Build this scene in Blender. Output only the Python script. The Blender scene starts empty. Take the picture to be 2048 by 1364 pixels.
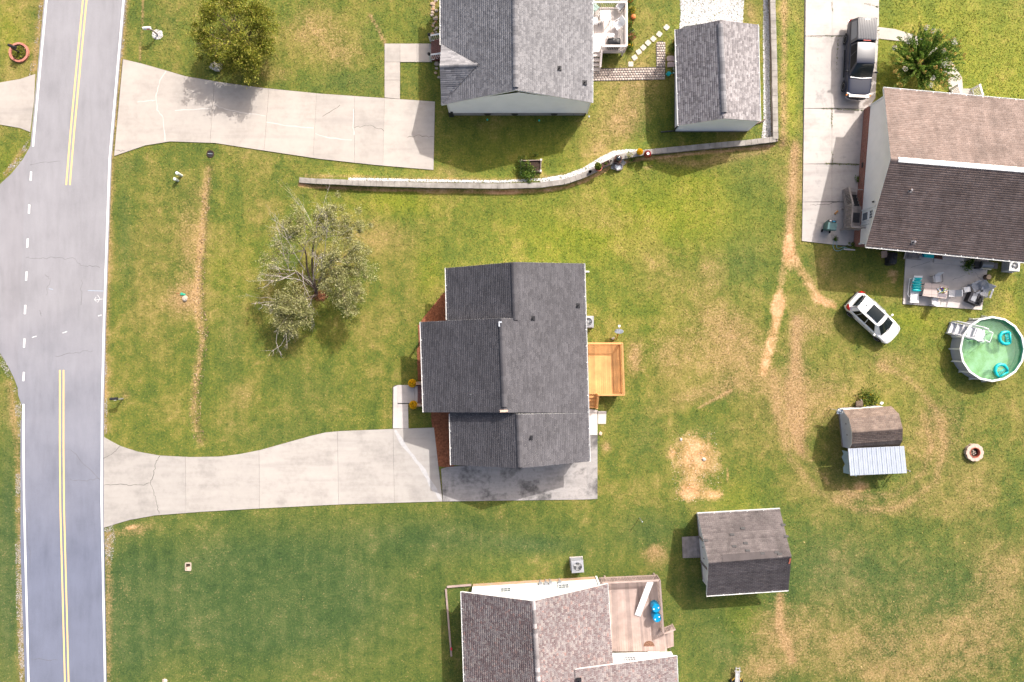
import bpy, bmesh, math, random
import numpy as np
from mathutils import Vector, Matrix

random.seed(7)
RNG = np.random.default_rng(11)
SC = bpy.context.scene
COL = SC.collection
R = math.radians

# ------------------------------------------------------------------ camera, sky, sun, exposure
S = 26.0                       # photograph pixels per metre on the ground
LENS = 24.0
CAM_H = (2048 * LENS / 36.0) / S
cam = bpy.data.cameras.new('camera'); cam.lens = LENS; cam.sensor_width = 36.0; cam.clip_end = 600; cam.clip_start = 0.5
camo = bpy.data.objects.new('camera', cam); COL.objects.link(camo)
camo.location = (0, 0, CAM_H); camo.rotation_euler = (0, 0, 0)
SC.camera = camo

SUN = Vector((0.63, 0.88, 1.0)).normalized()          # towards the sun
world = bpy.data.worlds.new('World'); SC.world = world; world.use_nodes = True
wn = world.node_tree
sky = wn.nodes.new('ShaderNodeTexSky'); sky.sky_type = 'NISHITA'; sky.sun_disc = False
sky.sun_elevation = math.asin(SUN.z); sky.sun_rotation = math.atan2(SUN.x, SUN.y)
sky.air_density = 1.0; sky.dust_density = 10.0; sky.ozone_density = 0.4; sky.altitude = 200
wn.links.new(sky.outputs[0], wn.nodes['Background'].inputs[0])
wn.nodes['Background'].inputs[1].default_value = 0.15
sun = bpy.data.lights.new('sun', 'SUN'); sun.energy = 3.7; sun.angle = R(0.55); sun.color = (1.0, 0.962, 0.91)
suno = bpy.data.objects.new('sun', sun); COL.objects.link(suno)
suno.rotation_euler = SUN.to_track_quat('Z', 'Y').to_euler(); suno.location = (20, 30, 40)
SC.view_settings.view_transform = 'Standard'; SC.view_settings.look = 'None'
SC.view_settings.gamma = 1.0; SC.view_settings.use_curve_mapping = False
SC.view_settings.exposure = 0.53

# ------------------------------------------------------------------ places
def W(px, py, z=0.0):
    """Where the point of height z seen at that place of the aerial photograph stands, in metres."""
    k = (CAM_H - z) / CAM_H
    return Vector(((px - 1024) / S * k, -(py - 682) / S * k, z))

WALL_PX = [(600, 361), (640, 365), (720, 369), (850, 373), (1000, 375), (1080, 373), (1130, 366), (1168, 353), (1205, 334),
           (1235, 318), (1280, 309), (1340, 303), (1420, 295), (1490, 289), (1546, 282)]
WALL = [W(*p) for p in WALL_PX]
WALL_E = [W(1546, 282), W(1544, 150), W(1540, 0), W(1538, -160)]

def seg_dist(X, Y, pts):
    d = np.full(np.shape(X), 1e9)
    for a, b in zip(pts[:-1], pts[1:]):
        ax, ay, bx, by = a[0], a[1], b[0], b[1]
        L2 = (bx-ax)**2 + (by-ay)**2 + 1e-12
        t = np.clip(((X-ax)*(bx-ax) + (Y-ay)*(by-ay)) / L2, 0, 1)
        d = np.minimum(d, np.hypot(X-ax-t*(bx-ax), Y-ay-t*(by-ay)))
    return d

def sstep(a, b, x):
    t = np.clip((x - a) / (b - a), 0, 1); return t*t*(3 - 2*t)

_perm = RNG.random((257, 257))
def vnoise(X, Y, s, o=0.0):
    x = np.asarray(X)*s + 37.3 + o; y = np.asarray(Y)*s + 91.7 - o*1.7
    xi = np.floor(x).astype(int); yi = np.floor(y).astype(int)
    fx = x-xi; fy = y-yi; fx = fx*fx*(3-2*fx); fy = fy*fy*(3-2*fy)
    a = _perm[xi % 256, yi % 256]; b = _perm[(xi+1) % 256, yi % 256]; c = _perm[xi % 256, (yi+1) % 256]; d = _perm[(xi+1) % 256, (yi+1) % 256]
    return a*(1-fx)*(1-fy) + b*fx*(1-fy) + c*(1-fx)*fy + d*fx*fy
def fbm(X, Y, s, o=0.0, n=4):
    t = 0; a = .5; w = 0
    for i in range(n):
        t = t + a*vnoise(X, Y, s*(2**i), o + i*13.1); w += a; a *= .55
    return t / w

DITCH = [W(*p) for p in [(415, 335), (408, 420), (400, 520), (398, 600), (406, 680), (394, 760), (385, 830), (398, 885)]]
_wx = np.array([p.x for p in WALL]); _wy = np.array([p.y for p in WALL])
def tz(X, Y):
    """Height of the ground."""
    X = np.asarray(X, float); Y = np.asarray(Y, float)
    z = 0.03*(fbm(X, Y, .5, 3.0, 3) - .5)
    yw = np.interp(X, _wx, _wy)
    d = seg_dist(X, Y, WALL)
    north = sstep(-.10, .10, Y - yw)
    ramp = sstep(W(600, 0).x, W(680, 0).x, X) * (1 - sstep(W(1290, 0).x, W(1400, 0).x, X))
    z = z + .42*north*ramp*(1 - sstep(.15, 1.25, d))
    de = seg_dist(X, Y, WALL_E)
    xe = np.interp(Y, [WALL_E[0].y, WALL_E[1].y, WALL_E[2].y, WALL_E[3].y], [p.x for p in WALL_E])
    east = sstep(-.10, .10, X - xe) * sstep(WALL_E[0].y - .6, WALL_E[0].y + .4, Y)
    z = z + .38*east*(1 - sstep(.2, 2.2, de))
    z = z - .10*(1 - sstep(.1, .55, seg_dist(X, Y, DITCH)))
    return z
def gz(v): return float(tz(v[0], v[1]))
def G(px, py, dz=0.0):
    v = W(px, py, 0); v = W(px, py, gz(v) + dz); return v
def on_plane(A, B, C, D, px, py, lift=0.0):
    """The point of the slope A-B-C-D that the photograph shows at px, py."""
    best = None; u0 = v0 = .5; r = .5
    for it in range(7):
        for i in range(-4, 5):
            for j in range(-4, 5):
                u, v = u0+r*i/4, v0+r*j/4; p = A.lerp(B, u).lerp(D.lerp(C, u), v); k = CAM_H/(CAM_H-p.z); d = (1024+p.x*k*S-px)**2+(682-p.y*k*S-py)**2
                if best is None or d < best[0]: best = (d, u, v, p.copy())
        u0, v0 = best[1], best[2]; r *= .35
    return best[3]+Vector((0, 0, lift))
def GB(px, py):
    v = W(px, py, 0); v.z = gz(v); return v

# ------------------------------------------------------------------ mesh building
class MB:
    def __init__(s): s.v = []; s.f = []
    def add(s, vs, fs):
        n = len(s.v); s.v += [tuple(p) for p in vs]; s.f += [tuple(i+n for i in f) for f in fs]; return s
    def quad(s, a, b, c, d): return s.add([a, b, c, d], [(0, 1, 2, 3)])
    def hexa(s, p):
        return s.add(p, [(3, 2, 1, 0), (4, 5, 6, 7), (0, 1, 5, 4), (1, 2, 6, 5), (2, 3, 7, 6), (3, 0, 4, 7)])
    def box(s, c, size, rz=0.0, M=None):
        x, y, z = [q/2 for q in size]
        p = [(-x, -y, -z), (x, -y, -z), (x, y, -z), (-x, y, -z), (-x, -y, z), (x, -y, z), (x, y, z), (-x, y, z)]
        m = Matrix.Translation(c) @ (M if M is not None else Matrix.Rotation(rz, 4, 'Z'))
        return s.hexa([m @ Vector(q) for q in p])
    def bar(s, a, b, w, h, up=(0, 0, 1), shift=0.0):
        a = Vector(a); b = Vector(b); d = (b - a).normalized(); up = Vector(up)
        if abs(d.dot(up)) > .98: up = Vector((1, 0, 0))
        r = d.cross(up).normalized(); u = r.cross(d).normalized()
        o = u*shift; q = []
        for e in (a, b):
            q.append([e + o - r*w/2 - u*h/2, e + o + r*w/2 - u*h/2, e + o + r*w/2 + u*h/2, e + o - r*w/2 + u*h/2])
        return s.add(q[0] + q[1], [(3, 2, 1, 0), (4, 5, 6, 7), (0, 1, 5, 4), (1, 2, 6, 5), (2, 3, 7, 6), (3, 0, 4, 7)])
    def prism(s, poly, z0, z1):
        n = len(poly)
        vs = [(p[0], p[1], z0) for p in poly] + [(p[0], p[1], z1) for p in poly]
        fs = [tuple(range(n-1, -1, -1)), tuple(range(n, 2*n))] + [(i, (i+1) % n, n+(i+1) % n, n+i) for i in range(n)]
        return s.add(vs, fs)
    def tube(s, pts, r, n=8, cap=True):
        pts = [Vector(p) for p in pts]; m = len(pts)
        rs = r if isinstance(r, (list, tuple)) else [r]*m
        vs = []; prev = None
        for i, p in enumerate(pts):
            d = (pts[min(i+1, m-1)] - pts[max(i-1, 0)])
            d = d.normalized() if d.length > 1e-9 else Vector((0, 0, 1))
            if prev is None:
                u = Vector((0, 0, 1)) if abs(d.z) < .9 else Vector((1, 0, 0))
                a = d.cross(u).normalized()
            else:
                a = prev - d*prev.dot(d)
                a = a.normalized() if a.length > 1e-6 else d.orthogonal().normalized()
            prev = a; b = d.cross(a)
            for k in range(n):
                t = 2*math.pi*k/n; vs.append(p + (a*math.cos(t) + b*math.sin(t))*rs[i])
        fs = [(i*n+k, i*n+(k+1) % n, (i+1)*n+(k+1) % n, (i+1)*n+k) for i in range(m-1) for k in range(n)]
        if cap: fs += [tuple(range(n-1, -1, -1)), tuple((m-1)*n+k for k in range(n))]
        return s.add(vs, fs)
    def lathe(s, prof, n=16, c=(0, 0, 0), M=None):
        vs = []; m = len(prof); c = Vector(c)
        for r, z in prof:
            for k in range(n):
                t = 2*math.pi*k/n; q = Vector((r*math.cos(t), r*math.sin(t), z))
                vs.append((M @ q if M is not None else q) + c)
        fs = [(i*n+k, i*n+(k+1) % n, (i+1)*n+(k+1) % n, (i+1)*n+k) for i in range(m-1) for k in range(n)]
        fs += [tuple(range(n-1, -1, -1)), tuple((m-1)*n+k for k in range(n))]
        return s.add(vs, fs)
    def torus(s, R0, r, n=24, m=8, c=(0, 0, 0), M=None, a0=0.0, a1=2*math.pi):
        pts = []
        full = abs(a1 - a0 - 2*math.pi) < 1e-6
        N = n if full else n+1
        vs = []
        for i in range(N):
            t = a0 + (a1-a0)*i/n
            for k in range(m):
                f = 2*math.pi*k/m; q = Vector(((R0+r*math.cos(f))*math.cos(t), (R0+r*math.cos(f))*math.sin(t), r*math.sin(f)))
                vs.append((M @ q if M is not None else q) + Vector(c))
        fs = []
        for i in range(N if full else N-1):
            j = (i+1) % N
            for k in range(m): fs.append((i*m+k, j*m+k, j*m+(k+1) % m, i*m+(k+1) % m))
        return s.add(vs, fs)
    def grid(s, rows):
        n = len(rows); m = len(rows[0])
        vs = [p for r in rows for p in r]
        fs = [(i*m+j, i*m+j+1, (i+1)*m+j+1, (i+1)*m+j) for i in range(n-1) for j in range(m-1)]
        return s.add(vs, fs)
    def blob(s, c, rx, ry, rz, n=10, m=7, jit=.0, seed=0):
        rr = random.Random(seed); vs = [Vector(c) + Vector((0, 0, -rz))]
        for i in range(1, m):
            f = math.pi*i/m
            for k in range(n):
                t = 2*math.pi*k/n; q = 1 + jit*(rr.random()-.5)
                vs.append(Vector(c) + Vector((rx*q*math.sin(f)*math.cos(t), ry*q*math.sin(f)*math.sin(t), -rz*q*math.cos(f))))
        vs.append(Vector(c) + Vector((0, 0, rz))); L = len(vs)-1
        fs = [(0, 1+(k+1) % n, 1+k) for k in range(n)]
        for i in range(m-2): fs += [(1+i*n+k, 1+i*n+(k+1) % n, 1+(i+1)*n+(k+1) % n, 1+(i+1)*n+k) for k in range(n)]
        fs += [(1+(m-2)*n+k, 1+(m-2)*n+(k+1) % n, L) for k in range(n)]
        return s.add(vs, fs)
    def mesh(s, name, mat, fix=True, smooth=False, M=None):
        me = bpy.data.meshes.new(name); me.from_pydata(s.v, [], s.f)
        if M is not None: me.transform(M)
        if fix:
            bm = bmesh.new(); bm.from_mesh(me); bmesh.ops.recalc_face_normals(bm, faces=bm.faces); bm.to_mesh(me); bm.free()
        if smooth: me.polygons.foreach_set('use_smooth', [True]*len(me.polygons))
        if mat: me.materials.append(mat)
        me.update(); return me
    def build(s, name, mat, parent=None, world=True, fix=True, smooth=False):
        """Link as ONE mesh object; world = the points are world points, else points of the parent's own frame."""
        M = wmat(parent).inverted() if (parent is not None and world) else None
        o = bpy.data.objects.new(name, s.mesh(name, mat, fix, smooth, M)); COL.objects.link(o)
        if parent is not None: o.parent = parent
        return o

def wmat(o):
    m = Matrix.Identity(4)
    while o is not None:
        m = o.matrix_basis @ m; o = o.parent
    return m
def tag(o, label=None, cat=None, group=None, kind=None):
    if label: o['label'] = label
    if cat: o['category'] = cat
    if group: o['group'] = group
    if kind: o['kind'] = kind
    return o
def thing(name, label, cat, loc=(0, 0, 0), rz=0.0, group=None):
    o = bpy.data.objects.new(name, None); COL.objects.link(o); o.empty_display_size = .3
    o.location = loc; o.rotation_euler = (0, 0, rz)
    return tag(o, label, cat, group)
def inst(name, me, parent, M, world=True):
    """One more object of a shared mesh."""
    o = bpy.data.objects.new(name, me); COL.objects.link(o)
    if parent is not None: o.parent = parent
    o.matrix_basis = (wmat(parent).inverted() @ M) if (world and parent is not None) else M
    return o
def copy_tree(o, parent=None):
    c = o.copy(); COL.objects.link(c); c.parent = parent
    for ch in list(o.children): copy_tree(ch, c)
    return c
def anchored(name, mb, mat, parent=None, smooth=False, fix=True):
    """A top-level mesh whose origin is at its own base centre."""
    a = np.array(mb.v); c = Vector(((a[:, 0].min()+a[:, 0].max())/2, (a[:, 1].min()+a[:, 1].max())/2, a[:, 2].min()))
    o = bpy.data.objects.new(name, mb.mesh(name, mat, fix, smooth, Matrix.Translation(-c))); COL.objects.link(o); o.location = c
    return o

def fast_mesh(name, V, F, mat, attrs=None, smooth=False):
    """V (n,3) and F (m,k) arrays to a mesh; attrs: name -> (domain, type, array)."""
    me = bpy.data.meshes.new(name); n = len(V); m, k = F.shape
    me.vertices.add(n); me.vertices.foreach_set('co', np.ascontiguousarray(V, np.float32).ravel())
    me.loops.add(m*k); me.loops.foreach_set('vertex_index', np.ascontiguousarray(F, np.int32).ravel())
    me.polygons.add(m); me.polygons.foreach_set('loop_start', np.arange(0, m*k, k, dtype=np.int32))
    me.polygons.foreach_set('loop_total', np.full(m, k, np.int32))
    if smooth: me.polygons.foreach_set('use_smooth', np.ones(m, bool))
    me.update(calc_edges=True)
    for a, (dom, typ, arr) in (attrs or {}).items():
        at = me.attributes.new(a, typ, dom)
        at.data.foreach_set('color' if typ == 'FLOAT_COLOR' else 'value', np.ascontiguousarray(arr, np.float32).ravel())
    if mat: me.materials.append(mat)
    return me
def fast_obj(name, V, F, mat, attrs=None, parent=None, smooth=False):
    if parent is not None:
        i = wmat(parent).inverted(); A = np.array(i); V = V @ A[:3, :3].T + A[:3, 3]
    o = bpy.data.objects.new(name, fast_mesh(name, V, F, mat, attrs, smooth)); COL.objects.link(o)
    if parent is not None: o.parent = parent
    return o

# ------------------------------------------------------------------ materials
class N:
    def __init__(s, name):
        s.m = bpy.data.materials.new(name); s.m.use_nodes = True; s.t = s.m.node_tree
        s.b = s.t.nodes['Principled BSDF']; s._geo = None
    def n(s, t, **kw):
        q = s.t.nodes.new('ShaderNode' + t)
        for k, v in kw.items(): setattr(q, k, v)
        return q
    def l(s, a, b): s.t.links.new(a, b)
    def inp(s, sock, v):
        if hasattr(v, 'node'): s.l(v, sock)
        else:
            if isinstance(v, (tuple, list)) and len(v) == 3 and sock.type == 'RGBA': v = (*v, 1)
            sock.default_value = v
    def pos(s, obj=False):
        if obj:
            return s.n('TexCoord').outputs['Object']
        if s._geo is None: s._geo = s.n('NewGeometry')
        return s._geo.outputs['Position']
    def noise(s, scale, detail=4, rough=.55, obj=False, vec=None, dist=0.0):
        q = s.n('TexNoise'); q.inputs['Scale'].default_value = scale; q.inputs['Detail'].default_value = detail
        q.inputs['Roughness'].default_value = rough; q.inputs['Distortion'].default_value = dist
        s.l(vec if vec is not None else s.pos(obj), q.inputs['Vector']); return q.outputs[0]
    def stretch(s, v3, obj=False):
        q = s.n('VectorMath', operation='MULTIPLY'); s.l(s.pos(obj), q.inputs[0]); q.inputs[1].default_value = v3; return q.outputs[0]
    def math(s, op, a, b=0.0, clamp=False):
        q = s.n('Math', operation=op, use_clamp=clamp); s.inp(q.inputs[0], a); s.inp(q.inputs[1], b); return q.outputs[0]
    def rng(s, v, a, b, c=0.0, d=1.0):
        q = s.n('MapRange'); s.inp(q.inputs[0], v)
        for i, x in enumerate((a, b, c, d)): s.inp(q.inputs[i+1], x)
        return q.outputs[0]
    def mix(s, f, a, b, mode='MIX'):
        q = s.n('MixRGB', blend_type=mode); s.inp(q.inputs[0], f); s.inp(q.inputs[1], a); s.inp(q.inputs[2], b); return q.outputs[0]
    def ramp(s, v, stops, interp='LINEAR'):
        q = s.n('ValToRGB'); s.inp(q.inputs[0], v); e = q.color_ramp.elements; q.color_ramp.interpolation = interp
        while len(e) < len(stops): e.new(.5)
        for el, (p, c) in zip(e, stops): el.position = p; el.color = (*c, 1)
        return q.outputs[0]
    def attr(s, name, out='Fac'):
        q = s.n('Attribute', attribute_name=name); return q.outputs[out]
    def bump(s, h, strength=.3, dist=.02):
        q = s.n('Bump'); q.inputs['Strength'].default_value = strength; q.inputs['Distance'].default_value = dist
        s.l(h, q.inputs['Height']); s.l(q.outputs[0], s.b.inputs['Normal'])
    def out(s, color=None, rough=.6, spec=.5, metal=0.0):
        if color is not None: s.inp(s.b.inputs['Base Color'], color)
        s.inp(s.b.inputs['Roughness'], rough); s.inp(s.b.inputs['Specular IOR Level'], spec); s.inp(s.b.inputs['Metallic'], metal)
        return s.m

def pm(name, c, var=.15, scale=6.0, rough=.6, spec=.4, metal=0.0, bump=.1, obj=True, c2=None, each=0.0):
    """A plain procedural material: the colour, its mottling and a little relief."""
    q = N(name); f = q.noise(scale, 5, obj=obj)
    d = c2 or tuple(x*(1-var) for x in c); e = tuple(min(1, x*(1+var*.6)) for x in c)
    col = q.ramp(f, [(.3, d), (.7, e)])
    if each:
        oi = q.n('ObjectInfo'); col = q.mix(1.0, col, q.mix(oi.outputs['Random'], (1-each,)*3, (1+each*.5, 1+each*.4, 1+each*.3)), 'MULTIPLY')
    if bump: q.bump(q.noise(scale*6, 3, obj=obj), bump, .01)
    return q.out(col, rough, spec, metal)

M = {}
M['white'] = pm('white_paint', (.78, .78, .78), .06, 3, .45, .4, bump=.04)
M['vinyl'] = pm('white_vinyl_siding', (.86, .87, .89), .04, 1.2, .5, .3, bump=.03)
M['cream'] = pm('cream_vinyl_siding', (.82, .80, .78), .06, 1.2, .5, .3, bump=.03)
M['black'] = pm('black_plastic', (.018, .018, .022), .3, 5, .5, .4)
M['rubber'] = pm('black_rubber', (.02, .02, .022), .3, 8, .8, .2)
M['dark_metal'] = pm('dark_metal', (.06, .06, .07), .3, 8, .4, .5, .6)
M['grey_metal'] = pm('grey_metal', (.42, .43, .45), .12, 8, .4, .5, .5)
M['galv'] = pm('galvanised_metal', (.62, .67, .74), .08, 2, .38, .5, .45, bump=.05)
M['chrome'] = pm('chrome', (.75, .75, .78), .05, 5, .18, .5, 1.0, bump=0)
M['ac'] = pm('grey_painted_steel', (.27, .28, .31), .1, 5, .5, .4)
M['new_wood'] = pm('new_pine_boards', (.60, .315, .125), .2, 1.4, .6, .25, obj=False, each=.28)
M['old_wood'] = pm('weathered_grey_wood', (.29, .26, .25), .3, 3, .75, .2, obj=False, each=.25)
M['pink_wood'] = pm('sun_bleached_stained_wood', (.37, .29, .265), .2, 1.6, .7, .25, obj=False, each=.28)
M['pale_wood'] = pm('pale_painted_deck_wood', (.62, .56, .54), .08, 1.6, .6, .25, obj=False, each=.15)
M['bark'] = pm('bark', (.16, .12, .095), .4, 6, .9, .1, bump=.5)
M['twig'] = pm('bare_grey_twigs', (.50, .44, .42), .25, 5, .9, .1)
M['terracotta'] = pm('terracotta', (.42, .13, .085), .25, 6, .6, .3)
M['red_glaze'] = pm('dark_red_glaze', (.20, .018, .022), .25, 5, .18, .6, bump=.03)
M['teal'] = pm('turquoise_plastic', (.0, .42, .44), .1, 5, .35, .5, bump=0)
M['blue'] = pm('blue_plastic', (.0, .22, .42), .12, 4, .35, .5, bump=.03)
M['soil'] = pm('dark_soil', (.055, .038, .03), .4, 12, .9, .1, bump=.6)
M['stone'] = pm('tan_stone', (.44, .37, .31), .3, 4, .8, .2, bump=.4)
M['pale_stone'] = pm('pale_stepping_stone', (.47, .43, .38), .12, 4, .8, .2, bump=.3)
M['redwood'] = pm('painted_brown_wood', (.10, .045, .035), .3, 5, .6, .3)
M['cream_wall'] = pm('tan_paper_board', (.55, .40, .32), .15, 5, .7, .2)
# ------------------------------------------------------------------ lawn masks (dry straw, bare soil, lush green, dark cool green)
def gauss(P, Q, cx, cy, rx, ry, a=0.0):
    c, s = math.cos(R(a)), math.sin(R(a)); x = P-cx; y = Q-cy
    return np.exp(-(((x*c+y*s)/rx)**2 + ((-x*s+y*c)/ry)**2))
def stroke(P, Q, pts, w):
    return np.exp(-(seg_dist(P, Q, pts)/w)**2)
DRY = [(1760, 1240, 330, 130, 0, .30), (1400, 660, 160, 140, 0, .25), (1620, 880, 120, 160, 0, .22), (1900, 880, 140, 140, 0, .22), (320, 560, 80, 240, 0, .32), (560, 520, 160, 160, 0, .18), (1250, 200, 120, 120, 0, .2), (650, 80, 160, 90, 0, .2), (760, 560, 120, 120, 0, .15), (620, 55, 70, 60, 0, .55), (690, 110, 45, 35, 0, .45), (560, 150, 30, 20, 0, .4), (330, 40, 50, 45, 0, .35), (1270, 170, 55, 60, 0, .6),
       (1240, 250, 50, 35, 0, .7), (1200, 300, 40, 25, 0, .55), (1210, 440, 80, 30, 10, .5), (1330, 530, 50, 60, 0, .4), (1450, 640, 70, 40, 20, .5),
       (1430, 700, 90, 60, 0, .4), (1490, 740, 70, 70, 0, .45), (1330, 710, 40, 50, 0, .45), (1268, 715, 18, 42, 0, .9), (1400, 790, 90, 20, -15, .55), (1660, 790, 80, 60, 0, .55),
       (1560, 820, 45, 80, 0, .35), (1900, 840, 60, 70, 0, .35), (1850, 880, 50, 80, 0, .3), (1950, 980, 60, 60, 0, .3), (1780, 1010, 90, 30, 0, .35),
       (1560, 1270, 70, 60, 0, .5), (1520, 1345, 50, 30, 0, .6), (1740, 1300, 120, 50, 0, .35), (1950, 1290, 110, 70, 0, .45), (2000, 1150, 60, 80, 0, .5), (1800, 1350, 140, 25, 0, .4),
       (370, 600, 35, 30, 0, .9), (380, 480, 26, 100, 0, .55), (490, 790, 22, 30, 0, .45), (270, 1060, 55, 16, -10, .8), (360, 960, 10, 5, 0, .1), (560, 1195, 90, 14, 5, .4),
       (430, 1350, 60, 40, 0, .5), (1310, 1105, 26, 22, 0, 1.1), (1212, 893, 11, 11, 0, 1.1), (1140, 1050, 60, 15, -10, .3), (780, 470, 70, 30, 0, .35), (700, 800, 60, 40, 0, .2),
       (1420, 545, 30, 40, 0, .5), (1650, 540, 40, 40, 0, .55), (1720, 570, 25, 20, 0, .5), (400, 380, 20, 20, 0, .3), (1640, 650, 40, 30, 0, .6), (1780, 720, 60, 30, 0, .6),
       (960, 250, 18, 8, 0, .4), (905, 345, 20, 10, 0, .7), (1120, 215, 20, 20, 0, .3), (1700, 990, 30, 15, 0, .6), (1955, 605, 40, 10, 0, .3), (250, 790, 12, 10, 0, .8),
       (1490, 230, 25, 30, 0, .6), (1500, 25, 12, 25, 0, .8), (620, 300, 60, 12, 0, .2), (950, 1060, 60, 12, 0, .2), (830, 1140, 60, 14, 0, .35), (250, 1180, 26, 40, 0, .5)]
DRYL = [([(1566, -20), (1564, 290)], 9, .95), ([(1592, 300), (1584, 420), (1578, 520)], 26, .45), ([(1600, 620), (1596, 760), (1590, 860)], 30, .4), ([(1545, 745), (1556, 830), (1580, 920), (1640, 985), (1720, 1022), (1800, 1015), (1870, 965), (1890, 890), (1872, 820), (1820, 760), (1760, 730)], 9, .42), ([(1572, 760), (1582, 840), (1604, 908), (1655, 962), (1722, 994), (1790, 988), (1846, 948), (1864, 890), (1848, 830)], 7, .35),
        ([(1600, 900), (1592, 760), (1592, 640)], 12, .7), ([(415, 335), (408, 420), (398, 520), (392, 600), (404, 680), (390, 760), (385, 830), (398, 885)], 8, .8),
        ([(740, 30), (758, 60), (770, 88)], 3.5, 1.1), ([(252, 0), (222, 320), (212, 640), (208, 860)], 9, .85), ([(216, 1070), (216, 1364)], 11, .8),
        ([(1400, 815), (1460, 782)], 3, .7), ([(1320, 318), (1400, 330), (1530, 300)], 10, .8), ([(1590, 290), (1585, 400), (1576, 500)], 10, .9),
        ([(286, 0), (281, 120)], 2.2, 1.0), ([(1604, 300), (1600, 480)], 4, .3), ([(85, 0), (68, 140)], 7, .9), ([(45, 300), (10, 350)], 6, .9), ([(20, 770), (36, 900), (44, 1364)], 10, .8),
        ([(612, 352), (860, 360), (1010, 362), (1130, 350)], 4, .8), ([(1560, 1190), (1560, 1260), (1585, 1320)], 8, .8)]
SOIL = [(1392, 915, 52, 58, 0, 1.0), (1378, 985, 26, 20, 0, .95), (1428, 990, 20, 12, 0, .9), (1345, 905, 10, 10, 0, .5), (1722, 975, 22, 16, 0, .85),
        (1010, 385, 30, 4, 0, .7), (1300, 335, 30, 8, 0, .55), (1455, 950, 4, 18, 0, .7), (1780, 545, 14, 14, 0, .7), (1790, 560, 8, 20, 20, .6), (1690, 1000, 10, 8, 0, .3), (860, 800, 5, 5, 0, .2),
        (604, 362, 8, 8, 0, .9), (262, 1055, 18, 6, -12, .9), (1210, 200, 3, 3, 0, .2), (740, 440, 40, 9, 20, .5), (640, 592, 14, 8, 0, .9), (660, 610, 8, 8, 0, .4)]
SOILL = [([(1526, 742), (1538, 700), (1552, 640), (1558, 605)], 15, .88), ([(1556, 615), (1562, 560), (1574, 505), (1580, 470)], 14, .62), ([(1580, 500), (1605, 548), (1632, 590)], 15, .75), ([(1640, 600), (1668, 612)], 10, .95),
         ([(1578, 480), (1586, 400), (1588, 340)], 4, .45), ([(x, y+9) for x, y in WALL_PX], 5, .95), ([(405, 400), (398, 560)], 3, .5), ([(404, 680), (388, 800)], 3, .6)]
LUSH = [(1250, 440, 330, 90, 0, .55), (1080, 300, 260, 60, 0, .35), (1330, 640, 200, 120, 0, .35), (1480, 120, 500, 160, 0, .25), (640, 60, 250, 100, 0, .25), (1850, 700, 250, 160, 0, .3), (790, 405, 90, 26, 0, .8), (700, 350, 60, 12, 0, .4), (1920, 70, 260, 150, 0, 1.0), (2010, 170, 60, 60, 0, .8), (1350, 420, 140, 60, 0, .5), (1150, 480, 120, 40, 0, .4), (1090, 540, 100, 30, 0, .4),
        (20, 60, 30, 70, 0, .7), (20, 330, 30, 40, 0, .5), (1830, 640, 60, 25, 0, .7), (2020, 640, 30, 40, 0, .7), (1720, 805, 60, 16, 0, .5), (650, 640, 60, 60, 0, .25), (480, 540, 90, 80, 0, .3),
        (1580, 200, 14, 120, 0, .7), (1480, 1000, 50, 40, 0, .35), (1480, 1230, 40, 60, 0, .4), (640, 430, 60, 40, 0, .3), (860, 560, 30, 60, 0, .5), (2020, 570, 30, 40, 0, .4), (1390, 360, 60, 25, 0, .5)]
COOL = [(520, 1190, 300, 150, 0, 1.0), (900, 1070, 200, 50, 0, .55), (260, 1250, 60, 160, 0, .5), (1480, 520, 60, 70, 0, .65), (1500, 400, 60, 80, 0, .35), (560, 870, 120, 40, 0, .35),
        (1650, 1130, 120, 90, 0, .5), (1460, 1280, 50, 60, 0, .5), (1300, 1060, 60, 40, 0, .45), (15, 1080, 24, 300, 0, .9), (250, 470, 14, 120, 0, .5), (240, 200, 20, 40, 0, .5),
        (700, 160, 90, 25, 0, .5), (1850, 1180, 130, 90, 0, .3), (460, 660, 26, 160, 0, .3), (620, 780, 80, 60, 0, .3), (260, 330, 30, 20, 0, .3), (640, 300, 140, 14, 0, .3), (1290, 870, 40, 60, 0, .35), (1420, 860, 60, 20, 0, .3), (1080, 1090, 90, 20, 0, .5), (740, 70, 30, 40, 0, .5)]
def lawn_masks(X, Y):
    P = np.asarray(X)*S + 1024; Q = 682 - np.asarray(Y)*S
    d = sum(k*gauss(P, Q, a, b, c, e, f) for a, b, c, e, f, k in DRY) + sum(k*stroke(P, Q, p, w) for p, w, k in DRYL)
    s = sum(k*gauss(P, Q, a, b, c, e, f) for a, b, c, e, f, k in SOIL) + sum(k*stroke(P, Q, p, w) for p, w, k in SOILL)
    g = sum(k*gauss(P, Q, a, b, c, e, f) for a, b, c, e, f, k in LUSH)
    c = sum(k*gauss(P, Q, a, b, cc, e, f) for a, b, cc, e, f, k in COOL)
    south = sstep(700, 1300, Q)
    d = d + .16*south*sstep(1250, 1600, P)
    c = c + .35*sstep(850, 1200, Q)
    return np.clip(d, 0, 1.3), np.clip(s, 0, 1.3), np.clip(g, 0, 1), np.clip(c, 0, 1)

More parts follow.
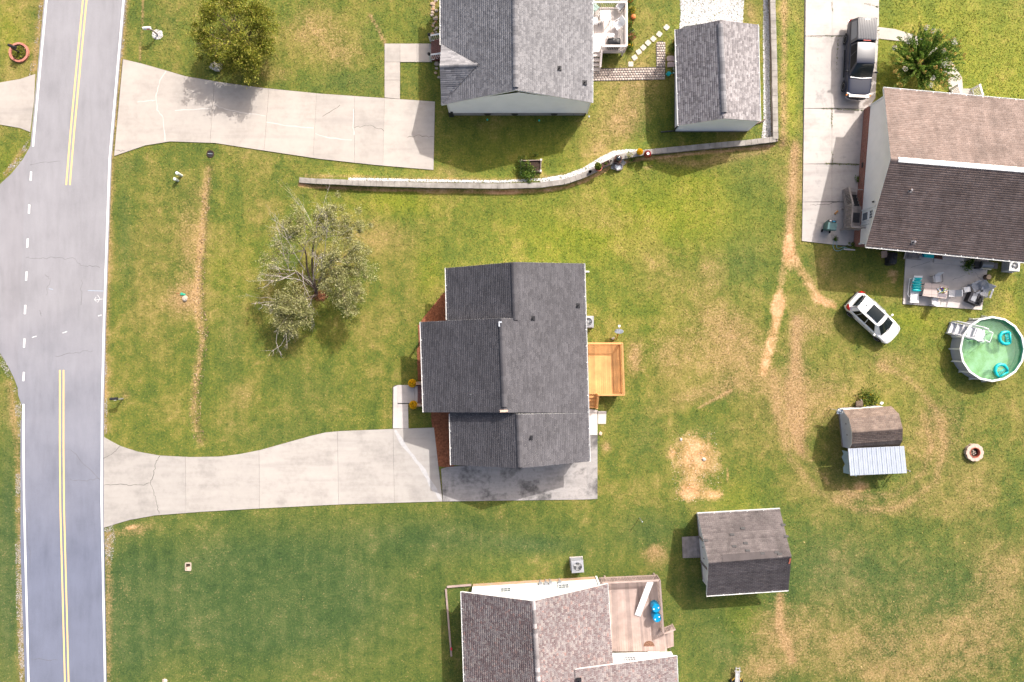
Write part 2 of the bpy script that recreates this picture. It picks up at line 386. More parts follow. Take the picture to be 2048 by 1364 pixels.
def lawn_material():
    q = N('lawn'); dry = q.n('Attribute', attribute_name='mask')
    sep = q.n('SeparateColor'); q.l(dry.outputs['Color'], sep.inputs[0])
    D, So, L = sep.outputs[0], sep.outputs[1], sep.outputs[2]; C = dry.outputs['Alpha']
    rnd = q.attr('rnd')
    n1 = q.noise(.22, 3); n2 = q.noise(1.1, 5, .62, dist=.6); n3 = q.noise(7.0, 4, .65); n4 = q.noise(26.0, 3, .7)
    v = q.math('ADD', q.math('MULTIPLY', n1, .42), q.math('ADD', q.math('MULTIPLY', n2, .5), q.math('MULTIPLY', n3, .62)))
    mow = q.noise(1.0, 2, .5, vec=q.stretch((1.5, .10, 1)))
    v = q.math('ADD', v, q.math('MULTIPLY', q.math('SUBTRACT', mow, .5), .22))
    v = q.math('ADD', v, q.math('MULTIPLY', q.math('SUBTRACT', rnd, .5), .42))
    col = q.ramp(v, [(.46, (.028, .058, .008)), (.68, (.084, .120, .015)), (.84, (.165, .170, .024)), (.97, (.27, .215, .055)), (1.0, (.32, .26, .08))])
    cool = q.ramp(v, [(.48, (.013, .038, .009)), (.72, (.040, .082, .020)), (.90, (.084, .118, .036)), (1.0, (.20, .17, .08))])
    lush = q.ramp(v, [(.48, (.080, .125, .004)), (.70, (.170, .205, .008)), (.90, (.28, .275, .022)), (1.0, (.38, .31, .07))])
    col = q.mix(q.math('MULTIPLY', C, .9), col, cool); col = q.mix(q.math('MULTIPLY', L, .85), col, lush)
    # the sward browns softly where it is dry
    soft = q.math('ADD', q.math('MULTIPLY', D, .75), q.math('ADD', q.math('MULTIPLY', q.math('SUBTRACT', n1, .5), 1.3), q.math('MULTIPLY', q.math('SUBTRACT', n2, .5), .6)))
    soft = q.math('SUBTRACT', soft, q.math('MULTIPLY', C, .35))
    col = q.mix(q.rng(soft, .0, 1.0, 0, .72), col, q.ramp(v, [(.48, (.14, .080, .026)), (.70, (.26, .160, .056)), (.92, (.40, .27, .12))]))
    # straw shows through in broken patches
    e = q.math('ADD', D, q.math('MULTIPLY', q.math('SUBTRACT', n2, .5), 1.2))
    e = q.math('ADD', e, q.math('MULTIPLY', q.math('SUBTRACT', n3, .5), 1.9))
    e = q.math('ADD', e, q.math('MULTIPLY', q.math('SUBTRACT', rnd, .5), 1.1))
    straw = q.ramp(q.math('ADD', q.math('MULTIPLY', n4, .5), q.math('MULTIPLY', n3, .5)), [(.3, (.18, .100, .042)), (.5, (.39, .240, .115)), (.68, (.59, .43, .265))])
    col = q.mix(q.rng(e, .55, 1.5, 0, .85), col, straw)
    f = q.math('ADD', So, q.math('MULTIPLY', q.math('SUBTRACT', n2, .5), .9))
    f = q.math('ADD', f, q.math('MULTIPLY', q.math('SUBTRACT', n3, .5), .7))
    soil = q.ramp(q.math('ADD', q.math('MULTIPLY', n3, .5), q.math('MULTIPLY', n2, .5)), [(.35, (.36, .165, .075)), (.5, (.54, .30, .145)), (.68, (.66, .47, .285))])
    col = q.mix(q.rng(f, .40, 1.05), col, soil)
    col = q.mix(.5, col, q.mix(q.rng(q.noise(60, 2), .25, .75), (.62, .62, .62), (1.06, 1.06, 1.06)), 'MULTIPLY')
    q.bump(q.math('ADD', n3, q.math('MULTIPLY', n4, .7)), .5, .06)
    q.b.inputs['Sheen Weight'].default_value = .12; q.b.inputs['Sheen Roughness'].default_value = .5
    return q.out(col, .72, .22)
M['lawn'] = lawn_material()

def lawn():
    x0, x1, y0, y1 = -46, 46, -32, 32; st = .2
    xs = np.arange(x0, x1+st/2, st); ys = np.arange(y0, y1+st/2, st)
    X, Y = np.meshgrid(xs, ys); Z = tz(X, Y)
    V = np.stack([X.ravel(), Y.ravel(), Z.ravel()], 1); nx = len(xs); ny = len(ys)
    i = np.arange((nx-1)*(ny-1)); r = i//(nx-1); c = i % (nx-1); a = r*nx+c
    F = np.stack([a, a+1, a+nx+1, a+nx], 1)
    m = np.stack(lawn_masks(V[:, 0], V[:, 1]), 1)
    o = fast_obj('lawn', V, F, M['lawn'], {'mask': ('POINT', 'FLOAT_COLOR', m), 'rnd': ('POINT', 'FLOAT', np.full(len(V), .5))}, smooth=True)
    tag(o, kind='structure')
    far = MB(); b = 300          # the same field goes on to the horizon
    far.quad((-b, -b, -.03), (b, -b, -.03), (b, y0+.2, -.03), (-b, y0+.2, -.03)); far.quad((-b, y1-.2, -.03), (b, y1-.2, -.03), (b, b, -.03), (-b, b, -.03))
    far.quad((-b, y0, -.031), (x0+.2, y0, -.031), (x0+.2, y1, -.031), (-b, y1, -.031)); far.quad((x1-.2, y0, -.031), (b, y0, -.031), (b, y1, -.031), (x1-.2, y1, -.031))
    fo = tag(far.build('field', M['lawn']), kind='structure'); n = len(fo.data.vertices)
    a = fo.data.attributes.new('mask', 'FLOAT_COLOR', 'POINT'); a.data.foreach_set('color', [.15, 0, .2, .2]*n); a = fo.data.attributes.new('rnd', 'FLOAT', 'POINT'); a.data.foreach_set('value', [.5]*n)
lawn()

# ------------------------------------------------------------------ paving
HARD = []            # outlines in photograph pixels where no grass grows
def hard(poly): HARD.append(np.array(poly, float))

def concrete(name, c, stain=.35, scale=.5, dark=(.22, .21, .20), amount=.0):
    q = N(name); n1 = q.noise(scale, 6, .6, dist=.4); n2 = q.noise(3.0, 5, .65); n3 = q.noise(45, 3, .6)
    st = q.noise(1.0, 4, .6, vec=q.stretch((.35, 2.2, 1)))
    v = q.math('ADD', q.math('MULTIPLY', n1, .6), q.math('ADD', q.math('MULTIPLY', n2, .25), q.math('MULTIPLY', st, .25)))
    lo = tuple(x*(1-stain) for x in c); hi = tuple(min(.9, x*1.12) for x in c)
    col = q.ramp(v, [(.38, lo), (.55, c), (.72, hi)])
    if amount: col = q.mix(q.rng(q.math('ADD', n1, q.math('MULTIPLY', n2, .35)), .82-amount*.3, .98-amount*.3), col, dark)
    oi = q.n('ObjectInfo'); col = q.mix(1.0, col, q.mix(oi.outputs['Random'], (.90, .905, .91), (1.04, 1.03, 1.02)), 'MULTIPLY')
    tyre = q.noise(1.0, 3, .6, vec=q.stretch((.10, 1.1, 1))); col = q.mix(q.rng(tyre, .56, .70, 0, .22), col, (.20, .19, .185))
    col = q.mix(.35, col, q.mix(n3, (.55, .55, .55), (1, 1, 1)), 'MULTIPLY')
    q.bump(n3, .25, .01)
    return q.out(col, .62, .45)
def asphalt(name, c):
    q = N(name); n1 = q.noise(.35, 4, .55); n2 = q.noise(2.2, 4, .6, vec=q.stretch((1.0, .18, 1))); n3 = q.noise(38, 3, .75); n4 = q.noise(90, 2, .7)
    v = q.math('ADD', q.math('MULTIPLY', n1, .35), q.math('ADD', q.math('MULTIPLY', n2, .3), q.math('MULTIPLY', n3, .35)))
    col = q.ramp(v, [(.36, tuple(x*.80 for x in c)), (.5, c), (.66, tuple(x*1.16 for x in c))])
    sy = q.n('SeparateXYZ'); q.l(q.pos(), sy.inputs[0]); light_grade = q.rng(q.math('ADD', sy.outputs[1], q.math('MULTIPLY', n1, 4.0)), -15.0, 5.0)   # light gradient painted in: the asphalt goes darker and bluer down the road
    col = q.mix(q.math('SUBTRACT', 1.0, light_grade), col, q.mix(1.0, col, (.56, .63, .80), 'MULTIPLY'))
    col = q.mix(.4, col, q.mix(q.rng(n4, .3, .7), (.5, .5, .5), (1.15, 1.15, 1.15)), 'MULTIPLY')
    q.bump(n3, .5, .012)
    return q.out(col, .5, .5)
M['road'] = asphalt('asphalt', (.272, .267, .288)); M['side_road'] = asphalt('older_asphalt', (.27, .262, .282))
M['drive'] = concrete('pale_concrete', (.425, .385, .35), .2); M['drive_main'] = concrete('grey_concrete', (.405, .377, .352), .28, .4)
M['pad'] = concrete('weathered_concrete', (.36, .34, .335), .5, .35, (.10, .095, .095), .55)
M['patio'] = concrete('patio_concrete', (.55, .505, .48), .2, .6)
M['drive_old'] = concrete('old_concrete', (.46, .42, .395), .3, .4, (.24, .23, .225), .15)
M['crack'] = pm('dark_crack', (.09, .085, .08), .4, 12, .9, .1, obj=False)
M['tar'] = pm('grey_road_crack', (.15, .145, .155), .3, 12, .8, .2, obj=False); M['patch_band'] = pm('pale_patched_concrete', (.43, .42, .425), .12, 5, .7, .3, obj=False)
M['seal'] = pm('pale_crack_filler', (.53, .495, .47), .1, 8, .7, .2, obj=False)
M['line_white'] = N('white_road_paint'); q = M['line_white']
M['line_white'] = q.out(q.ramp(q.noise(20, 4, .7), [(.3, (.55, .55, .56)), (.45, (.80, .80, .80))]), .55, .4)
q = N('yellow_road_paint'); M['line_yellow'] = q.out(q.ramp(q.noise(16, 4, .7), [(.3, (.55, .40, .19)), (.5, (.78, .53, .22))]), .55, .4)

def area(poly, z, th=.1): return [W(x, y, z) for x, y in poly], z-th, z
def slab(name, poly, z, mat, parent=None, th=.1, gap=0.0, kind=None):
    pts = [W(x, y, z) for x, y in poly]
    if gap:
        c = sum(pts, Vector())/len(pts)
        pts = [p + (c-p).normalized()*gap for p in pts]
    a = sum(pts[i].x*pts[(i+1) % len(pts)].y - pts[(i+1) % len(pts)].x*pts[i].y for i in range(len(pts)))
    if a < 0: pts = pts[::-1]
    o = MB().prism([(p.x, p.y) for p in pts], z-th, z).build(name, mat, parent)
    if kind: o['kind'] = kind
    return o
def ribbon(pts, w, z, jitter=0.0, sub=1, seed=1):
    """A flat strip along a line of pixels."""
    rr = random.Random(seed); p = [W(x, y, z) for x, y in pts]
    if sub > 1:
        q = []
        for a, b in zip(p[:-1], p[1:]):
            for i in range(sub): q.append(a.lerp(b, i/sub) + (Vector((rr.uniform(-1, 1), rr.uniform(-1, 1), 0))*jitter if i else Vector()))
        p = q + [p[-1]]
    rows = []
    for i, a in enumerate(p):
        d = (p[min(i+1, len(p)-1)] - p[max(i-1, 0)]).normalized(); r = Vector((d.y, -d.x, 0))
        ww = w*(1 if not jitter else rr.uniform(.5, 1.2)); rows.append([a - r*ww/2, a + r*ww/2])
    return MB().grid(rows)
def lines_at(poly, x):
    xs = [p[0] for p in poly]; ys = [p[1] for p in poly]
    return float(np.interp(x, xs, ys))
def strips(parent, top, bot, cuts, z, mat, gap=.012):
    """Concrete slabs between two edge lines, cut at the joints given as (x on top, x on bottom)."""
    for (a0, b0), (a1, b1) in zip(cuts[:-1], cuts[1:]):
        t = [(a0, lines_at(top, a0))] + [p for p in top if a0 < p[0] < a1] + [(a1, lines_at(top, a1))]
        b = [(b1, lines_at(bot, b1))] + [p for p in bot[::-1] if b0 < p[0] < b1] + [(b0, lines_at(bot, b0))]
        slab('concrete_slab', t + b, z, mat, parent, gap=gap)

# roads
ZR = .04
ROAD_R = [(295, -500), (251, 0), (223, 320), (212, 640), (208, 810), (207, 1000), (213, 1364), (245, 1900)]
ROAD_L = [(88, 1900), (50, 1364), (41, 1100), (41, 860), (44, 812), (36, 790), (36, 700), (42, 560), (52, 330), (60, 300), (88, 0), (132, -500)]
road = slab('road', ROAD_R + ROAD_L, ZR, M['road'], th=.15, kind='structure'); hard(ROAD_R + ROAD_L)
SIDE = [(63, 288), (46, 318), (22, 348), (0, 368), (-520, 800), (-520, 1080), (-60, 640), (0, 706), (14, 728), (28, 756), (40, 788), (46, 812), (60, 700), (66, 330)]
slab('side_road', SIDE, ZR-.006, M['side_road'], th=.12, kind='structure'); hard(SIDE)
def paint(name, pts, w, mat, z=ZR+.004): return ribbon(pts, w, z).build(name, mat, road)
paint('edge_line', [(137, -500), (93, 0), (79, 150), (66, 293)], .14, M['line_white'])
paint('edge_line', [(47, 808), (47, 900), (48, 1000), (57, 1364), (95, 1900)], .14, M['line_white'])
paint('edge_line', [(291, -500), (247, 0), (219, 320), (208, 640), (204, 810), (203, 1000), (210, 1364), (242, 1900)], .14, M['line_white'])
for dx in (-3.7, 3.7):
    paint('centre_line', [(213.5+dx, -500), (169.5+dx, 0), (158+dx, 120), (145+dx, 260), (136+dx, 370)], .12, M['line_yellow'])
    paint('centre_line', [(123.4+dx, 740), (123.3+dx, 900), (124.5+dx, 1020), (133.5+dx, 1364), (168+dx, 1900)], .12, M['line_yellow'])
for x, y in [(61.5, 352), (58, 418), (54.7, 486), (52.5, 552), (50, 619), (48.3, 686), (47, 753)]:
    paint('edge_dash', [(x+.8, y-9), (x-.4, y+9)], .14, M['line_white'])
for a, b in [((134, 663), (125, 666)), ((73, 672), (64, 675)), ((203, 630), (196, 632))]: paint('survey_mark', [a, b], .05, M['line_white'])
for pts in [[(189, 600), (205, 598)], [(195, 590), (200, 597), (195, 605)], [(192, 594), (189, 599), (193, 603)]]: paint('survey_mark', pts, .025, M['line_white'])
M['line_blue'] = pm('pale_blue_spray_paint', (.38, .48, .62), .1, 9)
for a, b in [((176, 581), (207, 582)), ((98, 577), (106, 579))]: paint('survey_mark', [a, b], .03, M['line_blue'])
for k, pts in enumerate([[(52, 515), (75, 517), (110, 516), (150, 518), (160, 530), (200, 535)], [(90, 550), (100, 556), (92, 590)], [(163, 560), (162, 610)], [(80, 620), (84, 632)], [(110, 712), (150, 705), (185, 702)],
                         [(60, 330), (120, 322)], [(141, 900), (200, 960)][:2], [(140, 958), (170, 961), (205, 957)], [(55, 1045), (60, 1130)][:2], [(62, 1318), (115, 1320)], [(90, 1270), (150, 1265), (190, 1270)]][:10]):
    ribbon(pts, .028, ZR+.003, .10, 6, k).build('crack', M['tar'], road)

# driveway of the upper lot
ZD = .06
T1 = [(228, 118), (245, 118), (280, 126), (330, 140), (370, 152), (440, 164), (520, 175), (640, 187), (770, 196), (870, 203)]
B1 = [(226, 312), (228, 312), (290, 291), (340, 283), (430, 286), (500, 297), (640, 318), (750, 330), (867, 340)]
drive1 = slab('driveway_base', [(245, 118)] + T1[2:] + [(867, 340)] + B1[::-1][1:-1], ZD-.03, M['crack'], th=.1, kind='structure'); drive1.name = 'driveway'
hard([(247, 118)] + T1[2:] + [(867, 340)] + B1[::-1][1:-1])
strips(drive1, T1, B1, [(246, 228), (429, 420), (538, 528), (633, 626), (709, 709), (769, 766), (870, 867)], ZD, M['drive'])
for k, pts in enumerate([[(332, 142), (320, 160), (312, 190), (314, 220), (326, 235), (330, 282)], [(275, 204), (300, 201), (312, 200)], [(429, 210), (450, 218), (490, 226), (531, 232)], [(533, 244), (580, 252), (627, 256)],
                         [(631, 267), (660, 276), (704, 280)], [(707, 218), (706, 250), (708, 270)], [(350, 221), (420, 217)]]):
    ribbon(pts, .07, ZD+.003, .04, 4, k).build('crack', M['seal'], drive1)
for k, pts in enumerate([[(645, 233), (680, 210)], [(815, 275), (840, 270), (868, 274)], [(709, 255), (740, 250), (768, 262)], [(230, 300), (250, 302)]]):
    ribbon(pts, .03, ZD+.003, .08, 5, k).build('crack', M['crack'], drive1)
walk1 = slab('front_walk', [(769, 87), (864, 87), (864, 124), (800.5, 124), (800, 198), (769, 195)], .03, M['crack'], th=.08, kind='structure')
hard([(769, 87), (864, 87), (864, 124), (800.5, 124), (800, 198), (769, 195)])
for p in [[(769, 87), (800, 87), (800, 124), (769, 124)], [(800, 87), (834, 87), (834, 124), (800, 124)], [(834, 87), (864, 87), (864, 124), (834, 124)], [(769, 124), (800, 124), (800, 160), (769, 160)], [(769, 160), (800, 160), (800, 198), (769, 195)]]:
    slab('concrete_slab', p, ZD-.004, M['drive'], walk1, gap=.012)
# driveway over the road
P0 = [(-400, 190), (0, 165), (40, 158), (70, 148), (68, 200), (60, 264), (40, 256), (0, 249), (-400, 265)]
slab('neighbour_driveway', P0, ZD-.012, M['drive'], kind='structure'); hard(P0)
# driveway and pad of the middle house
T2 = [(207, 874), (225, 884), (240, 892), (275, 903), (320, 911), (380, 914), (440, 913), (480, 908), (520, 900), (570, 886), (620, 872), (650, 865), (680, 862), (780, 858), (868, 855), (886, 1000)]
B2 = [(207, 1056), (235, 1047), (260, 1040), (310, 1031), (400, 1024), (520, 1017), (680, 1009), (886, 1003)]
poly2 = T2[:-2] + [(868, 855), (886, 1003)] + B2[::-1][1:]
drive2 = slab('driveway', poly2, ZD-.03, M['crack'], kind='structure'); hard(poly2)
strips(drive2, T2[:-1], B2, [(207, 207), (371, 372), (518, 519), (675, 677), (786, 789), (868, 885)], ZD, M['drive_main'])
for k, pts in enumerate([[(208, 970), (240, 968), (262, 971), (285, 970), (301, 966), (308, 945), (312, 925), (320, 912)], [(301, 966), (308, 985), (313, 1005), (318, 1028)], [(207, 917), (225, 907), (240, 893)], [(450, 960), (452, 1020)][:2]][:3]):
    ribbon(pts, .035, ZD+.003, .06, 5, k).build('crack', M['crack'], drive2)
ribbon([(790, 860), (812, 896), (840, 930), (870, 980), (882, 1000)], .34, ZD+.0025, .05, 4, 9).build('filled_crack', M['patch_band'], drive2)
PADP = [(882, 938), (895, 934), (1160, 905), (1176, 818), (1195, 820), (1195, 998), (886, 1003)]
pad = slab('parking_pad', PADP, ZD-.03, M['crack'], kind='structure'); hard(PADP)
slab('concrete_slab', [(882, 938), (895, 934), (1174, 918), (1174, 999), (886, 1003)], ZD-.001, M['pad'], pad, gap=.008)
slab('concrete_slab', [(1174, 870), (1195, 870), (1195, 998), (1174, 999)], ZD-.001, M['pad'], pad, gap=.008)
slab('concrete_slab', [(1174, 818), (1195, 820), (1195, 870), (1174, 870)], ZD-.001, M['patio'], pad, gap=.008)
slab('concrete_slab', [(1196, 822), (1213, 822), (1212, 848), (1196, 848)], ZD-.006, M['patio'], pad, gap=.012); hard([(1196, 822), (1213, 822), (1212, 850), (1196, 850)])
walk2 = slab('front_walk', [(785, 775), (790, 770), (846, 770), (846, 806), (816, 808), (817, 857), (785, 857)], .03, M['crack'], th=.08, kind='structure')
hard([(785, 775), (790, 770), (846, 770), (846, 806), (816, 808), (817, 857), (785, 857)])
for p in [[(795, 770), (826, 770), (830, 780), (830, 800), (826, 806), (795, 806)], [(787, 774), (795, 770), (795, 857), (786, 857)], [(795, 808), (816, 808), (817, 857), (795, 857)], [(829, 772), (848, 772), (848, 805), (829, 805)]]:
    slab('concrete_slab', p, ZD-.004, M['patio'], walk2, gap=.01)
# driveway of the right house
P3 = [(1612, -300), (1759, -300), (1758, 52), (1756, 100), (1750, 196), (1727, 230), (1708, 492), (1704, 494), (1604, 482)]
drive3 = slab('driveway', P3, ZD-.03, M['crack'], kind='structure'); hard(P3)
ys = [-300, -73, 72, 217, 328, 404, 490]
for y0, y1 in zip(ys[:-1], ys[1:]):
    def lx(y): return 1612 - 8*max(0, y)/482
    def rx(y): return float(np.interp(y, [-300, 52, 196, 230, 490], [1759, 1758, 1751, 1728, 1707]))
    for side in (0, 1):
        f = lambda y: 1664 + .0*y
        if side == 0: p = [(lx(y0), y0), (f(y0), y0), (f(y1), y1-1), (lx(y1), y1 - (8 if y1 == 490 else 0))]
        else: p = [(f(y0), y0)] + [(rx(y0), y0)] + [(rx(y), y) for y in (52, 196, 230) if y0 < y < y1] + [(rx(y1), y1+(2 if y1 == 490 else 0)), (f(y1), y1-1)]
        slab('concrete_slab', p, ZD, M['drive_old'], drive3, gap=.014)
ribbon([(1620, 410), (1640, 409), (1660, 408), (1680, 401)], .03, ZD+.003, .05, 5, 3).build('crack', M['crack'], drive3)
WK3 = [(1757, 54), (1790, 58), (1830, 70), (1870, 92), (1905, 125), (1924, 155), (1927, 190), (1900, 190), (1896, 160), (1878, 133), (1845, 102), (1810, 83), (1757, 77)]
slab('porch_walk', WK3, ZD-.02, M['drive'], kind='structure'); hard(WK3)
PAT = [(1812, 500), (1978, 520), (1972, 560), (1964, 620), (1806, 608)]
pat = slab('patio', PAT, ZD-.02, M['crack'], kind='structure'); hard(PAT)
slab('concrete_slab', [(1812, 500), (1890, 508), (1886, 614), (1806, 608)], ZD+.01, M['patio'], pat, gap=.006)
slab('concrete_slab', [(1890, 508), (1978, 520), (1972, 560), (1964, 620), (1886, 614)], ZD+.01, M['patio'], pat, gap=.006)
for k, pts in enumerate([[(1822, 535), (1860, 523)], [(1905, 560), (1930, 550)], [(1950, 545), (1962, 560)]]):
    ribbon(pts, .02, ZD+.013, .04, 4, k).build('crack', M['crack'], pat)

# paver path, stepping stones
M['paver'] = N('pink_grey_pavers'); q = M['paver']
M['paver'] = q.out(q.mix(.4, q.ramp(q.attr('tint'), [(0, (.36, .29, .26)), (.5, (.46, .38, .34)), (1, (.56, .48, .43))], 'LINEAR'), q.mix(q.noise(30, 3), (.5, .5, .5), (1, 1, 1)), 'MULTIPLY'), .7, .3)
PATHP = [(1184, 137), (1330, 134), (1331, 157), (1184, 162)]; PATHQ = [(1312, 88), (1314, 83), (1326, 82), (1330, 88), (1331, 134), (1313, 134)]
path = slab('paver_path', [(1184, 137), (1313, 134), (1312, 88), (1315, 83), (1326, 82), (1330, 88), (1331, 157), (1184, 162)], .03, M['crack'], th=.08, kind='structure')
hard(PATHP); hard(PATHQ)
def tiles(name, x0, x1, y0, y1, sx, sy, z, mat, parent, shear=lambda x, y: (x, y), th=.03):
    """Small setts in one mesh, each with its own edges and tone."""
    V = []; F = []; T = []
    ny = int((y1-y0)/sy)
    for r in range(ny):
        off = (r % 2)*sx/2
        for c in range(-1, int((x1-x0)/sx)+1):
            a0 = max(x0, x0+c*sx+off); a1 = min(x1, x0+(c+1)*sx+off)
            if a1-a0 < sx*.2: continue
            b0 = y0+r*sy; b1 = b0+sy; g = .35; dz = random.uniform(-.004, .004)
            p = [W(*shear(a0+g, b0+g), z+dz), W(*shear(a1-g, b0+g), z+dz), W(*shear(a1-g, b1-g), z+dz), W(*shear(a0+g, b1-g), z+dz)]
            n = len(V); V += p; lo = [Vector((q.x, q.y, z-th)) for q in p]; V += lo
            F += [(n, n+3, n+2, n+1)] + [(n+i, n+(i+1) % 4, n+4+(i+1) % 4, n+4+i) for i in range(4)]; T += [random.random()]*5
    o = fast_obj(name, np.array([tuple(v) for v in V]), np.array(F), mat, {'tint': ('FACE', 'FLOAT', np.array(T))}, parent)
    o['kind'] = 'stuff'; return o
tiles('pavers', 0, 146, 0, 24, 5.4, 4.8, ZD-.008, M['paver'], path, lambda x, y: (1184+x, 138-3*x/146+y))
tiles('pavers', 1313, 1331, 84, 134, 4.6, 5.0, ZD-.008, M['paver'], path)
k = 0
for x, y, a in [(1261.5, 128.5, -2), (1269, 115.5, 32), (1277.5, 104, 28), (1286.5, 95.5, 40), (1296, 86, 38), (1306.5, 78, 38), (1318.5, 68.5, 42), (1333, 55, 38)]:
    c = G(x, y); ordn = ['first', 'second', 'third', 'fourth', 'fifth', 'sixth', 'seventh', 'eighth'][k]; k += 1
    o = MB().prism([(.175*math.cos(t)*(1.0+.38*abs(math.sin(2*t))), .175*math.sin(t)*(1.0+.38*abs(math.sin(2*t)))) for t in [i*math.pi/8 for i in range(16)]], -.05, .045).build('stepping_stone', M['pale_stone'])
    o.location = c; o.rotation_euler.z = R(a) + .02*k
    tag(o, f'square pale stepping stone in the grass, {ordn} counted from the paver path', 'stepping stone', 'pale stepping stones curving across the grass'); hard([(x-5, y-5), (x+5, y-5), (x+5, y+5), (x-5, y+5)])
# ------------------------------------------------------------------ building parts
def shingle_mat(name, stops, stain=.25, rough=.75, streak=(1.2, .25, 1), spec=.35):
    q = N(name); t = q.attr('tint'); col = q.ramp(t, stops)
    n1 = q.noise(.5, 4, .6); n2 = q.noise(1.6, 4, .6, vec=q.stretch(streak)); n3 = q.noise(55, 3, .7)
    v = q.math('ADD', q.math('MULTIPLY', n1, .5), q.math('MULTIPLY', n2, .5))
    col = q.mix(1.0, col, q.ramp(v, [(.35, (1-stain,)*3), (.62, (1.1,)*3)]), 'MULTIPLY')
    col = q.mix(.6, col, q.mix(q.rng(n3, .3, .7), (.5,)*3, (1.15,)*3), 'MULTIPLY')
    q.bump(n3, .4, .01); q.b.inputs['Diffuse Roughness'].default_value = 1.0
    return q.out(col, rough, spec)
def greys(a, b, c): return [(0, a), (.5, b), (1, c)]
M['sh_dark'] = shingle_mat('charcoal_shingles', greys((.084, .081, .092), (.103, .100, .113), (.125, .121, .135)), .18)
M['sh_grey'] = shingle_mat('light_grey_shingles', greys((.19, .186, .20), (.265, .26, .275), (.345, .338, .355)), .1)
M['sh_taupe'] = shingle_mat('taupe_grey_shingles', greys((.20, .183, .190), (.33, .305, .312), (.47, .44, .448)), .12)
M['sh_brown'] = shingle_mat('weathered_brown_shingles', greys((.265, .188, .160), (.32, .235, .203), (.385, .29, .255)), .34, streak=(1.3, .16, 1))
M['sh_multi'] = shingle_mat('mixed_brown_grey_shingles', [(0, (.15, .115, .12)), (.3, (.185, .14, .143)), (.5, (.20, .17, .176)), (.72, (.235, .205, .21)), (.9, (.285, .255, .25)), (1, (.26, .165, .155))], .12)
M['sh_shed'] = shingle_mat('grey_brown_shingles', greys((.13, .108, .11), (.18, .152, .152), (.23, .198, .195)), .38, streak=(1.3, .2, 1))
M['sh_tan'] = shingle_mat('tan_brown_shingles', greys((.20, .145, .120), (.27, .20, .165), (.36, .275, .225)), .30, streak=(1.3, .3, 1))

def brick_mat(name, c1, c2, mortar, sx=4.4, along='xy'):
    q = N(name); g = q.pos(); sep = q.n('SeparateXYZ'); q.l(g, sep.inputs[0])
    h = q.math('ADD', sep.outputs[0], sep.outputs[1]); comb = q.n('CombineXYZ'); q.l(h, comb.inputs[0]); q.l(sep.outputs[2], comb.inputs[1])
    if along == 'flat': q.l(sep.outputs[0], comb.inputs[0]); q.l(sep.outputs[1], comb.inputs[1])
    b = q.n('TexBrick'); q.l(comb.outputs[0], b.inputs['Vector']); b.inputs['Scale'].default_value = 1.0
    b.inputs['Brick Width'].default_value = .21; b.inputs['Row Height'].default_value = .075; b.inputs['Mortar Size'].default_value = .008
    b.inputs['Color1'].default_value = (*c1, 1); b.inputs['Color2'].default_value = (*c2, 1); b.inputs['Mortar'].default_value = (*mortar, 1)
    col = q.mix(.5, b.outputs[0], q.mix(q.noise(5, 4), (.5,)*3, (1.2,)*3), 'MULTIPLY')
    q.bump(q.math('SUBTRACT', 1.0, b.outputs['Fac']), .5, .01)
    return q.out(col, .8, .2)
M['brick'] = brick_mat('red_brick', (.30, .095, .06), (.22, .07, .05), (.36, .32, .29))
M['brick_flat'] = brick_mat('red_brick_paving', (.24, .085, .07), (.17, .06, .05), (.30, .26, .24), along='flat')
M['brick_tan'] = brick_mat('orange_tan_stone_base', (.52, .27, .12), (.44, .34, .26), (.5, .44, .38))
M['brick_grey'] = brick_mat('grey_foundation_block', (.24, .23, .24), (.30, .28, .28), (.36, .35, .35))
M['glass'] = N('window_glass').out((.05, .06, .075), .06, .8)
M['glass_pale'] = N('pale_window_glass').out((.16, .18, .21), .08, .8)
M['auto_glass'] = N('tinted_car_glass').out((.010, .015, .017), .06, .45); M['side_glass'] = N('dark_car_side_glass').out((.008, .010, .012), .12, .12)

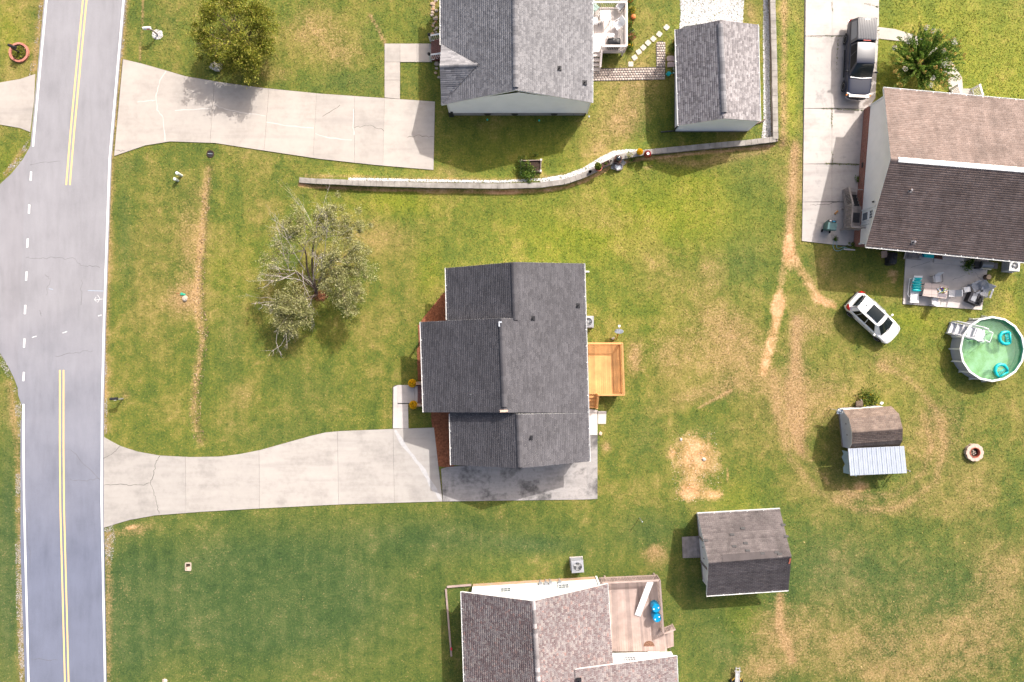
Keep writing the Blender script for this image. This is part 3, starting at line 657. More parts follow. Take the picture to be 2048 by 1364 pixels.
def shingles(A, B, C, D, mat, parent, expo=.15, tab=.32, thick=.016, vary=.5, rows_tint=.0, name='shingles'):
    """Rows of roof tabs on the slope A-B (eave) to D-C (ridge); every tab has its own edge, thickness and tone."""
    A, B, C, D = [np.array(v, float) for v in (A, B, C, D)]
    L = (np.linalg.norm(D-A) + np.linalg.norm(C-B))/2; n = max(2, int(round(L/expo)))
    nrm = np.cross(B-A, D-A); nrm = nrm/np.linalg.norm(nrm)
    if nrm[2] < 0: nrm = -nrm
    V = []; F = []; T = []; base = 0
    for r in range(n):
        v0 = r/n - (.04/L if r == 0 else 0); v1 = min(1.0, (r+1.25)/n)
        e0 = A+(D-A)*v0; e1 = B+(C-B)*v0; f0 = A+(D-A)*v1; f1 = B+(C-B)*v1
        W_ = max(np.linalg.norm(e1-e0), np.linalg.norm(f1-f0)); k = max(1, int(W_/tab))
        cuts = (np.arange(1, k) + RNG.uniform(-vary, vary, k-1)*.8 + (r % 2)*.5 - .25)/k
        cuts = np.concatenate([[0], np.clip(np.sort(cuts), .002, .998), [1]]); m = len(cuts)-1
        u0 = cuts[:-1, None]; u1 = cuts[1:, None]; g = .004/max(W_, .1)
        t = (thick*RNG.uniform(.7, 1.25, m))[:, None]*nrm
        a = e0+(e1-e0)*(u0+g) + t; b = e0+(e1-e0)*(u1-g) + t; c = f0+(f1-f0)*(u1-g) + nrm*.003; d = f0+(f1-f0)*(u0+g) + nrm*.003
        a2 = a - t; b2 = b - t
        V.append(np.stack([a, b, c, d, a2, b2], 1).reshape(-1, 3))
        i = base + np.arange(m)*6
        F.append(np.stack([i, i+1, i+2, i+3], 1)); F.append(np.stack([i+4, i+5, i+1, i], 1)); base += m*6
        tt = np.clip(RNG.random(m)*(1-rows_tint) + rows_tint*RNG.random(), 0, 1); T += [tt, tt*.6]
    o = fast_obj(name, np.concatenate(V), np.concatenate(F), mat, {'tint': ('FACE', 'FLOAT', np.concatenate(T))}, parent)
    o['kind'] = 'stuff'; return o

def roof(house, planes, shmat, trim, thick=.16, expo=.15, tab=.32, vary=.5, rows_tint=0.0):
    """planes: (A, B, C, D) slopes; one solid roof body, its shingles as sub-parts."""
    mb = MB()
    for A, B, C, D in planes:
        dn = Vector((0, 0, -thick)); g = 12; eps = Vector((0, 0, -.006))
        P = lambda u, v: A.lerp(B, u).lerp(D.lerp(C, u), v)
        mb.grid([[P(i/g, j/g)+eps for j in range(g+1)] for i in range(g+1)]); mb.grid([[P(i/g, j/g)+dn for j in range(g+1)] for i in range(g+1)])
        ring = [P(i/g, 0) for i in range(g)]+[P(1, j/g) for j in range(g)]+[P(1-i/g, 1) for i in range(g)]+[P(0, 1-j/g) for j in range(g+1)]
        mb.grid([[p+eps for p in ring], [p+dn for p in ring]])
    r = mb.build('roof', trim, house, fix=False)
    for A, B, C, D in planes: shingles(A, B, C, D, shmat, r, expo, tab, vary=vary, rows_tint=rows_tint)
    return r
def ridge_cap(parent, P, Q, l, rgt, mat, w=.17, h=.035, piece=.3, name='ridge_vent'):
    """Cap pieces along a ridge: l and rgt are directions down the two slopes."""
    P = Vector(P); Q = Vector(Q); n = max(1, int((Q-P).length/piece)); V = []; F = []; T = []
    for i in range(n):
        a = P.lerp(Q, i/n); b = P.lerp(Q, (i+1.12)/n if i < n-1 else 1); t = random.random()
        up0 = Vector((0, 0, h+.008)); up1 = Vector((0, 0, h-.004))
        for d in (l, rgt):
            k = len(V); s = [a+up0, b+up1, b+d*w+up1, a+d*w+up0]
            V += s + [a+d*w-Vector((0, 0, .0)), b+d*w]
            F += [(k, k+1, k+2, k+3), (k+3, k+2, k+5, k+4)]; T += [t, t*.5]
    o = fast_obj(name, np.array([tuple(v) for v in V]), np.array(F), mat, {'tint': ('FACE', 'FLOAT', np.array(T))}, parent)
    return o
def gutter(parent, A, B, outw, mat=None, w=.11, h=.10, hang=1.15):
    """Open trough along the eave with hanger straps across it."""
    mat = mat or M['white']; A = Vector(A); B = Vector(B); o = Vector((outw[0], outw[1], 0)).normalized(); z = Vector((0, 0, 1)); mb = MB()
    for off, zz, ww, hh in ((.005, -.05, .012, h), (w, -.05, .022, h), (w/2, -.05-h/2, w, .012)):
        mb.bar(A+o*off+z*zz, B+o*off+z*zz, ww, hh)
    for e in (A, B): mb.bar(e+o*.0+z*(-.05), e+o*w+z*(-.05), .012, h)
    n = int((B-A).length/hang)
    for i in range(1, n): p = A.lerp(B, i/n); mb.bar(p-o*.02+z*.006, p+o*w+z*.006, .045, .012)
    return mb.build('gutter', mat, parent)
def downspout(parent, P, z0, outw, mat=None):
    mat = mat or M['white']; o = Vector((outw[0], outw[1], 0)).normalized(); P = Vector(P)
    return MB().tube([P+o*.06, P+Vector((0, 0, -.15))-o*.2, P+Vector((0, 0, -.5))-o*.3, Vector((P.x, P.y, z0+.15))-o*.3, Vector((P.x, P.y, z0+.06))+o*.05], .045, 6).build('downspout', mat, parent)

def siding(house, p0, p1, zs, mat, course=.16, lap=.014, name='wall'):
    """Lapped boards on the wall p0-p1; zs = [(u, z)] top line, first entry's z0 = bottom given as zs[0]=('z', z0)."""
    z0 = zs[0][1]; prof = zs[1:]
    p0 = Vector((p0[0], p0[1], 0)); p1 = Vector((p1[0], p1[1], 0)); d = p1-p0; L = d.length; d.normalize(); nn = Vector((d.y, -d.x, 0))
    us = [q[0] for q in prof]; ts = [q[1] for q in prof]; zmax = max(ts); zmin = min(ts); mb = MB()
    def span(z):
        # wall extent at height z under the profile (a single peak)
        if z <= ts[0] and z <= ts[-1]: return 0.0, 1.0
        uu = np.linspace(0, 1, 401); ok = np.interp(uu, us, ts) >= z-1e-6
        return (uu[ok][0], uu[ok][-1]) if ok.any() else (None, None)
    z = z0
    while z < zmax-.01:
        z1 = min(z+course, zmax-.002); a0, a1 = span(z); b0, b1 = span(z1)
        if a0 is None: break
        if b0 is None: b0 = b1 = (a0+a1)/2
        o = nn*lap; q = Vector((0, 0, 1))
        A = p0+d*L*a0+q*z; B = p0+d*L*a1+q*z; C = p0+d*L*b1+q*z1; D = p0+d*L*b0+q*z1
        mb.quad(A+o, B+o, C, D); mb.quad(A, B, B+o, A+o)
        z = z1
    return mb.build(name, mat, house, fix=False)

def window(parent, c, u, nrm, w, h, frame=.06, cols=3, rows=2, mat=None, glass=None, up=(0, 0, 1), name='window'):
    """Framed window on a wall: c centre on the wall, u direction along the wall, nrm outwards."""
    u = Vector(u).normalized(); nrm = Vector(nrm).normalized(); up = Vector(up).normalized(); c = Vector(c); mat = mat or M['white']; f = MB()
    for s in (-1, 1):
        f.bar(c+u*s*(w/2)-up*(h/2+frame/2)+nrm*.03, c+u*s*(w/2)+up*(h/2+frame/2)+nrm*.03, frame, .06, nrm)
        f.bar(c-u*(w/2-frame/2)+up*s*h/2+nrm*.03, c+u*(w/2-frame/2)+up*s*h/2+nrm*.03, frame, .06, nrm)
    o = f.build(name, mat, parent)
    MB().hexa([c-u*w/2-up*h/2+nrm*.005, c+u*w/2-up*h/2+nrm*.005, c+u*w/2+up*h/2+nrm*.005, c-u*w/2+up*h/2+nrm*.005,
               c-u*w/2-up*h/2+nrm*.018, c+u*w/2-up*h/2+nrm*.018, c+u*w/2+up*h/2+nrm*.018, c-u*w/2+up*h/2+nrm*.018]).build('pane', glass or M['glass'], o)
    g = MB()
    for i in range(1, cols): g.bar(c+u*(w*i/cols-w/2)-up*h/2+nrm*.026, c+u*(w*i/cols-w/2)+up*h/2+nrm*.026, .022, .014, nrm)
    for i in range(1, rows): g.bar(c-u*w/2+up*(h*i/rows-h/2)+nrm*.027, c+u*w/2+up*(h*i/rows-h/2)+nrm*.027, .022, .014, nrm)
    if g.v: g.build('glazing_bars', mat, o)
    return o
def vent_pipe(parent, P, r=.05, h=.3, mat=None, flash=None):
    P = Vector(P); o = MB().lathe([(r, -.05), (r, h), (r*.75, h), (r*.75, h-.05)], 10, P).build('vent_pipe', mat or M['black'], parent, smooth=False)
    MB().prism([(P.x-.16, P.y-.16), (P.x+.16, P.y-.16), (P.x+.16, P.y+.16), (P.x-.16, P.y+.16)], P.z-.1, P.z+.035).build('flashing', flash or M['black'], o) if flash is not False else None
    return o
UNIT = {}
def unit(kind, mat):
    k = (kind, mat.name)
    if k not in UNIT: UNIT[k] = MB().box((0, 0, 0), (1, 1, 1)).mesh(kind, mat)
    return UNIT[k]
def piece(name, mat, parent, a, b, w, h, up=(0, 0, 1)):
    """A straight board or stick from a to b as an object of its own (shared mesh)."""
    a = Vector(a); b = Vector(b); d = (b-a); L = d.length; d.normalize(); u = Vector(up)
    if abs(d.dot(u)) > .98: u = Vector((0, 1, 0))
    r = d.cross(u).normalized(); u = r.cross(d).normalized()
    m = Matrix(((d.x, r.x, u.x, 0), (d.y, r.y, u.y, 0), (d.z, r.z, u.z, 0), (0, 0, 0, 1)))
    m = Matrix.Translation((a+b)/2) @ m @ Matrix.Diagonal((L, w, h, 1))
    return inst(name, unit(name, mat), parent, m)
def rail(parent, a, b, zf, hgt, mat, step=.13, sq=.035, top=(.12, .04), posts=True, z2=None, base=.08, post=.09):
    """Railing from a to b on a floor of height zf: top rail, bottom rail, posts and each baluster."""
    a = Vector((a[0], a[1], zf)); b = Vector((b[0], b[1], zf if z2 is None else z2)); up = Vector((0, 0, 1))
    piece('top_rail', mat, parent, a+up*hgt, b+up*hgt, top[0], top[1]); piece('bottom_rail', mat, parent, a+up*base, b+up*base, .04, .06)
    n = max(1, int((b-a).length/step))
    for i in range(1, n):
        p = a.lerp(b, i/n); piece('baluster', mat, parent, p+up*base, p+up*hgt, sq, sq)
    if posts:
        for p in (a, b): piece('post', mat, parent, p-up*.0, p+up*(hgt+.04), post, post)
def deck_boards(parent, c00, c10, c11, c01, z, n, mat, th=.035, gap=.012):
    """n boards running c00->c01, laid side by side from c00 towards c10 (xy corners)."""
    c = [Vector((p[0], p[1], z)) for p in (c00, c10, c11, c01)]
    for i in range(n):
        s0 = (i+.5)/n; a = c[0].lerp(c[1], s0); b = c[3].lerp(c[2], s0); w = (c[1]-c[0]).length/n-gap
        piece('deck_board', mat, parent, a, b, w, th*random.uniform(.92, 1.08))
def ac_unit(label, loc, rz, size=.85, hgt=.8, mat=None):
    t = thing('air_conditioner', label, 'air conditioner', loc, rz); mat = mat or M['ac']; s = size/2
    b = MB()
    for i in range(4):   # corner posts and louvred sides
        x, y = [(s, s), (-s, s), (-s, -s), (s, -s)][i]; b.box((x*.95, y*.95, hgt/2), (.06, .06, hgt))
    for k in range(9):
        z = .06+k*(hgt-.14)/8
        for ax in (0, 1):
            for sg in (-1, 1): b.box((0 if ax else sg*s*.96, sg*s*.96 if ax else 0, z), (size*.94 if ax else .02, .02 if ax else size*.94, .03))
    b.build('casing', mat, t, world=False)
    MB().box((0, 0, hgt*.45), (size*.86, size*.86, hgt*.8)).build('coil', M['dark_metal'], t, world=False)
    MB().box((0, 0, .03), (size*1.1, size*1.1, .07)).build('base_slab', M['patio'], t, world=False)
    top = MB(); rr = s*.72; n = 24
    out = []
    for k in range(n):
        a = 2*math.pi*k/n; m = max(abs(math.cos(a)), abs(math.sin(a))); out.append((s*math.cos(a)/m, s*math.sin(a)/m))
    ins = [(rr*math.cos(2*math.pi*k/n), rr*math.sin(2*math.pi*k/n)) for k in range(n)]
    for k in range(n):
        j = (k+1) % n
        top.quad((*out[k], hgt), (*out[j], hgt), (*ins[j], hgt+.03), (*ins[k], hgt+.03)); top.quad((*ins[k], hgt+.03), (*ins[j], hgt+.03), (ins[j][0], ins[j][1], hgt-.1), (ins[k][0], ins[k][1], hgt-.1))
        top.quad((*out[k], hgt), (*out[j], hgt), (out[j][0], out[j][1], hgt-.06), (out[k][0], out[k][1], hgt-.06))
    top.build('top_panel', mat, t, world=False)
    g = MB()
    for q in (.25, .5, .75, .97): g.torus(rr*q, .006, 24, 4, (0, 0, hgt+.028))
    for k in range(6): a = math.pi*k/6; g.bar((rr*math.cos(a), rr*math.sin(a), hgt+.025), (-rr*math.cos(a), -rr*math.sin(a), hgt+.025), .008, .008)
    g.build('fan_guard', M['grey_metal'], t, world=False)
    fan = MB(); fan.lathe([(.09, hgt-.12), (.09, hgt-.02), (.05, hgt-.01)], 12)
    for k in range(3):
        a = 2*math.pi*k/3+.4; ca, sa = math.cos(a), math.sin(a)
        P = lambda r, f, z: (r*math.cos(a+f), r*math.sin(a+f), z)
        fan.quad(P(.07, -.5, hgt-.1), P(rr*.92, -.42, hgt-.1), P(rr*.92, .42, hgt-.04), P(.07, .5, hgt-.04))
    fan.build('fan', M['grey_metal'], t, world=False); MB().prism([(rr*.98*math.cos(k*math.pi/12), rr*.98*math.sin(k*math.pi/12)) for k in range(24)], hgt-.2, hgt-.16).build('fan_well', M['black'], t, world=False)
    return t
# ------------------------------------------------------------------ middle house
def down(a, b): return (Vector(b)-Vector(a)).normalized()
def middle_house():
    h = thing('house', 'single storey house with charcoal shingle roof in the middle of the picture', 'house', W(1024, 730))
    ze, zr, zm, zw = 2.9, 4.6, 4.92, 3.0
    NW, NR, NE = W(893, 536, ze), W(1027, 524, zr), W(1167, 527, ze)
    SW, SR, SE = W(903.5, 930, ze), W(1040.5, 936.5, zr), W(1178, 923, ze)
    Nw2, Sw2 = W(895.5, 660, ze), W(900.5, 815, ze)
    # the east slope runs through; the middle bay carries it further up to its own higher ridge
    MN, MS = W(1003, 636, zm), W(1009, 825, zm)
    RN, RS = NR.lerp(SR, (640-524)/(936.5-524)), NR.lerp(SR, (828-524)/(936.5-524))
    En, Es = NE.lerp(SE, (642-527)/(923-527)), NE.lerp(SE, (826-527)/(923-527))
    mW, mS = W(842.5, 644, zw), W(848.5, 824.5, zw)
    planes = [(Nw2, NW, NR, RN), (SW, Sw2, RS, SR), (mS, mW, MN, MS), (NE, En, RN, NR), (En, Es, MS, MN), (Es, SE, SR, RS)]
    r = roof(h, planes, M['sh_dark'], M['white'], expo=.14, tab=.3)
    for a, b, l, g in ((NR.lerp(RN, .02), RN, down(NR, NW+(NR-NW)*0), down(NR, NE)), (RS, SR.lerp(RS, .02), down(SR, SW), down(SR, SE)), (MN.lerp(MS, .05), MS.lerp(MN, .06), down(MN, mW), down(MN, En))):
        ridge_cap(r, a, b, l, g, M['sh_dark'], .2, .12)
    gutter(r, NE, SE, (1, 0)); gutter(r, NW, W(895.3, 640, ze), (-1, 0)); gutter(r, W(901, 828, ze), SW, (-1, 0)); gutter(r, mW, mS, (-1, 0))
    for px, py, z in ((1065.5, 636.5, 4.2), (1155.5, 611, 3.1), (1061, 875.5, 4.33)): vent_pipe(r, W(px, py, z), .06, .22)
    MB().box(W(1000.5, 648, 4.95), (.22, .35, .1)).build('flashing_patch', M['galv'], r); MB().box(W(1008, 822, 4.94), (.55, .16, .05), R(2)).build('ridge_board', M['cream_wall'], r)
    # walls: long sides and gable ends
    i = .38
    wN, wS, wE, wW = NW.y-i, SW.y+i, NE.x-i+.1, NW.x+i
    wxS = SW.x+i; wES = SE.x-i
    zt = ze-.05
    siding(h, (wxS, wS), (wES, wS), [('z', .45), (0, zt), (.5, zr-.25), (1, zt)], M['vinyl'])
    siding(h, (wE, wN), (wW, wN), [('z', .45), (0, zt), (.5, zr-.25), (1, zt)], M['vinyl'])
    siding(h, (wES, wS), (wE, wN), [('z', .45), (0, zt), (1, zt)], M['vinyl'])
    siding(h, (wW, wN), (wW+.05, Nw2.y-.2), [('z', .45), (0, zt), (1, zt)], M['vinyl']); siding(h, (wxS-.05, Sw2.y+.2), (wxS, wS), [('z', .45), (0, zt), (1, zt)], M['vinyl'])
    mN, mSy = mW.y-.3, mS.y+.3; mx = mW.x+1.7   # the porch keeps the front of the bay open
    siding(h, (mx, mN), (mx+.1, mSy), [('z', .45), (0, zw-.05), (1, zw-.05)], M['vinyl'])
    for yy, f in ((mN, 1), (mSy, -1)):   # gable triangles above the lower roofs
        a, b = ((MN.x+3.2, yy), (mx, yy)) if f > 0 else ((mx, yy), (MS.x+3.2, yy))
        siding(h, a, b, [('z', 2.4), (0, 3.45 if f > 0 else 3.2), (.5, zm-.5), (1, 3.2 if f > 0 else 3.45)], M['vinyl'])
    f = MB()
    for p, q in (((wxS, wS), (wES, wS)), ((wES, wS), (wE, wN)), ((wE, wN), (wW, wN)), ((wW, wN), (wxS, wS)), ((mx, mN), (mx, mSy)), ((mx, mN), (wW, mN)), ((wxS, mSy), (mx, mSy))):
        f.bar((*p, .22), (*q, .22), .12, .46)
    f.build('foundation', M['brick'], h)
    pf = MB(); pf.prism([(mW.x+.25, mS.y+.3), (mx, mS.y+.3), (mx, mN), (mW.x+.25, mN)], 0, .55); pf.build('porch_floor', M['brick_flat'], h)
    for t in (.04, .36, .64, .96):
        p = mW.lerp(mS, t); piece('porch_post', M['white'], h, (p.x+.4, p.y, .55), (p.x+.4, p.y, zw-.12), .13, .13)
    a, b = mW.lerp(mS, .04), mW.lerp(mS, .64)
    rail(h, (a.x+.4, a.y), (b.x+.4, b.y), .55, .85, M['white'], .12, posts=False)
    for k in range(3):                                        # brick steps up to the porch
        c = W(838-3*k*1.5+5, 788); y0, y1 = W(0, 806).y, W(0, 771).y
        x1 = mW.x+.3; MB().prism([(x1-.32*(3-k), y0), (x1-.32*(2-k)+.01, y0), (x1-.32*(2-k)+.01, y1), (x1-.32*(3-k), y1)], 0, .15*(k+1)).build('step', M['brick_flat'], h)
    for py in (766, 809):
        c = W(838, py); MB().box((c.x, c.y, .28), (.75, .22, .56)).build('step_wall', M['brick_tan'], h)
    window(h, (mx-.0, mN-1.5, 1.75), (0, 1, 0), (-1, 0, 0), 1.0, 1.4); window(h, (wW, wN-1.8, 1.7), (0, 1, 0), (-1, 0, 0), 1.2, 1.4); window(h, (wES-.0, wS+2.0, 1.8), (0, 1, 0), (1, 0, 0), 1.0, 1.2)
    d = MB(); d.box((mx-.02, W(0, 788).y, 1.58), (.06, .95, 2.05)); dd = d.build('door', M['redwood'], h); MB().blob((mx-.08, W(0, 788).y-.36, 1.5), .035, .035, .035).build('handle', M['chrome'], dd)
    downspout(r, NE+Vector((-.05, -.1, -.05)), 0, (1, 0)); o = MB(); q = W(1172, 543, .1); o.bar((q.x-.5, q.y, .08), (q.x+.25, q.y, .05), .1, .07); o.build('downspout_end', M['white'], r)
    hard([(905, 548), (1150, 540), (1162, 910), (915, 918), (910, 820), (858, 815), (852, 655), (905, 650)])
    return h
middle_house()

def east_deck():
    t = thing('wooden_deck', 'new golden pine deck with railing and steps behind the middle house', 'deck', W(1208, 738))
    z = .85; zt = z+.95; m = M['new_wood']
    x0 = W(1168, 0, z).x-.25; a = W(1245.3, 686, zt); b = W(1249, 790.5, zt); yn, ys = a.y, b.y
    deck_boards(t, (x0, ys), (b.x, ys), (a.x, yn), (x0, yn), z-.02, 20, m)
    for p in ((x0+.1, yn-.1), (a.x-.1, yn-.1), (b.x-.1, ys+.1), (x0+.1, ys+.1), (a.x-.1, (yn+ys)/2)): piece('post', m, t, (*p, 0), (*p, z-.05), .12, .12)
    j = MB()
    for p, q in (((x0, yn), (a.x, yn)), ((a.x, yn), (b.x, ys)), ((x0, ys), (b.x, ys))): j.bar((*p, z-.14), (*q, z-.14), .04, .2)
    j.build('rim_joist', m, t)
    rail(t, (x0+.2, yn-.03), (a.x-.03, yn-.03), z, .95, m, .125, top=(.14, .04)); rail(t, (a.x-.03, yn-.03), (b.x-.03, ys+.03), z, .95, m, .125, top=(.14, .04))
    xs = W(1197, 0, zt).x; rail(t, (xs, ys+.03), (b.x-.03, ys+.03), z, .95, m, .125, top=(.14, .04))
    for k in range(4):
        y = ys-.14-.28*k; piece('step', m, t, (x0+.2, y, z-.19*(k+1)+.02), (xs, y, z-.19*(k+1)+.02), .28, .045)
    for x in (x0+.22, xs):
        piece('stringer', m, t, (x, ys-.02, z-.12), (x, ys-1.15, .08), .045, .22)
    rail(t, (xs, ys), (xs, ys-1.05), z, .92, m, .13, z2=.12)
    hard([(1165, 690), (1236, 690), (1240, 785), (1165, 785)])
east_deck()

# ------------------------------------------------------------------ upper house (grey roof)
def upper_house():
    h = thing('house', 'house with light grey shingle roof and white gable at the top edge', 'house', W(1030, 130))
    ze, zr, yt = 3.15, 5.15, -60
    SW, SR, SE = W(883, 210, ze), W(1031.5, 180, zr), W(1183, 205, ze)
    NW, NR, NE = W(882.5, yt, ze), W(1029, yt-8, zr), W(1183.5, yt, ze)
    pr, pe = W(879.5, 132, 4.1), W(955, 130, 4.2)
    PN, PS = W(882.8, 89, ze), W(883, 209, ze)
    r = roof(h, [(SW, NW, NR, SR), (NE, SE, SR, NR)], M['sh_grey'], M['white'], expo=.15, tab=.2, rows_tint=.15)
    g = MB()
    up = Vector((0, 0, .03))
    g.add([PN+up, PS+up, pr+up, pe+up, PN-up*5, PS-up*5, pr-up*5], [(0, 2, 3), (2, 1, 3), (4, 6, 2, 0), (6, 5, 1, 2), (4, 5, 6)]); g.build('porch_roof', M['white'], h)
    pr2, pe2 = pr+up*1.6, pe+up*1.6
    shingles(PN+up*1.6, pr2 + (PN-pr2)*.001, pe2, pe2+Vector((0, .05, 0)), M['sh_grey'], r, .15, .3) if False else None
    # porch gable: courses run parallel to its ridge
    for e, sgn in ((PN, 1), (PS, -1)):
        V = []; F = []; T = []; n = 18
        for i in range(n):
            a0 = e.lerp(pr, i/n)+up*1.7; a1 = e.lerp(pr, min(1, (i+1.2)/n))+up*1.4; b0 = e.lerp(pe, i/n)+up*1.7; b1 = e.lerp(pe, min(1, (i+1.2)/n))+up*1.4
            L = (b0-a0).length; k = max(1, int(L/.3)); cuts = [0]+[min(.98, max(.02, (j+random.uniform(-.3, .3)+(i % 2)*.4)/k)) for j in range(1, k)]+[1]
            for c0, c1 in zip(cuts[:-1], cuts[1:]):
                m = len(V); V += [a0.lerp(b0, c0), a0.lerp(b0, c1), a1.lerp(b1, c1), a1.lerp(b1, c0), a0.lerp(b0, c0)-up*.7, a0.lerp(b0, c1)-up*.7]
                F += [(m, m+1, m+2, m+3), (m+4, m+5, m+1, m)]; q = random.random(); T += [q, q*.5]
        o = fast_obj('shingles', np.array([tuple(v) for v in V]), np.array(F), M['sh_grey'], {'tint': ('FACE', 'FLOAT', np.array(T))}, r); o['kind'] = 'stuff'
    ridge_cap(r, SR.lerp(NR, .02), NR, down(SR, SW), down(SR, SE), M['sh_grey'], .2, .14)
    ridge_cap(r, pr+up*1.6, pe+up*1.6, down(pr, PN), down(pr, PS), M['sh_grey'], .16, .05)
    gutter(r, NE, SE, (1, 0)); gutter(r, NW, PN, (-1, 0))
    for px, py, z in ((1118.5, 136.5, 4.05), (1169.5, 165, 3.4)): vent_pipe(r, W(px, py, z), .05, .25, M['dark_metal'])
    i = .3; xw, xe, ys, yn = W(902, 0).x, W(1171, 0).x, W(0, 231).y, W(0, -20).y
    siding(h, (xw, ys), (xe, ys), [('z', .62), (0, ze-.12), (.5, zr-.25), (1, ze-.12)], M['vinyl']); siding(h, (xe, ys), (xe, yn-.0), [('z', .62), (0, ze-.1), (1, ze-.1)], M['vinyl'])
    siding(h, (xw, yn), (xw, ys), [('z', .62), (0, ze-.1), (1, ze-.1)], M['vinyl']); siding(h, (xe, yn), (xw, yn), [('z', .62), (0, ze-.12), (.5, zr-.25), (1, ze-.12)], M['vinyl'])
    f = MB()
    for p, q in (((xw, ys+.06), (xe, ys+.06)), ((xe-.06, ys), (xe-.06, yn)), ((xw+.06, yn), (xw+.06, ys)), ((xe, yn-.06), (xw, yn-.06))): f.bar((*p, .31), (*q, .31), .12, .64)
    f.build('foundation', M['brick_grey'], h)
    for px in (975.5, 1029.5, 1107.5):
        c = W(px, 231); v = MB(); v.add([(c.x+.26*math.cos(t), ys-.06-.01*k, .62-.36*math.sin(t)) for k in (0, 4) for t in [math.pi*q/8 for q in range(9)]], [tuple(range(9)), tuple(range(17, 8, -1))]+[(q, q+1, q+10, q+9) for q in range(8)])
        v.build('foundation_vent', M['black'], h)
    piece('corner_board', M['white'], h, (xw-.02, ys-.03, .6), (xw-.02, ys-.03, ze-.2), .1, .1); piece('corner_board', M['white'], h, (xe+.02, ys-.03, .6), (xe+.02, ys-.03, ze-.2), .1, .1)
    MB().blob(W(1147, 228, .45), .05, .05, .05).build('outdoor_tap', M['chrome'], h); 
    MB().box((xw+.04, ys-.07, .45), (.35, .12, .9)).build('utility_box', M['dark_metal'], h)
    # front steps with white railings
    y0, y1, x1 = W(0, 122).y, W(0, 83).y, W(884, 0).x
    for k in range(3): MB().prism([(x1-.27*(3-k), y0), (x1-.27*(2-k)+.02+(.5 if k == 2 else 0), y0), (x1-.27*(2-k)+.02+(.5 if k == 2 else 0), y1), (x1-.27*(3-k), y1)], 0, .2*(k+1)).build('step', M['brick_flat'], h)
    for y in (y0+.02, y1-.02):
        rail(h, (x1-.85, y), (x1+.4, y), .1, .95, M['white'], .15, z2=.55, post=.12)
        MB().lathe([(.09, 0), (.09, .18), (.12, .2), (.02, .3)], 8, (x1-.85, y, 1.1)).build('post_lamp', M['black'], h)
    hard([(895, -60), (1176, -60), (1176, 230), (900, 232)]); hard([(862, 80), (900, 80), (900, 126), (862, 126)])
    # bed edging stones by the front wall
    bed = thing('stone_edging', 'row of loose tan edging stones along the front wall of the grey roofed house', 'edging stones', G(870, 40)); rr = random.Random(5)
    for k in range(26):
        q = G(868+rr.uniform(-4, 6), -20+k*4.2+rr.uniform(-1, 1)) if k < 22 else G(874+rr.uniform(-3, 4), 128+(k-22)*9)
        if q.y < y1+.3 and q.y > y0-.2: continue
        s = rr.uniform(.09, .17); MB().blob(q+Vector((0, 0, s*.3)), s*1.2, s, s*.6, 7, 5, .5, k).build('stone', M['stone'] if rr.random() < .6 else M['brick_tan'], bed)
upper_house()

def upper_deck():
    t = thing('wooden_deck', 'pale deck with white railing behind the light grey roofed house', 'deck', W(1220, 50))
    z = .85; m = M['pale_wood']; zt = z+.95
    x0 = W(1172, 0).x; x1 = W(1254, 0, zt).x; ys = W(0, 92.5, zt).y; yn = W(0, 3, zt).y
    deck_boards(t, (x0, ys), (x1, ys), (x1, yn), (x0, yn), z-.02, 21, m); j = MB()
    j.bar((x0, ys-.01, z-.12), (x1, ys-.01, z-.12), .04, .2); j.bar((x1, ys, z-.12), (x1, yn, z-.12), .04, .2); j.bar((x0, yn+.01, z-.12), (x1, yn+.01, z-.12), .04, .2); j.build('rim_joist', m, t)
    for p in ((x0+.2, ys+.1), (x1-.1, ys+.1), (x1-.1, yn-.1), (x0+.2, yn-.1)): piece('post', m, t, (*p, 0), (*p, z-.05), .12, .12)
    xs = W(1204, 0, zt).x
    rail(t, (xs, ys+.03), (x1-.03, ys+.03), z, .95, m, .13, top=(.16, .045)); rail(t, (x1-.03, ys+.03), (x1-.03, yn-.03), z, .95, m, .13, top=(.16, .045)); rail(t, (x0+.1, yn-.03), (x1-.03, yn-.03), z, .95, m, .13, top=(.16, .045))
    for k in range(4): piece('step', m, t, (x0+.15, ys-.15-.29*k, z-.2*(k+1)+.02), (xs, ys-.15-.29*k, z-.2*(k+1)+.02), .29, .045)
    rail(t, (xs, ys), (xs, ys-1.2), z, .92, m, .14, z2=.1)
    for x in (x0+.17, xs): piece('stringer', m, t, (x, ys-.02, z-.12), (x, ys-1.25, .06), .045, .2)
    hard([(1180, 0), (1247, 0), (1247, 104), (1180, 136)])
upper_deck()

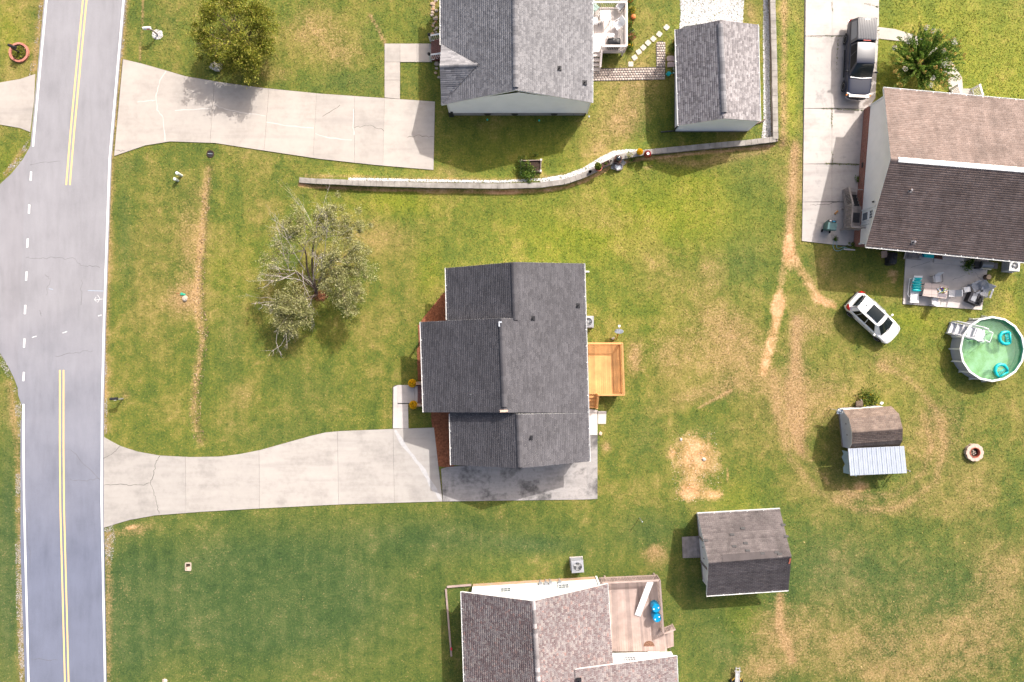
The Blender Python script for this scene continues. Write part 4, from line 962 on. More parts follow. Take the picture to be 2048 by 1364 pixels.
def garage():
    h = thing('garage', 'detached garage with taupe shingle roof beside the block wall', 'garage', W(1436, 150))
    ze, zr = 2.7, 3.75
    NW, NR, NE, SE, SR, SW = W(1352.5, 59, ze), W(1440, 40, zr), W(1514, 49, ze), W(1519, 242, ze), W(1448.5, 237, zr), W(1358.5, 251, ze)
    r = roof(h, [(SW, NW, NR, SR), (NE, SE, SR, NR)], M['sh_taupe'], M['white'], expo=.15, tab=.2, rows_tint=.15)
    ridge_cap(r, SR.lerp(NR, .06), NR.lerp(SR, .04), down(SR, SW), down(SR, SE), M['sh_grey'], .2, .14)
    gutter(r, SW, NW, (-1, 0)); gutter(r, NE, SE, (1, 0))
    xw, xe, ys, yn = W(1359, 0).x-.1, W(1494, 0).x, W(0, 264).y, W(0, 84).y
    xw = W(1349, 0).x
    siding(h, (xw, ys), (xe, ys), [('z', .3), (0, ze-.1), (.5, zr-.2), (1, ze-.1)], M['vinyl']); siding(h, (xe, yn), (xw, yn), [('z', .3), (0, ze-.1), (.5, zr-.2), (1, ze-.1)], M['vinyl'])
    siding(h, (xe, ys), (xe, yn), [('z', .3), (0, ze-.05), (1, ze-.05)], M['vinyl']); siding(h, (xw, yn), (xw, ys), [('z', .3), (0, ze-.05), (1, ze-.05)], M['vinyl'])
    f = MB()
    for p, q in (((xw, ys+.05), (xe, ys+.05)), ((xe-.05, ys), (xe-.05, yn)), ((xw+.05, yn), (xw+.05, ys)), ((xe, yn-.05), (xw, yn-.05))): f.bar((*p, .15), (*q, .15), .1, .32)
    f.build('foundation', M['brick_grey'], h)
    a = SW+Vector((-.1, .1, -.1)); MB().tube([a, a+Vector((.1, 0, -.3)), (xw-.05, ys+.1, 1.6), (xw-.05, ys+.1, .3), (xw-.05, ys+.05, .12), W(1322, 264, .08)], .055, 6).build('downspout', M['dark_metal'], r)
    b = SE+Vector((.05, .1, -.1)); MB().tube([b, (xe+.1, ys+.2, 1.8), (xe+.1, ys+.2, .2), W(1505, 250, .1), W(1524, 243, .08), W(1530, 238, .08)], .05, 6).build('drain_hose', pm('brown_hose', (.16, .11, .09)), r)
    door = MB(); door.box((xw-.02, W(0, 118).y, 1.2), (.06, .95, 2.05)); dd = door.build('door', M['white'], h); MB().blob((xw-.08, W(0, 118).y-.35, 1.15), .04, .04, .04).build('handle', M['chrome'], dd)
    hard([(1349, 84), (1494, 84), (1494, 264), (1349, 264)])
garage()

# ------------------------------------------------------------------ right house (brown roof)
def right_house():
    h = thing('house', 'house with weathered brown roof, cream gable and brick base at the right edge', 'house', W(1860, 350))
    ze, zr = 3.2, 5.1
    dx = 330
    NW, NE, RW, RE, SW, SE = W(1767.5, 177, ze), W(1767.5+dx, 206.5, ze), W(1781.5, 318, zr), W(1781.5+dx, 345.5, zr), W(1731.5, 492, ze), W(1731.5+dx+20, 526, ze)
    r = roof(h, [(NW+(NE-NW)*0, NE, RE, RW)[::1], (SE, SW, RW, RE)], M['sh_brown'], M['white'], expo=.155, tab=.3, vary=.15, rows_tint=.3)
    # white ridge vent
    mb = MB(); a = RW.lerp(RE, .045)
    for d in (down(RW, NW+(NE-NW)*.1), down(RW, SW)): pass
    up = Vector((0, 0, .09)); nN = (NW-RW); nN.z = 0; nN = Vector((0, 1, 0)); sl = Vector((0, .17, -.06)); sr = Vector((0, -.17, -.06))
    rv = MB(); z0 = Vector((0, 0, .0)); rv.add([a+up, RE+up, RE+up+sl, a+up+sl, a+up+sr, RE+up+sr, a+sl-up*.4, RE+sl-up*.4, a+sr-up*.4, RE+sr-up*.4], [(0, 1, 2, 3), (1, 0, 4, 5), (3, 2, 7, 6), (5, 4, 8, 9), (0, 3, 6, 8, 4)])
    rv.build('ridge_vent', M['white'], r)
    ridge_cap(r, RW, a, Vector((0, .94, -.34)), Vector((0, -.94, -.34)), M['sh_brown'], .2, .03)
    gutter(r, NW, NE, (-.09, 1)); gutter(r, SE, SW, (.1, -1))
    for px, py, z in ((1819.5, 381, 4.45), (1826, 484.5, 3.4)): vent_pipe(r, W(px, py, z), .055, .3, M['chrome'], M['sh_brown'] and M['dark_metal'])
    bn, bs = W(1728.5, 220), W(1707.5, 491)        # west wall at the ground
    u = (bs-bn).normalized(); L = 11.9; e = Vector((-u.y, u.x, 0)); e = e if e.x > 0 else -e
    # brick base, cream siding above
    f = MB(); c = [bn, bs, bs+e*L, bn+e*L]
    for p, q in zip(c, c[1:]+c[:1]): f.bar((p.x, p.y, .46), (q.x, q.y, .46), .14, .92)
    f.build('brick_base', M['brick'], h)
    siding(h, (c[0].x, c[0].y), (c[1].x, c[1].y), [('z', .93), (0, ze-.08), (.5, zr-.22), (1, ze-.08)], M['cream']); siding(h, (c[1].x, c[1].y), (c[2].x, c[2].y), [('z', .93), (0, ze-.05), (1, ze-.05)], M['cream'])
    siding(h, (c[2].x, c[2].y), (c[3].x, c[3].y), [('z', .93), (0, ze-.08), (.5, zr-.22), (1, ze-.08)], M['cream']); siding(h, (c[3].x, c[3].y), (c[0].x, c[0].y), [('z', .93), (0, ze-.05), (1, ze-.05)], M['cream'])
    for p, s in ((bn, 1), (bs, -1)): piece('corner_board', M['white'], h, (p.x-.03, p.y, .9), (p.x-.03, p.y, ze-.1), .11, .11)
    nrm = -e
    dc = bs + (bn-bs).normalized()*1.95; dc.z = 0
    # side door above the wooden landing
    d = MB(); cc = dc+nrm*.03; d.bar((cc.x, cc.y, .98), (cc.x, cc.y, 2.78), .95, .05, nrm); dd = d.build('side_door', M['white'], h)
    window(dd, (cc.x+nrm.x*.02, cc.y+nrm.y*.02, 1.55), u, nrm, .62, .85, .05, 1, 1, glass=M['glass_pale'], name='screen'); window(dd, (cc.x+nrm.x*.02, cc.y+nrm.y*.02, 2.4), u, nrm, .62, .5, .05, 3, 2, name='upper_light')
    tr = MB()
    for s in (-1, 1): tr.bar(cc+u*s*.56+Vector((0, 0, .95))+nrm*.02, cc+u*s*.56+Vector((0, 0, 2.86))+nrm*.02, .12, .05, nrm)
    tr.bar(cc-u*.6+Vector((0, 0, 2.84))+nrm*.02, cc+u*.6+Vector((0, 0, 2.84))+nrm*.02, .12, .05, nrm); tr.build('door_trim', M['white'], h)
    lp = dc+(bn-bs).normalized()*.9+nrm*.08; MB().lathe([(.05, 0), (.07, .12), (.03, .2)], 8, (lp.x, lp.y, 2.45)).build('wall_lamp', M['black'], h)
    for t in (.42, .75):
        p = bn.lerp(bs, t) + nrm*.08; MB().box((p.x, p.y, .55), (.03, .4, .2), math.atan2(u.y, u.x)-math.pi/2).build('basement_vent', M['black'], h)
    wp = c[1].lerp(c[2], .26); wn = Vector((u.x, u.y, 0)); window(h, (wp.x+wn.x*.02, wp.y+wn.y*.02, 1.7), e, wn, 1.7, 1.9, .08, 2, 1)
    # front porch with white railing, mostly under the roof
    pp = W(1920, 192); pf = MB(); pf.prism([(pp.x-1.5, pp.y-.1), (pp.x+1.5, pp.y-.35), (pp.x+1.4, pp.y-1.6), (pp.x-1.6, pp.y-1.35)], 0, .5); pf.build('porch_floor', M['drive'], h)
    for sx in (-.85, .75):
        rail(h, (pp.x+sx+.05, pp.y+.45), (pp.x+sx, pp.y-.4), .12, .95, M['white'], .13, z2=.5, post=.12)
    for k in range(3): MB().prism([(pp.x-.8, pp.y+.55-.28*k), (pp.x+.75, pp.y+.5-.28*k), (pp.x+.75, pp.y+.2-.28*k), (pp.x-.8, pp.y+.25-.28*k)], 0, .16*(k+1)).build('step', M['drive'], h)
    hard([(1728, 222), (2048, 250), (2048, 520), (1708, 490)])
right_house()

def landing():
    t = thing('wooden_landing', 'weathered grey wooden landing with stairs against the brown roofed house', 'stairs', W(1695, 430)); m = M['old_wood']
    z = .9; zt = z+.95
    bn, bs = W(1728.5, 220), W(1707.5, 491); u = (bn-bs).normalized(); e = Vector((u.y, -u.x, 0)); o = -e      # u north along the wall, o outwards (west)
    if o.x > 0: o = -o
    P = lambda along, out, z: Vector((bs.x, bs.y, 0)) + u*along + o*out + Vector((0, 0, z))
    A0, A1, OUT = 1.05, 2.75, 1.2
    for i in range(9):
        d = .08+i*(OUT-.06)/9+.03; piece('deck_board', m, t, P(A0, d, z-.02), P(A1, d, z-.02), .122, .035)
    j = MB(); j.bar(P(A0, OUT, z-.13), P(A1, OUT, z-.13), .04, .2); j.bar(P(A0, .1, z-.13), P(A0, OUT, z-.13), .04, .2); j.build('rim_joist', m, t)
    for al in (A0+.05, A1-.05): piece('post', m, t, P(al, OUT-.05, 0), P(al, OUT-.05, zt+.03), .1, .1)
    q = lambda al, ou: (P(al, ou, 0).x, P(al, ou, 0).y)
    rail(t, q(A0, OUT), q(A1, OUT), z, .95, m, .13, posts=False, sq=.05); rail(t, q(A0, .12), q(A0, OUT), z, .95, m, .13, posts=False, sq=.05)
    for k in range(5): piece('step', m if k else M['old_wood'], t, P(A1+.14+.27*k, .15, z-.17*(k+1)+.02), P(A1+.14+.27*k, OUT, z-.17*(k+1)+.02), .27, .04)
    piece('stair_mat', M['black'], t, P(A1+.1, .35, z-.12), P(A1+.1+.85, .35, z-.62), .62, .02) if False else None
    for k in range(4): piece('tread_mat', M['black'], t, P(A1+.14+.27*k, .2, z-.17*(k+1)+.046), P(A1+.14+.27*k, OUT-.15, z-.17*(k+1)+.046), .26, .012)
    rail(t, q(A1, OUT), q(A1+1.4, OUT), z, .95, m, .13, posts=True, z2=.1, sq=.05); piece('stringer', m, t, P(A1, OUT, z-.15), P(A1+1.4, OUT, .05), .045, .22)
    piece('top_rail', m, t, P(A1+.02, .1, z+.0), P(A1+.02, OUT, z+.0), .1, .04); piece('grab_rail', m, t, P(A1+1.35, .1, .9), P(A1+1.35, OUT, .9), .06, .06)
    o2 = MB().box((0, 0, 0), (.5, .75, .02)).build('door_mat', M['dark_metal'], None); p = P(1.95, .42, z+.012); o2.location = p; o2.rotation_euler.z = math.atan2(u.y, u.x)-math.pi/2
    tag(o2, 'dark rectangular door mat on the grey wooden landing', 'mat')
    hard([(1682, 390), (1712, 390), (1710, 470), (1680, 470)])
landing()

# ------------------------------------------------------------------ lower house (mixed shingles)
def lower_house():
    h = thing('house', 'house with mottled brown and grey shingle roof and white gable at the bottom edge', 'house', W(1080, 1300))
    ze, zr = 2.8, 4.65; yb = 1480
    NW, NR, NE = W(924, 1184, ze), W(1067, 1202, zr), W(1213, 1168, ze)
    dS = (yb-1184)/(1364-1184.); SW, SR, SE = W(924+6*dS, yb, ze), W(1067+10*dS, yb, zr), W(1213+15*dS, yb, ze)
    r = roof(h, [(SW, NW, NR, SR), (NE, SE, SR, NR)], M['sh_multi'], M['white'], expo=.15, tab=.16, vary=.6)
    ridge_cap(r, NR.lerp(SR, .2), SR, down(NR, NW), down(NR, NE), M['sh_taupe'], .18, .12); ridge_cap(r, NR, NR.lerp(SR, .2), down(NR, NW), down(NR, NE), M['sh_taupe'], .14, .02)
    # wing with a shallower slope
    wa, wb = W(1150, 1339, 3.85), W(1351.5, 1312, 2.75); wc, wd = W(1358, yb, 2.75), W(1156, yb, 3.85)
    mb = MB(); dn = Vector((0, 0, -.16)); mb.hexa([wb+dn, wc+dn, wd+dn, wa+dn, wb, wc, wd, wa]); mb.build('wing_roof', M['white'], h); shingles(wb, wc, wd, wa, M['sh_multi'], r, .15, .16, vary=.6)
    gutter(r, NW, SW, (-1, 0)); gutter(r, W(1222.5, 1325, ze), NE, (1, 0)); gutter(r, wb, wc, (1, 0))
    vent_pipe(r, W(1158, 1361, 4.05), .05, .25, M['dark_metal'])
    yN = W(0, 1164).y; a = W(946, 1168); b = W(1192, 1153)
    siding(h, (b.x, b.y), (a.x, a.y), [('z', .62), (0, ze-.1), (.53, zr-.22), (1, ze-.1)], M['white'])
    f = MB(); f.bar((a.x, a.y-.06, .3), (b.x, b.y-.06, .3), .14, .62); f.bar((a.x+.06, a.y, .3), (a.x+.3, a.y-12, .3), .12, .62); f.bar((b.x-.06, b.y, .3), (b.x+.1, b.y-5.2, .3), .12, .62); f.build('stone_base', M['brick_tan'], h)
    siding(h, (a.x, a.y), (a.x+.35, a.y-12), [('z', .62), (0, ze-.05), (1, ze-.05)], M['white']); siding(h, (b.x+.2, b.y-5.3), (b.x, b.y), [('z', .62), (0, ze-.05), (1, ze-.05)], M['white'])
    for px, py in ((1011, 1181), (1127, 1174)):
        t = (px-946)/(1192-946.); zc = 1.75; c = W(px, py, zc); yy = a.lerp(b, t).y
        window(h, (c.x, yy+.01, zc), b-a, (0, 1, 0), .78, .95, .05, 3, 2, glass=M['glass_pale'])
    # meters and cables on the gable wall
    for px in (1081, 1092, 1101, 1120):
        c = W(px, 1163, 1.1); y = a.lerp(b, (px-946)/246.).y; m_ = MB(); m_.box((c.x, y+.09, 1.05), (.24, .15, .4)); m_.tube([(c.x, y+.08, .1), (c.x, y+.08, 1.0)], .025, 6); m_.build('meter_box', M['ac'], h)
    piece('corner_board', M['white'], h, (b.x, b.y+.02, .1), (b.x, b.y+.02, ze), .14, .12)
    # wing walls seen above the deck
    w0, w1 = W(1212, 1297), W(1338, 1294); siding(h, (w1.x, w1.y), (w0.x, w0.y), [('z', .8), (0, 2.6), (1, 2.75)], M['cream']); siding(h, (w1.x+.1, w1.y-6), (w1.x, w1.y), [('z', .3), (0, 2.6), (1, 2.6)], M['cream'])
    ww = w0.lerp(w1, .32); window(h, (ww.x, ww.y+.02, 1.95), w1-w0, (0, 1, 0), .8, .9, .06, 4, 3, glass=M['glass_pale'])
    dc = w0.lerp(w1, .72); d = MB(); d.box((dc.x, dc.y+.03, 1.85), (.92, .05, 2.05)); dd = d.build('back_door', M['white'], h); window(dd, (dc.x, dc.y+.06, 2.25), w1-w0, (0, 1, 0), .58, .8, .05, 3, 3, glass=M['glass_pale'], name='door_light'); MB().blob((dc.x-.38, dc.y+.1, 1.75), .035, .035, .035).build('handle', M['chrome'], dd)
    lp = w0.lerp(w1, .53); MB().lathe([(.05, 0), (.08, .14), (.03, .22)], 8, (lp.x, lp.y+.1, 2.35)).build('wall_lamp', M['black'], h)
    hard([(948, 1166), (1192, 1152), (1206, 1296), (1336, 1294), (1340, 1364), (960, 1364)])
lower_house()
def south_deck():
    t = thing('wooden_deck', 'faded pink brown deck with railing beside the mottled roofed house', 'deck', W(1265, 1225)); m = M['pink_wood']
    z = .8; zt = z+.95
    x0 = W(1196, 0).x; a = W(1319.5, 1160.5, zt); b = W(1327, 1268, zt); c = W(1332, 1303, z); nw = W(1196, 1166, zt)
    deck_boards(t, (x0, c.y), (c.x+.1, c.y), (a.x, a.y), (x0, nw.y), z-.02, 30, m)
    j = MB(); j.bar((x0, nw.y, z-.12), (a.x, a.y, z-.12), .04, .2); j.bar((a.x, a.y, z-.12), (c.x, c.y, z-.12), .04, .2); j.build('rim_joist', m, t)
    rail(t, (x0+.1, nw.y), (a.x, a.y), z-.15, 1.1, m, .12, top=(.14, .04), sq=.04, base=.02); rail(t, (a.x, a.y), (b.x, b.y), z-.15, 1.1, m, .12, top=(.14, .04), sq=.04, base=.02)
    for p in ((a.x-.1, a.y-.1), (b.x-.1, b.y), (x0+.5, nw.y-.1)): piece('post', m, t, (*p, 0), (*p, z-.05), .12, .12)
    d = (c-b); 
    for k in range(4): piece('step', m, t, (b.x+.16+.27*k, b.y-.05, z-.17*(k+1)+.02), (b.x+.2+.27*k, c.y+.15, z-.17*(k+1)+.02), .27, .045)
    rail(t, (b.x, b.y), (b.x+1.0, b.y+.06), z, .95, m, .13, z2=.15)
    piece('stringer', m, t, (b.x, c.y+.12, z-.1), (b.x+1.1, c.y+.12, .05), .045, .2)
    hard([(1195, 1162), (1312, 1160), (1330, 1294), (1200, 1296)])
south_deck()

# ------------------------------------------------------------------ sheds
def shed():
    h = thing('shed', 'garden shed with grey brown gable roof and patched shingles, ramp at its door', 'shed', W(1475, 1095)); ze, zr = 2.1, 3.6
    NW, NE, RW, RE, SW, SE = W(1395.5, 1029, ze), W(1560, 1019.5, ze), W(1417, 1125, zr), W(1583, 1112, zr), W(1413.5, 1190, ze), W(1577, 1179, ze)
    r = roof(h, [(NW, NE, RE, RW), (SE, SW, RW, RE)], M['sh_shed'], M['white'], thick=.12, expo=.14, tab=.3, vary=.1, rows_tint=.4)
    ridge_cap(r, RW, RE, Vector((0, .9, -.4)), Vector((0, -.9, -.4)), M['sh_shed'], .14, .02)
    mb = MB(); u = (RE-RW).normalized(); p0, p1 = RW.lerp(RE, .17), RW.lerp(RE, .83); s = Vector((-.03, .42, -.20)); mb.hexa([p0+s-Vector((0, 0, .05)), p1+s-Vector((0, 0, .05)), p1+Vector((0, -.02, -.02)), p0+Vector((0, -.02, -.02)), p0+s+Vector((0, 0, .035)), p1+s+Vector((0, 0, .035)), p1+Vector((0, -.02, .06)), p0+Vector((0, -.02, .06))]); mb.build('ridge_vent', M['sh_shed'], r)
    gutter(r, NE, NW, (0, 1)); gutter(r, SW, SE, (0, -1))
    pat = pm('dark_patched_shingle', (.022, .020, .024), .2)
    for px, py in ((1485, 1056), (1464, 1068.5), (1491, 1085.5), (1468, 1091.5), (1495, 1100.5), (1524.5, 1106), (1553, 1104), (1559, 1107.5), (1411, 1080), (1566, 1049), (1572, 1072)):
        c = on_plane(NW, NE, RE, RW, px, py, .05); q = MB(); sl = Vector((0, .07, -.07*(zr-ze)/2.9)); q.hexa([c-Vector((.16, 0, 0))-sl, c+Vector((.16, 0, 0))-sl, c+Vector((.16, 0, 0))+sl, c-Vector((.16, 0, 0))+sl]+[v+Vector((0, 0, .014)) for v in (c-Vector((.16, 0, 0))-sl, c+Vector((.16, 0, 0))-sl, c+Vector((.16, 0, 0))+sl, c-Vector((.16, 0, 0))+sl)]); q.build('patch_shingle', pat, r)
    ru = RE.lerp(RW, .03)
    q = MB(); c = W(1579, 1122, zr-.18); q.box((c.x, c.y, c.z+.05), (.12, .5, .012), .0, Matrix.Rotation(R(27), 4, 'X')); q.build('rust_stain_flashing', M['terracotta'], r)
    a, b = W(1394, 1026), W(1406, 1159)
    zt = ze-.06; L = 5.2; u = Vector((.9983, .058, 0)); c = [a, b, b+u*L, a+u*L]
    siding(h, (a.x, a.y), (b.x, b.y), [('z', .12), (0, zt), (.5, zr-.16), (1, zt)], M['cream']); siding(h, (b.x, b.y), (c[2].x, c[2].y), [('z', .12), (0, zt), (1, zt)], M['cream'])
    siding(h, (c[2].x, c[2].y), (c[3].x, c[3].y), [('z', .12), (0, zt), (.5, zr-.16), (1, zt)], M['cream']); siding(h, (c[3].x, c[3].y), (a.x, a.y), [('z', .12), (0, zt), (1, zt)], M['cream'])
    f = MB()
    for p, q in zip(c, c[1:]+c[:1]): f.bar((p.x, p.y, .07), (q.x, q.y, .07), .1, .15)
    f.build('skid_frame', M['old_wood'], h)
    v = (b-a).normalized(); n = Vector((v.y, -v.x, 0)); n = n if n.x < 0 else -n; dc = a.lerp(b, .53)
    for s in (-1, 1):
        d = MB(); p = dc+v*s*.42+n*.04; d.bar((p.x, p.y, .2), (p.x, p.y, 2.0), .82, .05, n); dd = d.build('door', M['white'], h)
        hz = MB(); hz.bar((p.x+n.x*.04, p.y+n.y*.04, 1.1), (p.x+n.x*.04, p.y+n.y*.04, 1.2), .08, .03, n); hz.build('handle', M['black'], dd)
    for s in (-1, 1):
        p = dc+v*s*1.0+n*.06; piece('shutter', M['old_wood'], h, (p.x, p.y, .25), (p.x, p.y, 2.05), .22, .05, n) if False else piece('door_trim', M['old_wood'], h, (p.x, p.y, .15), (p.x, p.y, 2.1), .16, .05)
    for p in (a, b): piece('corner_board', M['white'], h, (p.x-.02, p.y, .12), (p.x-.02, p.y, zt), .1, .1)
    piece('gable_trim', M['white'], h, NW+Vector((.02, 0, -.1)), RW+Vector((.02, 0, -.1)), .05, .16); piece('gable_trim', M['white'], h, SW+Vector((.02, 0, -.1)), RW+Vector((.02, 0, -.1)), .05, .16)
    hard([(1393, 1022), (1540, 1012), (1552, 1152), (1408, 1162)])
    ramp = thing('ramp', 'grey plywood ramp leading to the door of the patched gable shed', 'ramp', W(1381, 1095)); p = [W(1364, 1074, .04), W(1365.5, 1116, .04), W(1400, 1115, .17), W(1398, 1072, .17)]
    for k in range(6):
        q0, q1 = p[0].lerp(p[3], (k+.5)/6), p[1].lerp(p[2], (k+.5)/6); piece('board', M['old_wood'], ramp, q0, q1, .225, .035, Vector((-.1, 0, 1)))
    piece('stringer', M['old_wood'], ramp, p[0]-Vector((0, .08, .03)), p[3]-Vector((0, .08, .03)), .05, .08); piece('stringer', M['old_wood'], ramp, p[1]+Vector((0, .08, -.03)), p[2]+Vector((0, .08, -.03)), .05, .08)
    hard([(1364, 1074), (1366, 1116), (1400, 1116), (1398, 1072)])
shed()
def barn():
    h = thing('barn_shed', 'small barn shed with brown gambrel roof and grey blue end wall', 'shed', W(1730, 855)); z0, zb, zr = 1.7, 2.35, 2.72
    n0, n1 = W(1686, 821, z0), W(1783, 813, z0); nb0, nb1 = W(1698, 838, zb), W(1798, 828, zb); r0, r1 = W(1704, 864.5, zr), W(1805.5, 857, zr)
    s0, s1 = W(1703.5, 888, zb), W(1805, 880, zb); e0, e1 = W(1699, 898, z0), W(1799, 893, z0)
    r = roof(h, [(n0, n1, nb1, nb0), (nb0, nb1, r1, r0), (s1, s0, r0, r1), (e1, e0, s0, s1)], M['sh_tan'], M['white'], thick=.07, expo=.14, tab=.3, vary=.15, rows_tint=.3)
    ridge_cap(r, r0, r1, Vector((0, .95, -.3)), Vector((0, -.95, -.3)), M['sh_tan'], .12, .015)
    a, b = W(1677, 817), W(1685, 893); wm = pm('grey_blue_painted_boards', (.46, .49, .56), .08, 2); L = 3.05; u = Vector((.997, .07, 0)); c = [a, b, b+u*L, a+u*L]
    prof = [(0, z0-.05), (.16, zb-.1), (.5, zr-.1), (.84, zb-.1), (1, z0-.05)]
    siding(h, (a.x, a.y), (b.x, b.y), [('z', .12)]+prof, wm, .2); siding(h, (c[2].x, c[2].y), (c[3].x, c[3].y), [('z', .12)]+prof, wm, .2)
    siding(h, (b.x, b.y), (c[2].x, c[2].y), [('z', .12), (0, z0), (1, z0)], wm, .2); siding(h, (c[3].x, c[3].y), (a.x, a.y), [('z', .12), (0, z0), (1, z0)], M['white'], .2)
    f = MB()
    for p, q in zip(c, c[1:]+c[:1]): f.bar((p.x, p.y, .07), (q.x, q.y, .07), .1, .15)
    f.build('skid_frame', M['old_wood'], h)
    v = (b-a).normalized(); n = Vector((-1, -.1, 0)).normalized(); dc = a.lerp(b, .5)
    for s in (-1, 1):
        d = MB(); p = dc+v*s*.42+n*.03; d.bar((p.x, p.y, .2), (p.x, p.y, 1.85), .8, .04, n); dd = d.build('door', wm, h); hz = MB(); hz.bar((p.x+n.x*.03, p.y+n.y*.03, 1.0), (p.x+n.x*.03, p.y+n.y*.03, 1.12), .07, .03, n); hz.build('handle', M['black'], dd)
    o = MB().box((0, 0, .05), (.12, .9, .08)).build('threshold', M['white'], h); o.matrix_basis = wmat(h).inverted() @ Matrix.Translation(W(1676.5, 861, .02))
    hard([(1678, 818), (1775, 812), (1783, 886), (1686, 893)])
    l = thing('lean_to', 'lean-to with ribbed silver metal roof against the small barn shed', 'lean-to', W(1740, 925)); zn, zs = 2.05, 1.75
    A, B, C, D = W(1696, 897, zn), W(1808, 892, zn), W(1813.5, 946, zs), W(1700.5, 951, zs)
    rf = MB(); rf.hexa([q+Vector((0, 0, -.05)) for q in (A, B, C, D)]+[A, B, C, D]); ro = rf.build('roof_deck', M['old_wood'], l)
    n = 12
    for i in range(n):
        t0, t1 = i/n, (i+1)/n; mb = MB(); up = Vector((0, 0, .012)); q = [A.lerp(B, t0)+up, A.lerp(B, t1)+up, D.lerp(C, t1)+up, D.lerp(C, t0)+up]
        mb.hexa([x-up*.8 for x in q]+q); x0 = A.lerp(B, t0+.004)+up*1.8; x1 = D.lerp(C, t0+.004)+up*1.8; mb.bar(x0, x1, .045, .03); xm = A.lerp(B, (t0+t1)/2)+up*1.2, D.lerp(C, (t0+t1)/2)+up*1.2; mb.bar(xm[0], xm[1], .02, .016); mb.build('metal_panel', M['galv'], l)
    for p in (W(1703, 938), W(1794, 934), W(1750, 936)): piece('post', M['old_wood'], l, (p.x, p.y, 0), (p.x, p.y, zs-.05), .09, .09)
    sm = pm('pale_teal_tarp', (.36, .47, .50), .12, 2)
    p0, p1, zt = W(1682.5, 900), W(1688, 942), 1.55
    rows = []
    for k in range(5):
        t = k/4; rows.append([(p0.lerp(p1, s/6.)+Vector((.1*math.sin(s*2.1+k)+.22*t-.1*(s == 6)*(1-t), -.12*(s == 6), .1+zt*t))) for s in range(7)])
    MB().grid(rows).build('side_tarp', sm, l, smooth=True)
    w = MB(); w0, w1 = W(1694, 943), W(1785, 937); w.bar((w0.x, w0.y, .5), (w1.x, w1.y, .5), .05, .9); w.build('low_wall', pm('pale_lilac_board', (.58, .55, .60), .15, 2), l)
    hard([(1684, 898), (1785, 890), (1788, 936), (1690, 944)])
barn()
# ------------------------------------------------------------------ block retaining wall
q = N('grey_concrete_blocks'); M['block'] = q.out(q.mix(.5, q.ramp(q.noise(1.5, 4), [(.35, (.24, .22, .20)), (.65, (.37, .345, .32))]), q.mix(q.noise(30, 3), (.5,)*3, (1.1,)*3), 'MULTIPLY'), .8, .2)
q = N('brown_stained_blocks'); M['block_face'] = q.out(q.mix(.5, q.ramp(q.noise(1.2, 4), [(.35, (.15, .10, .085)), (.65, (.30, .25, .235))]), q.mix(q.noise(26, 3), (.4,)*3, (1.1,)*3), 'MULTIPLY'), .85, .15)
def resample(pts, step):
    out = [Vector(pts[0])]; acc = 0
    P = [Vector(p) for p in pts]
    L = [0]
    for a, b in zip(P[:-1], P[1:]): L.append(L[-1]+(b-a).length)
    n = int(L[-1]/step); res = []
    for i in range(n+1):
        d = i*L[-1]/n; j = min(max(k for k in range(len(L)) if L[k] <= d+1e-9), len(P)-2)
        res.append(P[j].lerp(P[j+1], (d-L[j])/(L[j+1]-L[j])))
    return res
def retaining_wall():
    t = thing('retaining_wall', 'long low curved retaining wall of grey concrete blocks between the upper lots', 'wall', W(1080, 373))
    cap = MB().box((0, 0, 0), (1, .40, .11)).mesh('cap_block', M['block']); face = MB().box((0, 0, 0), (1, .30, .19)).mesh('face_block', M['block_face'])
    for line, top in ((WALL, None), (WALL_E, .56)):
        pts = resample(line, .46); n = len(pts)
        for i in range(n-1):
            a, b = pts[i], pts[i+1]; m = (a+b)/2; L = (b-a).length-.015; rz = math.atan2(b.y-a.y, b.x-a.x)
            s = i/(n-1); h = (.22+.30*float(sstep(0, .06, s))) if top is None else top; j = random.uniform(-.008, .008)
            inst('cap_block', cap, t, Matrix.Translation((m.x, m.y, h-.055+j)) @ Matrix.Rotation(rz+random.uniform(-.012, .012), 4, 'Z') @ Matrix.Diagonal((L, random.uniform(.97, 1.03), 1, 1)))
            if i % 1 == 0 and i < 145:
                for c in range(2):
                    z = h-.11-.095-.195*c
                    if z < -.12: continue
                    off = (b-a)*(.5 if c == 0 else 0); 
                    inst('face_block', face, t, Matrix.Translation((m.x+off.x*.98, m.y+off.y*.98, z)) @ Matrix.Rotation(rz, 4, 'Z') @ Matrix.Diagonal((L, 1, 1, 1)))
retaining_wall()
hard([(x, y-6) for x, y in WALL_PX]+[(x, y+13) for x, y in WALL_PX[::-1]]); hard([(1549, 282), (1547, 150), (1543, -70), (1535, -70), (1536, 150), (1538, 285)])

# ------------------------------------------------------------------ loose stone and mulch
def in_poly(P, Q, poly):
    ins = np.zeros(P.shape, bool); n = len(poly)
    for i in range(n):
        x0, y0 = poly[i]; x1, y1 = poly[(i+1) % n]
        if y0 == y1: continue
        c = ((y0 > Q) != (y1 > Q)) & (P < (x1-x0)*(Q-y0)/(y1-y0)+x0); ins ^= c
    return ins
def scatter(poly, dens):
    poly = np.array(poly, float); lo = poly.min(0); hi = poly.max(0); A = (hi-lo).prod()/S/S; n = int(A*dens)
    P = RNG.uniform(lo[0], hi[0], n); Q = RNG.uniform(lo[1], hi[1], n); k = in_poly(P, Q, poly); return P[k], Q[k]
OCT = np.array([(1, 0, 0), (0, 1, 0), (-1, 0, 0), (0, -1, 0), (0, 0, 1), (0, 0, -.6)], float); OCTF = np.array([(0, 1, 4), (1, 2, 4), (2, 3, 4), (3, 0, 4), (1, 0, 5), (2, 1, 5), (3, 2, 5), (0, 3, 5)])
